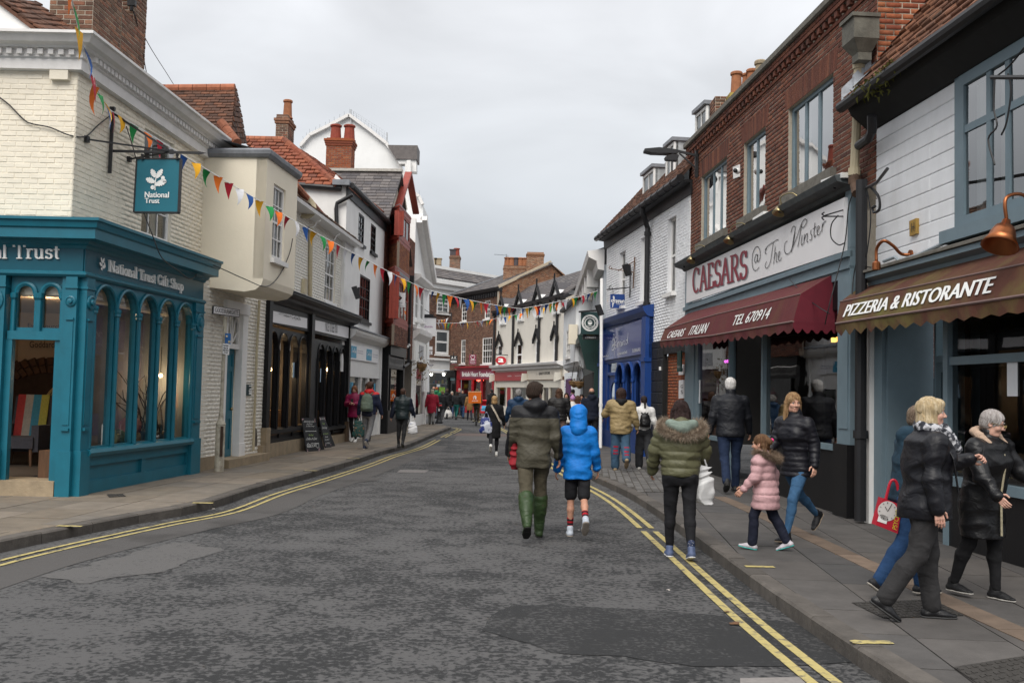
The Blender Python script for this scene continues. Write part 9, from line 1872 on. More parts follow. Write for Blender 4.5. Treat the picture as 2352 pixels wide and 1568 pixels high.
def person(key,label,foot,head,yaw,legs=((18,6),(-16,22)),arms=((-14,8,18),(14,8,20)),lean=4,hturn=0,htilt=0,jacket=None,trousers=None,shoes=None,hair=('short',(.05,.03,.02)),sk=(.50,.27,.19),child=1.0,z=.12,bDD=1.0,hand=(.6,.6),group=None,full=True,hood=None,collar=None,ftilt=None,glasses=False,old=False,headh=None,Yo=None,skirt=None,gap=.09,sole=(.45,.43,.40)):
 """foot=(px,py) ground pixel, head=py of head top; yaw 0 faces away along the street, + turns left"""
 g=G(foot[0],foot[1],z);Y=g.y
 if Yo:Y=Yo;g=AtY(foot[0],foot[1],Yo);g.z=z
 top=AtY(foot[0],head,Y).z;ht=top-z;lab=label
 S_=ht/1.76;b=bDD;root=thing('person',label,'person',(g.x,g.y,z),group,rad(yaw))
 hsz=S_*child
 hip=.93*S_;Lt,Ls,ah=.435*S_,.415*S_,.088*S_
 joints=[]
 for s,(th,kn)in zip((-1,1),legs):
  h0=v3(s*gap*S_*b,0,hip);t=rad(th);kd=v3(0,math.sin(t),-math.cos(t));k_=h0+kd*Lt;t2=t-rad(kn);a_=k_+v3(0,math.sin(t2),-math.cos(t2))*Ls;joints.append([h0,k_,a_,t2])
 ft=[]
 for i,(j,(th,kn))in enumerate(zip(joints,legs)):
  pit=ftilt[i]if ftilt else(min(70,kn*1.0-th*.9-8)if(kn-th)>22 else(-8 if th>12 else 0));p=rad(pit);fwd=v3(0,math.cos(p),-math.sin(p));up=v3(0,math.sin(p),math.cos(p));ft.append(np.stack([v3(1,0,0),fwd,up],1))
 low=min(min((j[2]+f@(v3(0,-.05,-.092)*S_))[2],(j[2]+f@(v3(0,.17,-.092)*S_))[2])for j,f in zip(joints,ft));dz=-low
 for j in joints:
  for q in range(3):j[q]=j[q]+v3(0,0,dz)
 pel=v3(0,0,hip+dz);ln=rad(lean);upv=v3(0,math.sin(ln),math.cos(ln));ch=pel+upv*.34*S_;shc=pel+upv*.50*S_;nk=pel+upv*.555*S_
 hcn=nk+v3(0,.02*S_+math.sin(ln)*.04,.135*S_*(1 if child==1 else 1.05));corr=(ht-.118*hsz)-hcn[2]
 f=(hcn[2]-pel[2]+corr)/(hcn[2]-pel[2]);
 for q in(ch,shc,nk,hcn):q[2]=pel[2]+(q[2]-pel[2])*f
 R=np.eye(3);
 for fn,a in((rotx,-rad(htilt)),(rotz,rad(hturn))):
  R=np.stack([fn(R[:,i],a)for i in range(3)],1)
 hl=v3(0,.0,0)
 sw=.185*S_*b*(1 if child==1 else.93);arm=[]
 for s,(sg_,ab,el,*tw)in zip((-1,1),arms):
  sh=shc+v3(s*sw,0,0);d=roty(rotx(v3(0,0,-1),rad(sg_)),-s*rad(ab));e=sh+d*.295*S_;d2=roty(rotx(v3(0,0,-1),rad(sg_+el)),-s*rad(ab))
  if tw:d2=rotz(d2,s*rad(tw[0]))
  arm.append((sh,e,e+d2*.25*S_,d2))
 skm=skin(sk);hm=hairm(hair[1],hair[2]if len(hair)>2 else None)
 J=dict(pel=pel,ch=ch,sh=shc,nk=nk,hc=hcn,arm=arm,legs=joints,R=R,S=S_,root=root,Y=Y,hs=hsz,ft=ft,upv=upv)
 hres=max(.010,min(.028,Y/997*.95))
 parts=[];HV,HQ,hmi=head_parts(root,hcn,R,hsz,Y,skm,hm,hair[1],hair[0],0,glasses,old,full=full);parts.append((HV,HQ,hmi))
 s=SDF();s.tor([(0,pel[1],pel[2]-.10*S_,.13*S_,.09*S_),(0,pel[1],pel[2]+.05*S_,.14*S_,.09*S_),(0,ch[1],ch[2],.13*S_,.09*S_),(0,shc[1],shc[2]+.02,.12*S_,.07*S_)]).seg(shc,nk+v3(0,.01,.05*S_),.05*S_,.05*S_)
 for sh,e,w,d2 in arm:s.seg(shc,sh,.05*S_,.045*S_).seg(sh,e,.043*S_,.036*S_).seg(e,w,.034*S_,.024*S_)
 for h0,k_,a_,t2 in joints:s.seg(h0,k_,.072*S_,.050*S_).seg(k_,k_+(a_-k_)*.35-v3(0,.012*S_,0),.046*S_,.048*S_).seg(k_+(a_-k_)*.35-v3(0,.012*S_,0),a_,.048*S_,.031*S_)
 V,Q=s.mesh(max(.012,hres));parts.append((V,Q,np.zeros(len(Q),int)))
 for i,(sh,e,w,d2)in enumerate(arm):
  sd=-1 if i==0 else 1;fw=v3(0,1,0)-d2*(d2@v3(0,1,0));fw=fw/np.linalg.norm(fw)if np.linalg.norm(fw)>.1 else v3(0,0,1);up=np.cross(fw,d2)*1.0;up=up*(1 if up[0]*sd>0 else-1);V,Q=hand_mesh(w,d2,up,fw,hsz*.98,hand[i],Y);parts.append((V,Q,np.zeros(len(Q),int)))
 off=0;VV,QQ,MI=[],[],[]
 for V,Q,mi in parts:VV.append(V);QQ.append(Q+off);MI.append(mi);off+=len(V)
 np_mesh('body',np.concatenate(VV),np.concatenate(QQ),[skm,lip_m],root,True,np.concatenate(MI))
 hair_mesh(root,hcn,R,hsz,Y,hm,hair[0]);
 if trousers:
  c=trousers['c'];fit=trousers.get('fit',1.0);end=trousers.get('end',1.0);s=SDF();w=b
  s.tor([(0,pel[1],pel[2]-.12*S_,.150*S_*w*min(1.1,fit),.108*S_*w),(0,pel[1]-.012,pel[2]-.02,.170*S_*w,.125*S_*w),(0,pel[1],pel[2]+.11*S_,.150*S_*w,.105*S_*w)],k=.03)
  for e_ in(-1,1):s.ell((e_*.075*S_*w,pel[1]-.06*S_*w,pel[2]-.03*S_),(.085*S_*w,.075*S_*w,.09*S_),.04)
  for h0,k_,a_,t2 in joints:
   h1=h0-v3(0,0,.04*S_);r0=.094*S_*w;rk=.062*S_*fit;ra=(.040 if fit<1.1 else.056)*S_*fit;s.seg(h1,k_,r0,rk,k=.03)
   if not trousers.get('short'):s.seg(k_,k_+(a_-k_)*.3-v3(0,.014*S_,0),rk,rk*.98,k=.02);s.seg(k_+(a_-k_)*.3-v3(0,.014*S_,0),k_+(a_-k_)*(max(.32,end)*.97),rk*.98,ra if end>.9 else rk*.95,k=.02)
   else:s.p[-1]=('seg',h1,h0+(k_-h0)*(end*1.7),r0,rk*1.2,1,None,.03,None,False)
  V,Q=s.mesh(hres,wrinkle(.0065 if fit>.98 else.003,13,3)if Y<30 else None);mi=None;mats=[cloth(c,trousers.get('rough',.85),'trouser',trousers.get('bs',260))]
  if 'split' in trousers:mats.append(cloth(trousers['split'][0][0]));Cq=V[Q].mean(1);mi=trousers['split'][1](Cq,J).astype(int)
  np_mesh(trousers.get('name','trousers'),V,Q,mats,root,True,mi)
 sc_=shoes or{'c':(.03,.03,.03)}
 for j,fr in zip(joints,ft):
  (V,Q),(V2,Q2)=shoe_mesh(j[2],fr,S_*(1.0 if child==1 else 1.05),Y,boot=sc_.get('boot',0));so=np_mesh('shoe' if not sc_.get('boot')else 'boot',V,Q,cloth(sc_['c'],sc_.get('rough',.55),'shoe'),root);np_mesh('sole',V2,Q2,cloth(sc_.get('sole',(.04,.04,.04)if not sc_.get('white')else sole),.7,'sole'),so)
 if sc_.get('wellies'):
  for j in joints:
   s=SDF();kk=j[1]+(j[2]-j[1])*.14;s.seg(kk,j[2],.088*S_,.056*S_,k=.02).seg(kk+(j[2]-kk)*.25-v3(0,.012,0),kk+(j[2]-kk)*.5-v3(0,.012,0),.078*S_,.068*S_,k=.03);V,Q=s.mesh(hres*.8,wrinkle(.003,16,1));np_mesh('boot_shaft',V,Q,cloth(sc_['c'],sc_.get('rough',.4),'shoe'),root)
 if sc_.get('socks'):
  for j in joints:
   s=SDF();a=j[2];k_=j[2]+(j[1]-j[2])*sc_['socks'][1];s.seg(a,k_,.036*S_,.046*S_);V,Q=s.mesh(max(.007,hres*.7));zc=((V[Q].mean(1)-a)@((k_-a)/((k_-a)@(k_-a))));np_mesh('sock',V,Q,[cloth(sc_['socks'][0]),cloth(sc_['socks'][2])],root,True,((zc*5.2).astype(int)%2==1).astype(int))
 if jacket:
  c=jacket['c'];q=jacket.get('quilt');th=jacket.get('thick',.03);hem=jacket.get('hem',.0);wide=jacket.get('wide',1.0);hemz=pel[2]+hem*S_;s=SDF();bw=b*wide
  qq=(q[0],q[1])if q else None;low=[(0,pel[1]-.005,hemz,(.150+th+jacket.get('flare',0))*S_*bw,(.112+th+jacket.get('flare',0))*S_*bw)]
  if hem<-.05:low.append((0,pel[1]-.01,pel[2]-.03*S_,(.158+th+jacket.get('flare',0)*.5)*S_*bw,(.118+th)*S_*bw))
  wst=jacket.get('waist',1.0)
  s.tor(low+[(0,pel[1]+(ch[1]-pel[1])*.45,max(hemz+.05,pel[2]+.14*S_),(.145+th)*S_*bw*wst,(.103+th)*S_*bw*wst),(0,ch[1],ch[2],(.160+th)*S_*bw,(.115+th)*S_*bw),(0,shc[1]-.005,shc[2]-.035*S_,(.160+th*.8)*S_*bw,(.100+th)*S_*bw),(0,shc[1],shc[2]+.005*S_,(.125+th*.6)*S_*bw,(.085+th*.8)*S_*bw),(0,shc[1],shc[2]+.045*S_,(.085+th*.4)*S_*bw,(.07+th*.5)*S_),(0,nk[1],nk[2]+.015*S_,.062*S_,.062*S_)],k=.035,quilt=qq)
  ra=(.052+th*.75)*S_*jacket.get('arm',1.0)
  for sh,e,w,d2 in arm:s.seg(shc-v3(0,0,.02*S_),sh-v3(0,0,.040*S_),ra*1.05,ra*1.04,k=.05).seg(sh-v3(0,0,.030*S_),e,ra*1.02,ra*.9,k=.03,quilt=qq).seg(e,e+(w-e)*1.0,ra*.9,ra*.68,k=.02,quilt=qq)
  if jacket.get('bust'):
   for e_ in(-1,1):s.ell((e_*.075*S_,ch[1]+.09*S_*bw,ch[2]+.0),(.085*S_,.08*S_,.085*S_),.05)
  if not q and jacket.get('collar',1):s.seg(nk-v3(0,.012,.03*S_),nk+v3(0,-.005,.045*S_),.080*S_,.074*S_,k=.02)
  elif q:s.seg(nk-v3(0,.012,.03*S_),nk+v3(0,-.008,.035*S_),.084*S_,.080*S_,k=.02)
  hd=jacket.get('hood')
  if hd=='down':s.seg(nk+v3(-.085*S_,-.055*S_,.015*S_),nk+v3(0,-.125*S_,-.015*S_),.048*S_,.066*S_,k=.04).seg(nk+v3(.085*S_,-.055*S_,.015*S_),nk+v3(0,-.125*S_,-.015*S_),.048*S_,.066*S_,k=.04).seg(nk+v3(0,-.12*S_,0),nk+v3(0,-.13*S_,-.10*S_),.062*S_,.035*S_,flat=.6,axis=(0,1,0),k=.04)
  dsp=wrinkle(jacket.get('wr',.007),jacket.get('wf',11),5)if Y<34 else None
  if jacket.get('diamond'):
   w0=dsp;dsp=lambda x,y,z:w0(x,y,z)*.5+.004*np.maximum(0,.25-np.abs(np.sin((x+z*.8)*30)))*4+.004*np.maximum(0,.25-np.abs(np.sin((x-z*.8)*30)))*4
  V,Q=s.mesh(hres,dsp);mats=[cloth(c,jacket.get('rough',.75),jacket.get('kind','jacket'),jacket.get('bs',200))];mi=None
  if 'split' in jacket:mats+=[cloth(x,jacket.get('rough',.75))for x in jacket['split'][0]];mi=jacket['split'][1](V[Q].mean(1),J).astype(int)
  np_mesh(jacket.get('name','jacket'),V,Q,mats,root,True,mi)
  if hd=='up':
   s=SDF();T=lambda p:hcn+R@(np.array(p)*hsz);m3=R.T
   s.ell(T((0,-.02,.03)),np.array((.112,.128,.118))*hsz,.02,rot=m3).seg(T((0,-.05,-.06)),T((0,-.06,-.17)),.105*hsz,.11*hsz,k=.03);s.ell(T((0,.13,-.02)),np.array((.075,.09,.10))*hsz,.012,cut=True,rot=m3);V,Q=s.mesh(hres*.8,wrinkle(.006,16,2));np_mesh('hood',V,Q,mats[0],root)
 if skirt:
  pass
 PEOPLE[key]=J;return J
def bag_soft(label,cat,c,size,mat,wr=.012,hang=None,handles=None,group=None,yaw=0,name='shopping_bag',h=None,text_=None):
 """soft bag: c = top centre (world)"""
 c=Vector(c);w,d,hh=size;s=SDF();s.tor([(0,0,-hh,w*.42,d*.40),(0,0,-hh*.85,w*.52,d*.52),(0,0,-hh*.4,w*.47,d*.46),(0,0,-hh*.08,w*.32,d*.2),(0,0,0,w*.28,d*.14)],k=.03)
 V,Q=s.mesh(h or max(.008,c.y/997*.8),wrinkle(wr,18,4));r=thing(name,label,cat,tuple(c),group,rad(yaw));np_mesh('bag_body',V,Q,mat,r);m=MB()
 if handles:
  for sx in(-1,1):m.tube([c+Vector((sx*w*.22,0,-.02)),c+Vector((sx*w*.10,0,handles*.7)),c+Vector((0,0,handles))],.009,6)
  m.bDD('handle',mat,r).rotation_euler=(0,0,-rad(yaw))
 return r
def pw_(J,p):
 """person-local point -> world"""
 r=J['root'];a=r.rotation_euler.z;q=rotz(np.array(p,float),a);return Vector(q)+Vector(r.location)
def strap(J,pts,w,mat,name='strap'):
 m=MB()
 for p,q in zip(pts[:-1],pts[1:]):m.bar(Vector(p)+Vector(J['root'].location),Vector(q)+Vector(J['root'].location),w,.008,(0,1,0))
 o=m.bDD(name,mat,J['root']);return o
def backpack(J,label,c,size=(.30,.17,.42),mat=None,z=-.02,pocket=True,smat=None):
 """rides on the back: top-level thing"""
 S_=J['S'];sh=J['sh'];w,d,h=[x*S_ for x in size];ctr=v3(0,sh[1]-(.13*S_+d*.5)-.01,sh[2]-h*.5+z*S_);r=thing('backpack',label,'backpack',tuple(pw_(J,ctr-v3(0,0,h/2))),None,J['root'].rotation_euler.z)
 s=SDF();s.tor([(0,0,0,w*.46,d*.44),(0,-.01,h*.12,w*.52,d*.55),(0,-.01,h*.5,w*.50,d*.52),(0,0,h*.85,w*.42,d*.42),(0,.01,h,w*.2,d*.2)],k=.03)
 if pocket:s.tor([(0,-d*.45,h*.08,w*.36,d*.25),(0,-d*.5,h*.2,w*.40,d*.28),(0,-d*.45,h*.46,w*.36,d*.2)],k=.012)
 V,Q=s.mesh(max(.007,min(.02,J['Y']/997*.7)),wrinkle(.004,14,1));np_mesh('pack_body',V,Q,mat,r);m=MB();base=Vector(r.location)
 for sx in(-1,1):m.tube([base+Vector((sx*w*.22,d*.4,h*.97)),base+Vector((sx*w*.33,d*.75,h*1.06)),base+Vector((sx*w*.42,d*1.6,h*.98))],.018*S_,6)
 m.tube([base+Vector((-w*.1,d*.2,h)),base+Vector((0,d*.2,h*1.07)),base+Vector((w*.1,d*.2,h))],.008,6);m.bDD('strap',smat or mat,r);return r
BLK=(.010,.010,.012);NAVY=(.010,.014,.028);WSH={'c':(.62,.61,.58),'white':1,'sole':(.60,.57,.50)};BSH={'c':(.018,.018,.018)}
olive=(.058,.052,.036)
J1=person('boots','man in olive and black hooded jacket with green wellington boots','(1222,1237)' and(1222,1237),879,3,((-20,24),(13,4)),((6,9,30),(-6,11,26)),3,-32,12,z=0,bDD=1.02,jacket=dict(c=olive,thick=.036,hem=-.13,wide=1.02,hood='down',rough=.6,wr=.009,wf=10,split=([(.009,.009,.011)],lambda C,J:(C[:,2]>J['sh'][2]-.085*J['S'])|(np.abs(C[:,0])>.285*J['S']))),trousers=dict(c=(.068,.058,.038),fit=1.14,end=.2),shoes=dict(c=(.028,.050,.018),wellies=1,rough=.38,boot=.03,sole=(.012,.012,.01)),hair=('short',(.028,.017,.012)))
c=AtY(1187,1003,J1['Y']+.12);bag_soft('red soft rucksack carried at the side of the man in green boots','rucksack',c,(.22,.15,.38),cloth((.24,.010,.018),.7,'bag'),yaw=70,name='red_rucksack');
c2=AtY(1181,1062,J1['Y']-.12)
J2=person('blue','child in bright blue hooded coat, black shorts and striped socks',(1324,1232),933,0,((6,2),(-14,40)),((-4,12,16),(2,12,18)),3,0,6,z=0,bDD=.94,child=1.10,jacket=dict(c=(.003,.15,.50),thick=.045,hem=-.16,wide=1.0,hood='up',rough=.6,wr=.008,wf=12,flare=.012),trousers=dict(c=BLK,fit=1.1,end=.52,short=1,name='shorts'),shoes=dict(c=(.42,.46,.52),white=1,sole=(.30,.26,.22),socks=((.012,.012,.014),.36,(.35,.01,.02))),hair=('short',(.05,.03,.02)),sk=(.48,.25,.17))
J3=person('parka','woman in olive quilted parka with fur trimmed hood and black leggings',(1560,1282),921,-2,((9,5),(-9,14)),((8,16,24,20),(14,17,34,25)),4,0,8,z=0,bDD=1.10,jacket=dict(c=(.092,.090,.048),thick=.05,hem=-.02,wide=1.02,quilt=(.085,.016),hood='down',rough=.5,wr=.008,wf=14,flare=-.015),trousers=dict(c=(.008,.008,.010),fit=1.02),shoes=dict(c=(.075,.10,.18),white=1,sole=(.6,.6,.6)),hair=('longdown',(.022,.011,.010)))
S_=J3['S'];nk=J3['nk'];pts=[nk+v3(S_*x,S_*y,S_*zz)for x,y,zz in((-.15,.06,.02),(-.225,-.05,.0),(-.235,-.13,-.05),(-.17,-.19,-.10),(-.06,-.22,-.13),(.06,-.22,-.13),(.17,-.19,-.10),(.235,-.13,-.05),(.225,-.05,.0),(.15,.06,.02))]
fur(J3['root'],SmL([tuple(p)for p in pts],4),v3(0,-.8,-.2),9000,.050*S_,furm,.0013,spread=.3)
m=SDF();
m.seg(nk+v3(-.13,-.10,.0)*S_,nk+v3(0,-.17,-.045)*S_,.055*S_,.07*S_,k=.05).seg(nk+v3(.13,-.10,.0)*S_,nk+v3(0,-.17,-.045)*S_,.055*S_,.07*S_,k=.05);V,Q=m.mesh(.012,wrinkle(.006,14,3));np_mesh('hood_lining',V,Q,cloth((.16,.20,.17),.8),J3['root'])
for j in J3['legs']:
 s=SDF();s.seg(j[2]-v3(0,0,.03),j[2]+v3(0,0,.07),.040*S_,.042*S_);V,Q=s.mesh(.009);np_mesh('sock',V,Q,M('spotted_sock',(.02,.03,.07),.9,.1,20,objco=True,mix2=((.5,.5,.5),60,.60,.63)),J3['root'])
bag_soft('white plastic carrier bag held by the woman in the olive parka','carrier bag',AtY(1612,1068,J3['Y']+.05),(.25,.14,.40),M('white_plastic_film',(.60,.60,.60),.35,.12,9,.25,25,mix2=((.40,.13,.08),3.2,.70,.74),objco=True,trans=.12),wr=.018,handles=.10)
J4=person('white','white haired man in black quilted jacket and dark jeans on right pavement',(1676,1130),868,-4,((-15,24),(10,3)),((-5,12,12),(8,12,14)),3,-4,4,bDD=1.12,jacket=dict(c=(.009,.010,.014),thick=.035,hem=-.08,wide=1.05,rough=.55,diamond=1,wr=.005),trousers=dict(c=(.010,.020,.050),fit=1.12),shoes=BSH,hair=('grey_short',(.55,.53,.51),(.72,.71,.70)))
J5=person('jeans','woman with long fair hair, black quilted jacket and blue skinny jeans',(1826,1240),903,128,((24,8),(-30,24)),((-14,10,28),(10,12,38)),3,58,4,ftilt=(-6,48),jacket=dict(c=(.009,.009,.013),thick=.03,hem=-.13,quilt=(.055,.008),waist=.93,rough=.45,wr=.006,bust=1,flare=.01),trousers=dict(c=(.035,.095,.185),fit=.92),shoes=dict(c=BLK,white=1,sole=(.28,.22,.16)),hair=('long',(.23,.13,.06),(.40,.27,.14)),sk=(.52,.29,.21))
J6=person('girl','little girl in pale pink quilted coat with brown fur hood',(1756,1262),998,62,((20,18),(-14,16)),((8,10,34),(-22,14,22)),5,-10,4,bDD=1.12,child=1.28,jacket=dict(c=(.46,.275,.285),thick=.05,hem=-.30,quilt=(.075,.012),rough=.55,wr=.006,flare=.03,waist=.95),trousers=dict(c=(.008,.010,.022),fit=1.25),shoes=dict(c=(.45,.42,.45),white=1,sole=(.05,.42,.38)),hair=('bun',(.10,.05,.025),(.18,.10,.05)))
S_=J6['S'];nk=J6['nk'];pts=[nk+v3(S_*x,S_*y,S_*zz)for x,y,zz in((-.10,.10,.02),(-.20,.0,.02),(-.23,-.12,-.01),(-.14,-.22,-.06),(.0,-.25,-.09),(.14,-.22,-.06),(.23,-.12,-.01),(.20,.0,.02),(.10,.10,.02))]
fur(J6['root'],SmL([tuple(p)for p in pts],4),v3(0,-.6,-.1),6500,.050*S_,furb,.0013,spread=.3)
MB().ball(pw_(J6,J6['hc']+v3(.05,-.10,.03)*J6['hs']),.020,8).bDD('hair_bobble',cloth((.7,.05,.22)),J6['root'])if False else None
o=MB().ball(J6['hc']+v3(.03,-.128,.055)*J6['hs'],.022,8).bDD('hair_bobble',cloth((.65,.04,.20),.6),J6['root'],True,loc=(0,0,0))
J7=person('bob','stout woman with blonde bob, black anorak and checked scarf walking right',(2126,1424),914,-98,((7,4),(-13,22)),((30,8,78,18),(-8,7,16)),2,-6,0,bDD=1.26,ftilt=(0,34),hand=(1.5,.5),jacket=dict(c=(.008,.008,.011),thick=.04,hem=-.13,wide=1.0,rough=.42,wr=.010,wf=9,bust=1,flare=.012),trousers=dict(c=(.026,.025,.026),fit=1.25),shoes=dict(c=(.010,.010,.011),rough=.35),hair=('bob',(.40,.30,.17),(.60,.50,.34)),sk=(.52,.29,.22),headh=1)
S_=J7['S'];nk=J7['nk'];s=SDF()
for i in range(16):
 a=2*math.pi*i/16;b_=2*math.pi*(i+1)/16;s.seg(nk+v3(.082*math.cos(a),.02+.085*math.sin(a),.005-.03*math.sin(a))*S_,nk+v3(.082*math.cos(b_),.02+.085*math.sin(b_),.005-.03*math.sin(b_))*S_,.040*S_,k=.02)
s.seg(nk+v3(.0,.10,.03)*S_,nk+v3(.05,.19,-.13)*S_,.045*S_,.05*S_,k=.03);V,Q=s.mesh(.009,wrinkle(.012,22,8));np_mesh('scarf',V,Q,M('checked_scarf',(.03,.032,.04),.95,.2,20,objco=True,mix2=((.42,.42,.44),24,.50,.56)),J7['root'])
strap(J7,[nk+v3(-.02,-.10,-.0)*S_,nk+v3(.14,.06,-.05)*S_,J7['ch']+v3(.205,.14,.0)*S_,J7['pel']+v3(.10,.22,.08)*S_],.035*S_,cloth((.022,.022,.025),.6),'bag_strap')
w_=J7['arm'][0];hp=w_[2]+w_[3]*.10*S_;t=thing('vape_pen','small black vape pen held up in the blonde woman\'s raised hand','vape',tuple(pw_(J7,hp)));MB().tube([pw_(J7,hp+v3(0,0,-.03)),pw_(J7,hp+v3(0,.01,.05)),pw_(J7,hp+v3(0,.012,.085))],[.011,.011,.006],8).bDD('pen_body',BIr,t)
J8=person('old','elderly woman with short grey hair, glasses and long black coat',(2258,1374),943,-150,((6,4),(-10,12)),((18,22,40),(18,10,30)),8,24,16,bDD=1.16,old=True,jacket=dict(c=(.008,.008,.009),thick=.045,hem=-.36,rough=.33,wr=.010,wf=10,flare=.0,bust=1),trousers=dict(c=(.007,.007,.008),fit=1.05),shoes=dict(c=(.012,.012,.013),white=1,sole=(.40,.38,.35)),hair=('grey_short',(.30,.27,.255),(.46,.43,.42)),sk=(.50,.29,.22))
S_=J8['S'];nk=J8['nk'];hs_=J8['hs']
T8=lambda p:J8['hc']+J8['R']@(np.array(p)*hs_)
m=MB();gm_=M('gold_spectacle_frame',(.30,.22,.10),.3,.1,metal=1)
for e in(-1,1):
 pts=[T8((e*.032+.021*math.cos(a*.5236),.112,.003+.016*math.sin(a*.5236)))for a in range(13)];m.tube(pts,.0028,5);m.tube([T8((e*.053,.108,.008)),T8((e*.076,.03,.010)),T8((e*.078,.0,.004))],.0026,5)
m.tube([T8((-.011,.114,.006)),T8((.011,.114,.006))],.0026,5);m.bDD('glasses',gm_,J8['root'],loc=(0,0,0))
bf=M('beige_fleece',(.42,.30,.22),.95,.15,40,.8,60,objco=True);s=SDF();pts=[(-.115,.06,-.05),(-.13,-.02,.02),(-.11,-.09,.06),(0,-.13,.07),(.11,-.09,.06),(.13,-.02,.02),(.115,.06,-.05)]
for p,q in zip(pts[:-1],pts[1:]):s.seg(nk+np.array(p)*S_,nk+np.array(q)*S_,.038*S_,k=.02)
V,Q=s.mesh(.009,lambda x,y,z:.004*np.sin(150*x)*np.sin(150*y+40*z)*np.sin(140*z));np_mesh('hood_fleece',V,Q,bf,J8['root'])
w_=J8['arm'][0];s=SDF();s.seg(w_[2]-w_[3]*.075*S_,w_[2]-w_[3]*.0*S_,.052*S_,.052*S_);V,Q=s.mesh(.008,lambda x,y,z:.003*np.sin(160*x)*np.sin(150*y+40*z)*np.sin(140*z));np_mesh('cuff',V,Q,bf,J8['root'])
m=MB();zz=lambda y,z:Vector((0,0,0));fr=[J8['pel']+v3(0,.19,-.33)*S_,J8['pel']+v3(0,.185,.05)*S_,J8['ch']+v3(0,.185,0)*S_,J8['nk']+v3(0,.115,-.04)*S_]
m.tube([tuple(p)for p in fr],.011*S_,6);m.bDD('zip',M('pale_zip',(.50,.44,.30),.4,.2,40,metal=.4),J8['root'],loc=(0,0,0))
hp=pw_(J8,w_[2]+w_[3]*.085*S_);base=G(2326,1378,.12);base=Vector((hp.x-.06,hp.y-.05,.12));t=thing('walking_stick','black walking stick with amber handle held by the elderly woman','walking stick',tuple(base));MB().tube([base,Vector((hp.x,hp.y,hp.z-.02))],[.011,.011],8).bDD('shaft',BIr,t);MB().lathe([(.016,0),(.020,.0),(.017,.05)],base,(0,0,1),10).bDD('ferrule',BIr,t);MB().tube([hp+Vector((-.06,.02,-.01)),hp+Vector((0,0,.0)),hp+Vector((.06,-.03,.012))],[.012,.015,.012],8).bDD('handle',M('amber_handle',(.45,.17,.02),.25,.1),t)
J9=person('blue_jumper','person with grey brown hair and teal marled jumper behind blonde woman',(2088,1372),933,-84,((16,8),(-14,20)),((10,8,20),(-16,8,24)),8,0,6,bDD=1.2,ftilt=(0,36),jacket=dict(c=(.014,.035,.055),thick=.035,hem=-.06,rough=.95,wr=.007,bs=90,kind='jumper',hood='down'),trousers=dict(c=(.014,.045,.115),fit=1.15),shoes=dict(c=BLK,white=1,sole=(.35,.32,.28)),hair=('short',(.14,.10,.07),(.25,.20,.16)))
Yk=J9['Y']-.12;PBg=Plane((0,Yk,0),(1,0,0),(0,0,1));c=AtY(2040,1180,Yk);tb=thing('red_tote_bag','red gift bag with clock face and yellow letters hanging beside the dark jumper','bag',tuple(c))
m=MB();slab(m,PBg,[(2028,1143),(2072,1160),(2062,1225),(2012,1205)],0,.10);m.bDD('bag_body',M('red_bag',(.42,.012,.03),.4,.05),tb);m=MB().tube(SmL([tuple(PBg.P(2034,1147,-.04)),tuple(PBg.P(2046,1105,-.03)),tuple(PBg.P(2060,1110,-.03)),tuple(PBg.P(2066,1158,-.04))],5),.012,6);m.bDD('handle',_mats['red_bag'],tb)
qb=PQ(PBg,[(2028,1143),(2072,1160),(2062,1225),(2012,1205)],.004);m=MB();cen=QMp(qb,.36,.62);r_=.078;m.add([cen+Vector((r_*math.cos(2*math.pi*i/24),0,r_*math.sin(2*math.pi*i/24)))for i in range(24)],[tuple(range(24))]);m.bDD('clock_face',M('clock_face_print',(.55,.52,.50),.5,.1),tb)
m=MB()
for i in range(12):a=2*math.pi*i/12;m.bar(cen+Vector((.058*math.cos(a),-.002,.058*math.sin(a))),cen+Vector((.070*math.cos(a),-.002,.070*math.sin(a))),.006,.002)
m.bar(cen+Vector((0,-.003,0)),cen+Vector((.03,-.003,.05)),.006,.002).bar(cen+Vector((0,-.003,0)),cen+Vector((-.02,-.003,.035)),.006,.002);m.bDD('clock_marks',LBk,tb)
m=MB();a,b,cc,d=[QMp(qb,*p)+Vector((0,-.002,0))for p in((.72,.10),(.72,.80),(.93,.80),(.93,.10))];text(m,'PSYCHO',[a,b,cc,d]);m.bDD('lettering',M('yellow_print',(.62,.52,.03),.5,0),tb);m=MB();slab(m,PBg,[(2020,1178),(2040,1186),(2036,1203),(2015,1196)],.004,.002);m.bDD('white_print',WPt,tb)
J10=person('black_coat','woman in long black coat with blonde bob and white trainers',(1133,1047),909,2,((-18,42),(6,2)),((4,10,26),(0,12,18)),3,0,0,z=0,jacket=dict(c=(.006,.006,.007),thick=.03,hem=-.42,flare=.02,rough=.9,wr=.006),trousers=dict(c=BLK,fit=.95),shoes=WSH,hair=('bob',(.28,.165,.07),(.45,.31,.16)))
S_=J10['S'];strap(J10,[J10['sh']+v3(-.10,-.12,.05)*S_,J10['ch']+v3(.04,-.175,-.02)*S_,J10['pel']+v3(.17,-.14,.08)*S_],.045,M('leopard_strap',(.34,.30,.24),.8,.6,30,objco=True),'bag_strap')
bag_soft('white and blue carrier bag hanging beside the woman in the long black coat','carrier bag',AtY(1117,958,J10['Y']-.1),(.34,.16,.42),M('white_blue_film',(.45,.47,.54),.5,.1,9,objco=True,mix2=((.015,.03,.16),5,.48,.52)),handles=.14)
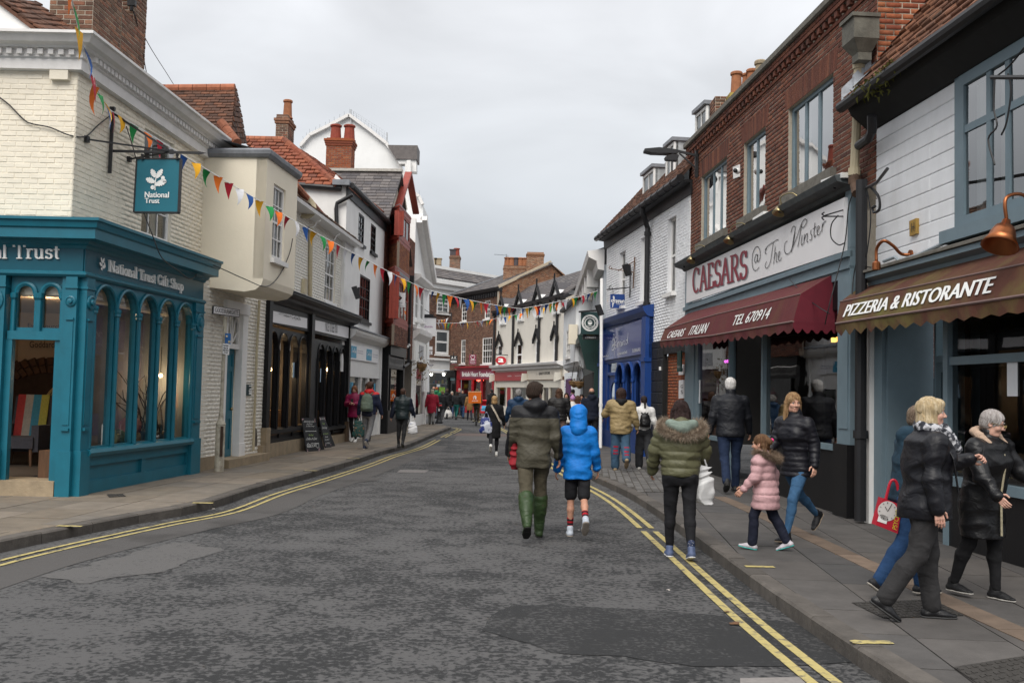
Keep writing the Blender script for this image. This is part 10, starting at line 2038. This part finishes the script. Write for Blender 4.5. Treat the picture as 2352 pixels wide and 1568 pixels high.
J11=person('navy_man','grey haired man in dark blue hooded jacket left of the boots man',(1188,1046),894,0,((8,4),(-8,14)),((0,12,16),(-4,12,14)),3,-6,4,z=0,bDD=1.1,jacket=dict(c=(.008,.030,.072),thick=.04,hem=-.1,hood='down',rough=.6),trousers=dict(c=(.035,.038,.045),fit=1.15),shoes=BSH,hair=('grey_short',(.17,.16,.15),(.34,.33,.32)))
J12=person('long_brown','woman with long brown hair in black puffer jacket and plaid trousers',(1282,1040),892,-4,((8,4),(-8,16)),((0,14,18),(-4,14,20)),3,-10,0,z=0,bDD=1.1,jacket=dict(c=(.010,.009,.009),thick=.05,hem=-.06,quilt=(.09,.016),rough=.5),trousers=dict(c=(.13,.085,.07),fit=1.25),shoes=WSH,hair=('long',(.06,.030,.017)))
J13=person('bobble','child in white quilted coat with lilac bobble hat',(1313,1032),909,-6,((6,2),(-6,12)),((0,16,16),(0,16,16)),3,0,0,z=0,child=1.08,bDD=1.05,jacket=dict(c=(.58,.56,.52),thick=.05,hem=-.08,quilt=(.09,.012),rough=.6),trousers=dict(c=(.03,.018,.04),fit=1.1),shoes=WSH,hair=('bobble',(.40,.20,.38)))
J14=person('navy_hoodie','balding man in navy hooded top and black trousers',(1357,1034),891,0,((8,2),(-8,14)),((-4,12,14),(4,12,14)),3,-8,0,z=0,bDD=1.14,jacket=dict(c=(.008,.011,.022),thick=.03,hem=-.08,hood='down',rough=.9),trousers=dict(c=BLK,fit=1.15),shoes=BSH,hair=('balding',(.06,.045,.035)))
J17=person('tan','curly haired person in tan ruched jacket and patched baggy jeans',(1424,1081),892,-2,((3,2),(-15,38)),((24,26,70,20),(-4,16,20)),2,0,4,bDD=1.12,jacket=dict(c=(.27,.20,.098),thick=.055,hem=-.15,rough=.6,wr=.013,wf=16,flare=-.01),trousers=dict(c=(.035,.075,.125),fit=1.62,split=([(.25,.012,.03)],lambda C,J:(C[:,1]<.0)&((np.abs(C[:,2]-.42)<.014)|(np.abs(C[:,2]-.36)<.012)|(np.abs(C[:,2]-.50)<.012))&(np.abs(np.abs(C[:,0])-.10)<.05))),shoes=dict(c=(.30,.22,.13),white=1,sole=(.26,.19,.12)),hair=('curly',(.024,.011,.008)))
s=SDF();nk=J17['nk'];S_=J17['S'];s.seg(nk+v3(-.08,-.07,-.0)*S_,nk+v3(0,-.13,-.04)*S_,.05*S_,.07*S_).seg(nk+v3(.08,-.07,.0)*S_,nk+v3(0,-.13,-.04)*S_,.05*S_,.07*S_);V,Q=s.mesh(.014);np_mesh('black_hood',V,Q,cloth(BLK),J17['root'])
J18=person('white_jacket','dark haired woman in white jacket and baggy charcoal trousers',(1477,1078),909,2,((4,2),(-16,36)),((6,12,10),(-4,14,12)),3,4,0,jacket=dict(c=(.62,.61,.60),thick=.03,hem=-.05,rough=.7,wr=.008),trousers=dict(c=(.022,.023,.026),fit=1.62),shoes=WSH,hair=('tail',(.018,.010,.009)))
backpack(J18,'small black leather backpack worn over the white jacket',None,(.26,.13,.33),cloth((.008,.008,.009),.35,'leather'),z=-.10)
J19=person('magenta','girl in magenta quilted coat looking down at her phone',(811,1015),886,176,((6,2),(-10,16)),((14,8,86,38),(16,8,88,40)),2,0,26,hand=(1.2,1.2),jacket=dict(c=(.20,.006,.050),thick=.04,hem=-.17,quilt=(.085,.010),rough=.5,waist=.95,flare=.01),trousers=dict(c=BLK,fit=.95),shoes=WSH,hair=('long',(.15,.060,.028),(.25,.11,.05)))
hp=(J19['arm'][0][2]+J19['arm'][1][2])/2+v3(0,.06,.06);t=thing('phone','dark phone held in both hands by the girl in magenta','phone',tuple(pw_(J19,hp)));MB().box(pw_(J19,hp),.075,.012,.15).bDD('phone_body',BIr,t)
J21=person('behind_boy','man in black jacket mostly hidden behind boy with green rucksack',(842,1013),880,172,((6,2),(-8,12)),((0,12,20),(0,12,20)),2,10,0,jacket=dict(c=BLK,thick=.03,hem=-.08),trousers=dict(c=(.02,.02,.022),fit=1.1),shoes=BSH,hair=('short',(.07,.045,.03)))
J20=person('rucksack_boy','boy in red and navy jacket with grey jeans walking away',(845,1031),877,-8,((2,2),(-18,30)),((-2,12,16),(6,13,14)),2,-8,-2,jacket=dict(c=(.010,.015,.038),thick=.035,hem=-.08,rough=.6,hood='down',split=([(.42,.010,.012)],lambda C,J:(C[:,2]>J['sh'][2]-.10*J['S'])&(C[:,2]>J['sh'][2]-.02*J['S']-.0*C[:,0]))),trousers=dict(c=(.12,.12,.125),fit=1.1),shoes=dict(c=(.012,.02,.05),white=1,sole=(.6,.58,.55)),hair=('short',(.045,.022,.014)))
backpack(J20,'sage green canvas rucksack on the boy in red and navy',None,(.32,.18,.46),cloth((.095,.125,.10),.85,'canvas'),z=.0)
bag_soft('teal floral shopping bag carried beside the boy with the rucksack','shopping bag',AtY(824,965,J20['Y']-.05),(.30,.12,.44),M('teal_floral',(.015,.06,.055),.7,.3,9,objco=True,mix2=((.22,.10,.05),16,.56,.60)),handles=.12)
J22=person('gilet','boy in black quilted gilet over navy sleeves',(922,1029),892,-4,((2,2),(-12,22)),((-8,14,12),(8,15,14)),2,-4,0,jacket=dict(c=(.012,.020,.022),thick=.045,hem=-.10,quilt=(.07,.010),rough=.45,split=([(.010,.013,.025)],lambda C,J:(np.abs(C[:,0])>.225*J['S']))),trousers=dict(c=(.012,.012,.013),fit=1.0),shoes=BSH,hair=('crop',(.05,.026,.018)))
bag_soft('white supermarket carrier bag in right hand of the boy in gilet','carrier bag',AtY(948,968,J22['Y']),(.26,.14,.34),M('white_carrier',(.62,.62,.63),.4,.1,9,.2,25,objco=True,mix2=((.06,.13,.40),5,.60,.63)),handles=.15)
def far(key,label,foot,head,yaw,coat,hem,tr,hair,z=0.0,stride=14,**k):
 jk=dict(c=coat,thick=k.pop('thick',.035),hem=hem);
 if 'hood' in k:jk['hood']=k.pop('hood')
 return person(key,label,foot,head,yaw,((stride,4),(-stride,20)),((-6,12,16),(6,12,16)),3,k.pop('ht',0),0,z=z,jacket=jk,trousers=dict(c=tr,fit=k.pop('fit',1.1)),shoes=k.pop('shoes',BSH),hair=hair,full=True,**k)
J23=far('brown_leather','person in brown leather jacket and dark cap near far corner',(964,963),893,-6,(.045,.024,.018),-.08,(.010,.014,.03),('beanie',(.02,.02,.022)),z=.12)
backpack(J23,'bright blue rucksack on the brown leather jacket near far corner',None,(.32,.18,.42),cloth((.01,.11,.34),.8,'canvas'),z=.0)
far('red_coat','woman in long dark red coat with grey bobbed hair',(991,975),894,0,(.27,.010,.028),-.36,(.15,.145,.14),('bob',(.34,.29,.20),(.5,.45,.35)),z=.12,thick=.05,fit=1.3,bDD=1.1)
far('green_hood','person in green hooded top and orange knitted hat',(1001,961),889,-10,(.012,.14,.06),-.05,(.03,.04,.06),('beanie',(.28,.07,.015)),hood='down')
far('khaki_beanie','man in charcoal overcoat and khaki beanie beside bollard',(1014,970),897,-12,(.014,.014,.016),-.22,(.06,.06,.062),('beanie',(.16,.13,.06)))
J27=far('black_hood','man in black hooded jacket carrying white shopping bag',(1025,962),893,-8,(.008,.008,.010),-.10,(.03,.032,.036),('short',(.05,.03,.02)),hood='down',bDD=1.1)
bag_soft('crumpled white shopping bag of groceries held by man in black hooded jacket','carrier bag',AtY(1030,941,J27['Y']-.2),(.50,.28,.50),M('grocery_bag',(.55,.53,.50),.45,.1,9,objco=True,mix2=((.35,.10,.06),4,.60,.64)),handles=.18)
far('scarf_woman','grey haired woman in black coat with pale scarf walking towards camera',(1037,960),899,176,(.010,.010,.012),-.20,(.03,.05,.10),('bob',(.38,.33,.27)))
far('teal_leggings','woman in short black puffer jacket and teal leggings',(1048,964),899,-14,(.010,.010,.011),.02,(.006,.085,.075),('long',(.03,.016,.012)),fit=.95,thick=.05)
far('grey_man','grey bearded man in black coat walking towards camera',(1054,958),892,178,(.009,.009,.010),-.2,(.015,.015,.018),('grey_short',(.28,.26,.25)))
far('spectacled_man','dark haired man in black padded coat and jeans facing camera',(1062,961),895,170,(.012,.013,.016),-.10,(.02,.05,.11),('short',(.03,.02,.015)),thick=.05)
far('camel_coat','woman in camel coat with blonde hair beside cyclist',(1078,965),902,10,(.24,.125,.04),-.30,(.015,.018,.03),('bob',(.42,.30,.14)),thick=.045)
far('bald_far','bald man in dark coat at the pharmacy window',(994,956),888,-20,(.02,.02,.025),-.1,(.02,.02,.025),('balding',(.1,.08,.06)))
far('black_fur','person in black fur hooded coat pushing the red pushchair',(1129,966),894,30,(.008,.008,.009),-.15,(.012,.012,.014),('short',(.015,.012,.012)),hood='down',thick=.05)
far('cap_man','man in black jacket and black cap in front of purple door',(1314,1000),894,-4,(.008,.008,.010),-.08,(.02,.02,.022),('cap',(.012,.012,.013)),z=.12,bDD=1.1)
far('long_dark_woman','woman with long dark wavy hair in pale jacket facing camera',(1299,1004),902,176,(.48,.45,.40),-.05,(.03,.04,.06),('long',(.025,.014,.010)),z=.12)
far('smiling_woman','woman in grey coat and white jumper with glasses facing camera',(1334,1008),905,178,(.07,.075,.085),-.2,(.02,.02,.03),('long',(.022,.013,.010)),z=.12)
far('orange_child','brown haired child in orange coat between the adults',(1325,1018),909,-4,(.60,.10,.012),-.05,(.02,.03,.05),('curly',(.06,.028,.016)),z=.12)
far('dark_left','person in blue jeans and dark jacket at the pharmacy corner',(958,960),897,-4,(.012,.012,.014),-.06,(.015,.05,.11),('short',(.03,.02,.015)),z=.12)
p=CF.X(CF.uv(716,900)[0],0,-.75);Jw=person('cafe_man','man in dark top seen eating behind the open coffee shop window',proj((p.x,p.y,.14)),866,-78,((6,2),(-4,4)),((10,8,100,20),(12,8,110,25)),4,0,6,z=.14,Yo=p.y,jacket=dict(c=(.012,.010,.012),thick=.03,hem=-.06),trousers=dict(c=BLK),shoes=BSH,hair=('short',(.06,.03,.018)))
g=G(1094,977,0);Yc_=g.y
Jc=person('cyclist','cyclist in green top and khaki beanie riding away from camera',(1094,968),893,0,((52,70),(16,18)),((42,10,14),(42,10,14)),14,0,-6,z=.20,Yo=Yc_,jacket=dict(c=(.008,.10,.085),thick=.03,hem=-.06),trousers=dict(c=(.10,.062,.033),fit=1.15),shoes=BSH,hair=('beanie',(.10,.085,.045)))
bx=thing('bicycle','black bicycle ridden away from camera by the delivery cyclist','bicycle',(g.x,g.y,0));R_=.34
def wheel(y):
 w=MB();w.tube([(g.x+0,g.y+y+R_*math.cos(2*math.pi*i/28),R_+R_*math.sin(2*math.pi*i/28))for i in range(29)],.022,8,False);o=w.bDD('wheel',M('tyre_rubber',(.012,.012,.012),.8),bx)
 s=MB();s.tube([(g.x,g.y+y+.30*math.cos(2*math.pi*i/28),R_+.30*math.sin(2*math.pi*i/28))for i in range(29)],.010,6,False)
 for i in range(16):s.bar((g.x,g.y+y,R_),(g.x,g.y+y+.3*math.cos(2*math.pi*i/16),R_+.3*math.sin(2*math.pi*i/16)),.004)
 s.bDD('rim',M('alloy_rim',(.4,.4,.42),.3,.1,metal=1),o)
wheel(-.52);wheel(.52)
m=MB();bbk=(g.x,g.y-.05,.30);st=(g.x,g.y-.22,.88);hd=(g.x,g.y+.34,.86)
for a,b in((bbk,st),(bbk,hd),(st,hd),(bbk,(g.x+.05,g.y-.52,R_)),(bbk,(g.x-.05,g.y-.52,R_)),(st,(g.x+.05,g.y-.52,R_)),(st,(g.x-.05,g.y-.52,R_)),((hd[0]+.05,hd[1],hd[2]),(g.x+.05,g.y+.52,R_)),((hd[0]-.05,hd[1],hd[2]),(g.x-.05,g.y+.52,R_))):m.tube([a,b],.018,7)
m.bDD('frame',BPt,bx);MB().tube([(g.x-.28,g.y+.36,1.02),(g.x-.1,g.y+.36,1.0),(g.x+.1,g.y+.36,1.0),(g.x+.28,g.y+.36,1.02)],.016,7).tube([hd,(g.x,g.y+.36,1.0)],.018,7).bDD('handlebar',BPt,bx);MB().ball((g.x,g.y-.24,.93),.13,10,sc=(.7,1.1,.35)).bDD('saddle',BPt,bx,True)
m=MB().bar((g.x-.16,g.y+.02,.16),(g.x-.02,g.y-.05,.30),.03).bar((g.x+.16,g.y-.12,.44),(g.x+.02,g.y-.05,.30),.03).box((g.x-.18,g.y+.02,.16),.1,.09,.025).box((g.x+.18,g.y-.12,.44),.1,.09,.025);m.bDD('pedals',BIr,bx)
a=AtY(1077,903,Yc_-.45);b=AtY(1106,903,Yc_-.45);z0=AtY(1090,926,Yc_-.45).z;z1=AtY(1090,901,Yc_-.45).z;tb=thing('delivery_box','orange cube delivery bag on the cyclist with white house and fork logo','bag',((a.x+b.x)/2,Yc_-.3,z0));om=M('orange_nylon',(.72,.15,.008),.5,.06,6,.1,30);xm=(a.x+b.x)/2;wd_=b.x-a.x
P=Plane((xm-wd_/2,Yc_-.45,z0),Vector((1,.10,.03)),(0,0,1));hh=z1-z0;m=MB();uBX(m,P,0,0,wd_,hh,0,.42);m.bDD('bag_body',om,tb);m=MB();uBX(m,P,-.01,hh,wd_+.01,hh+.05,.01,.44);m.bDD('lid',M('pale_orange',(.75,.40,.22),.5,.05),tb)
m=MB();text(m,'JUST EAT',[P.X(wd_*.28,hh*.26,.006),P.X(wd_*.74,hh*.26,.006),P.X(wd_*.74,hh*.16,.006),P.X(wd_*.28,hh*.16,.006)],.1,bold=.004);m.bDD('lettering',LWh,tb)
m=MB();cx0,cy0=wd_*.5,hh*.36;k_=hh*.36
for poly in([(-.42,0),(-.30,0),(-.30,.62),(-.52,.52),(0,1.0),(.0,.8),(-.08,.62),(-.16,.62),(-.16,.3),(-.42,.3)],[(.06,0),(.06,1.0),(.52,.52),(.36,.62),(.36,0)]):m.prism([P.X(cx0+x*k_,cy0+y*k_,.008)for x,y in poly],-P.n*.003)
m.bDD('house_logo',LWh,tb);m=MB()
for s in(-1,1):m.bar(pw_(Jc,Jc['sh']+v3(s*.13,-.06,.05)),(xm+s*.14,Yc_-.12,z1-.05),.05,.012)
m.bDD('strap',om,tb)
g2=G(1112,958,.0);pc=thing('pushchair','red pushchair with a blue seat liner pushed past the heart charity shop','pushchair',(g2.x,g2.y,0));rm_=M('red_pushchair_fabric',(.50,.012,.02),.6,.05);o=Vector((g2.x,g2.y,0))
MB().prism([o+Vector(q)for q in((-.25,-.1,.35),(.25,-.1,.35),(.27,.28,.92),(-.27,.28,.92))],(0,.06,0)).bDD('seat_back',rm_,pc);MB().box(o+Vector((0,-.25,.38)),.5,.42,.10).bDD('seat',rm_,pc);MB().prism([o+Vector((-.28,.30,.85)),o+Vector((.28,.30,.85)),o+Vector((.28,-.08,1.12)),o+Vector((-.28,-.08,1.12))],(0,.05,.06)).bDD('hood',rm_,pc);MB().box(o+Vector((0,-.30,.50)),.40,.28,.22).box(o+Vector((0,-.12,.68)),.34,.12,.2).bDD('liner',M('blue_liner',(.08,.35,.55),.7,.4,9),pc)
m=MB()
for s in(-1,1):m.tube([o+Vector((s*.27,-.5,.15)),o+Vector((s*.27,.2,.7)),o+Vector((s*.27,.55,1.05))],.016,6).tube([o+Vector((s*.27,.4,.12)),o+Vector((s*.27,-.1,.42))],.016,6)
m.tube([o+Vector((-.27,.55,1.05)),o+Vector((.27,.55,1.05))],.02,6).tube([o+Vector((-.27,-.45,.55)),o+Vector((.27,-.45,.55))],.02,6);m.bDD('frame',BIr,pc)
for sx in(-1,1):
 for y in(-.48,.4):MB().lathe([(.11,0),(.12,.01),(.12,.035),(.11,.045)],o+Vector((sx*.27,y,.12)),(1,0,0),14).bDD('wheel',_mats['tyre_rubber'],pc)
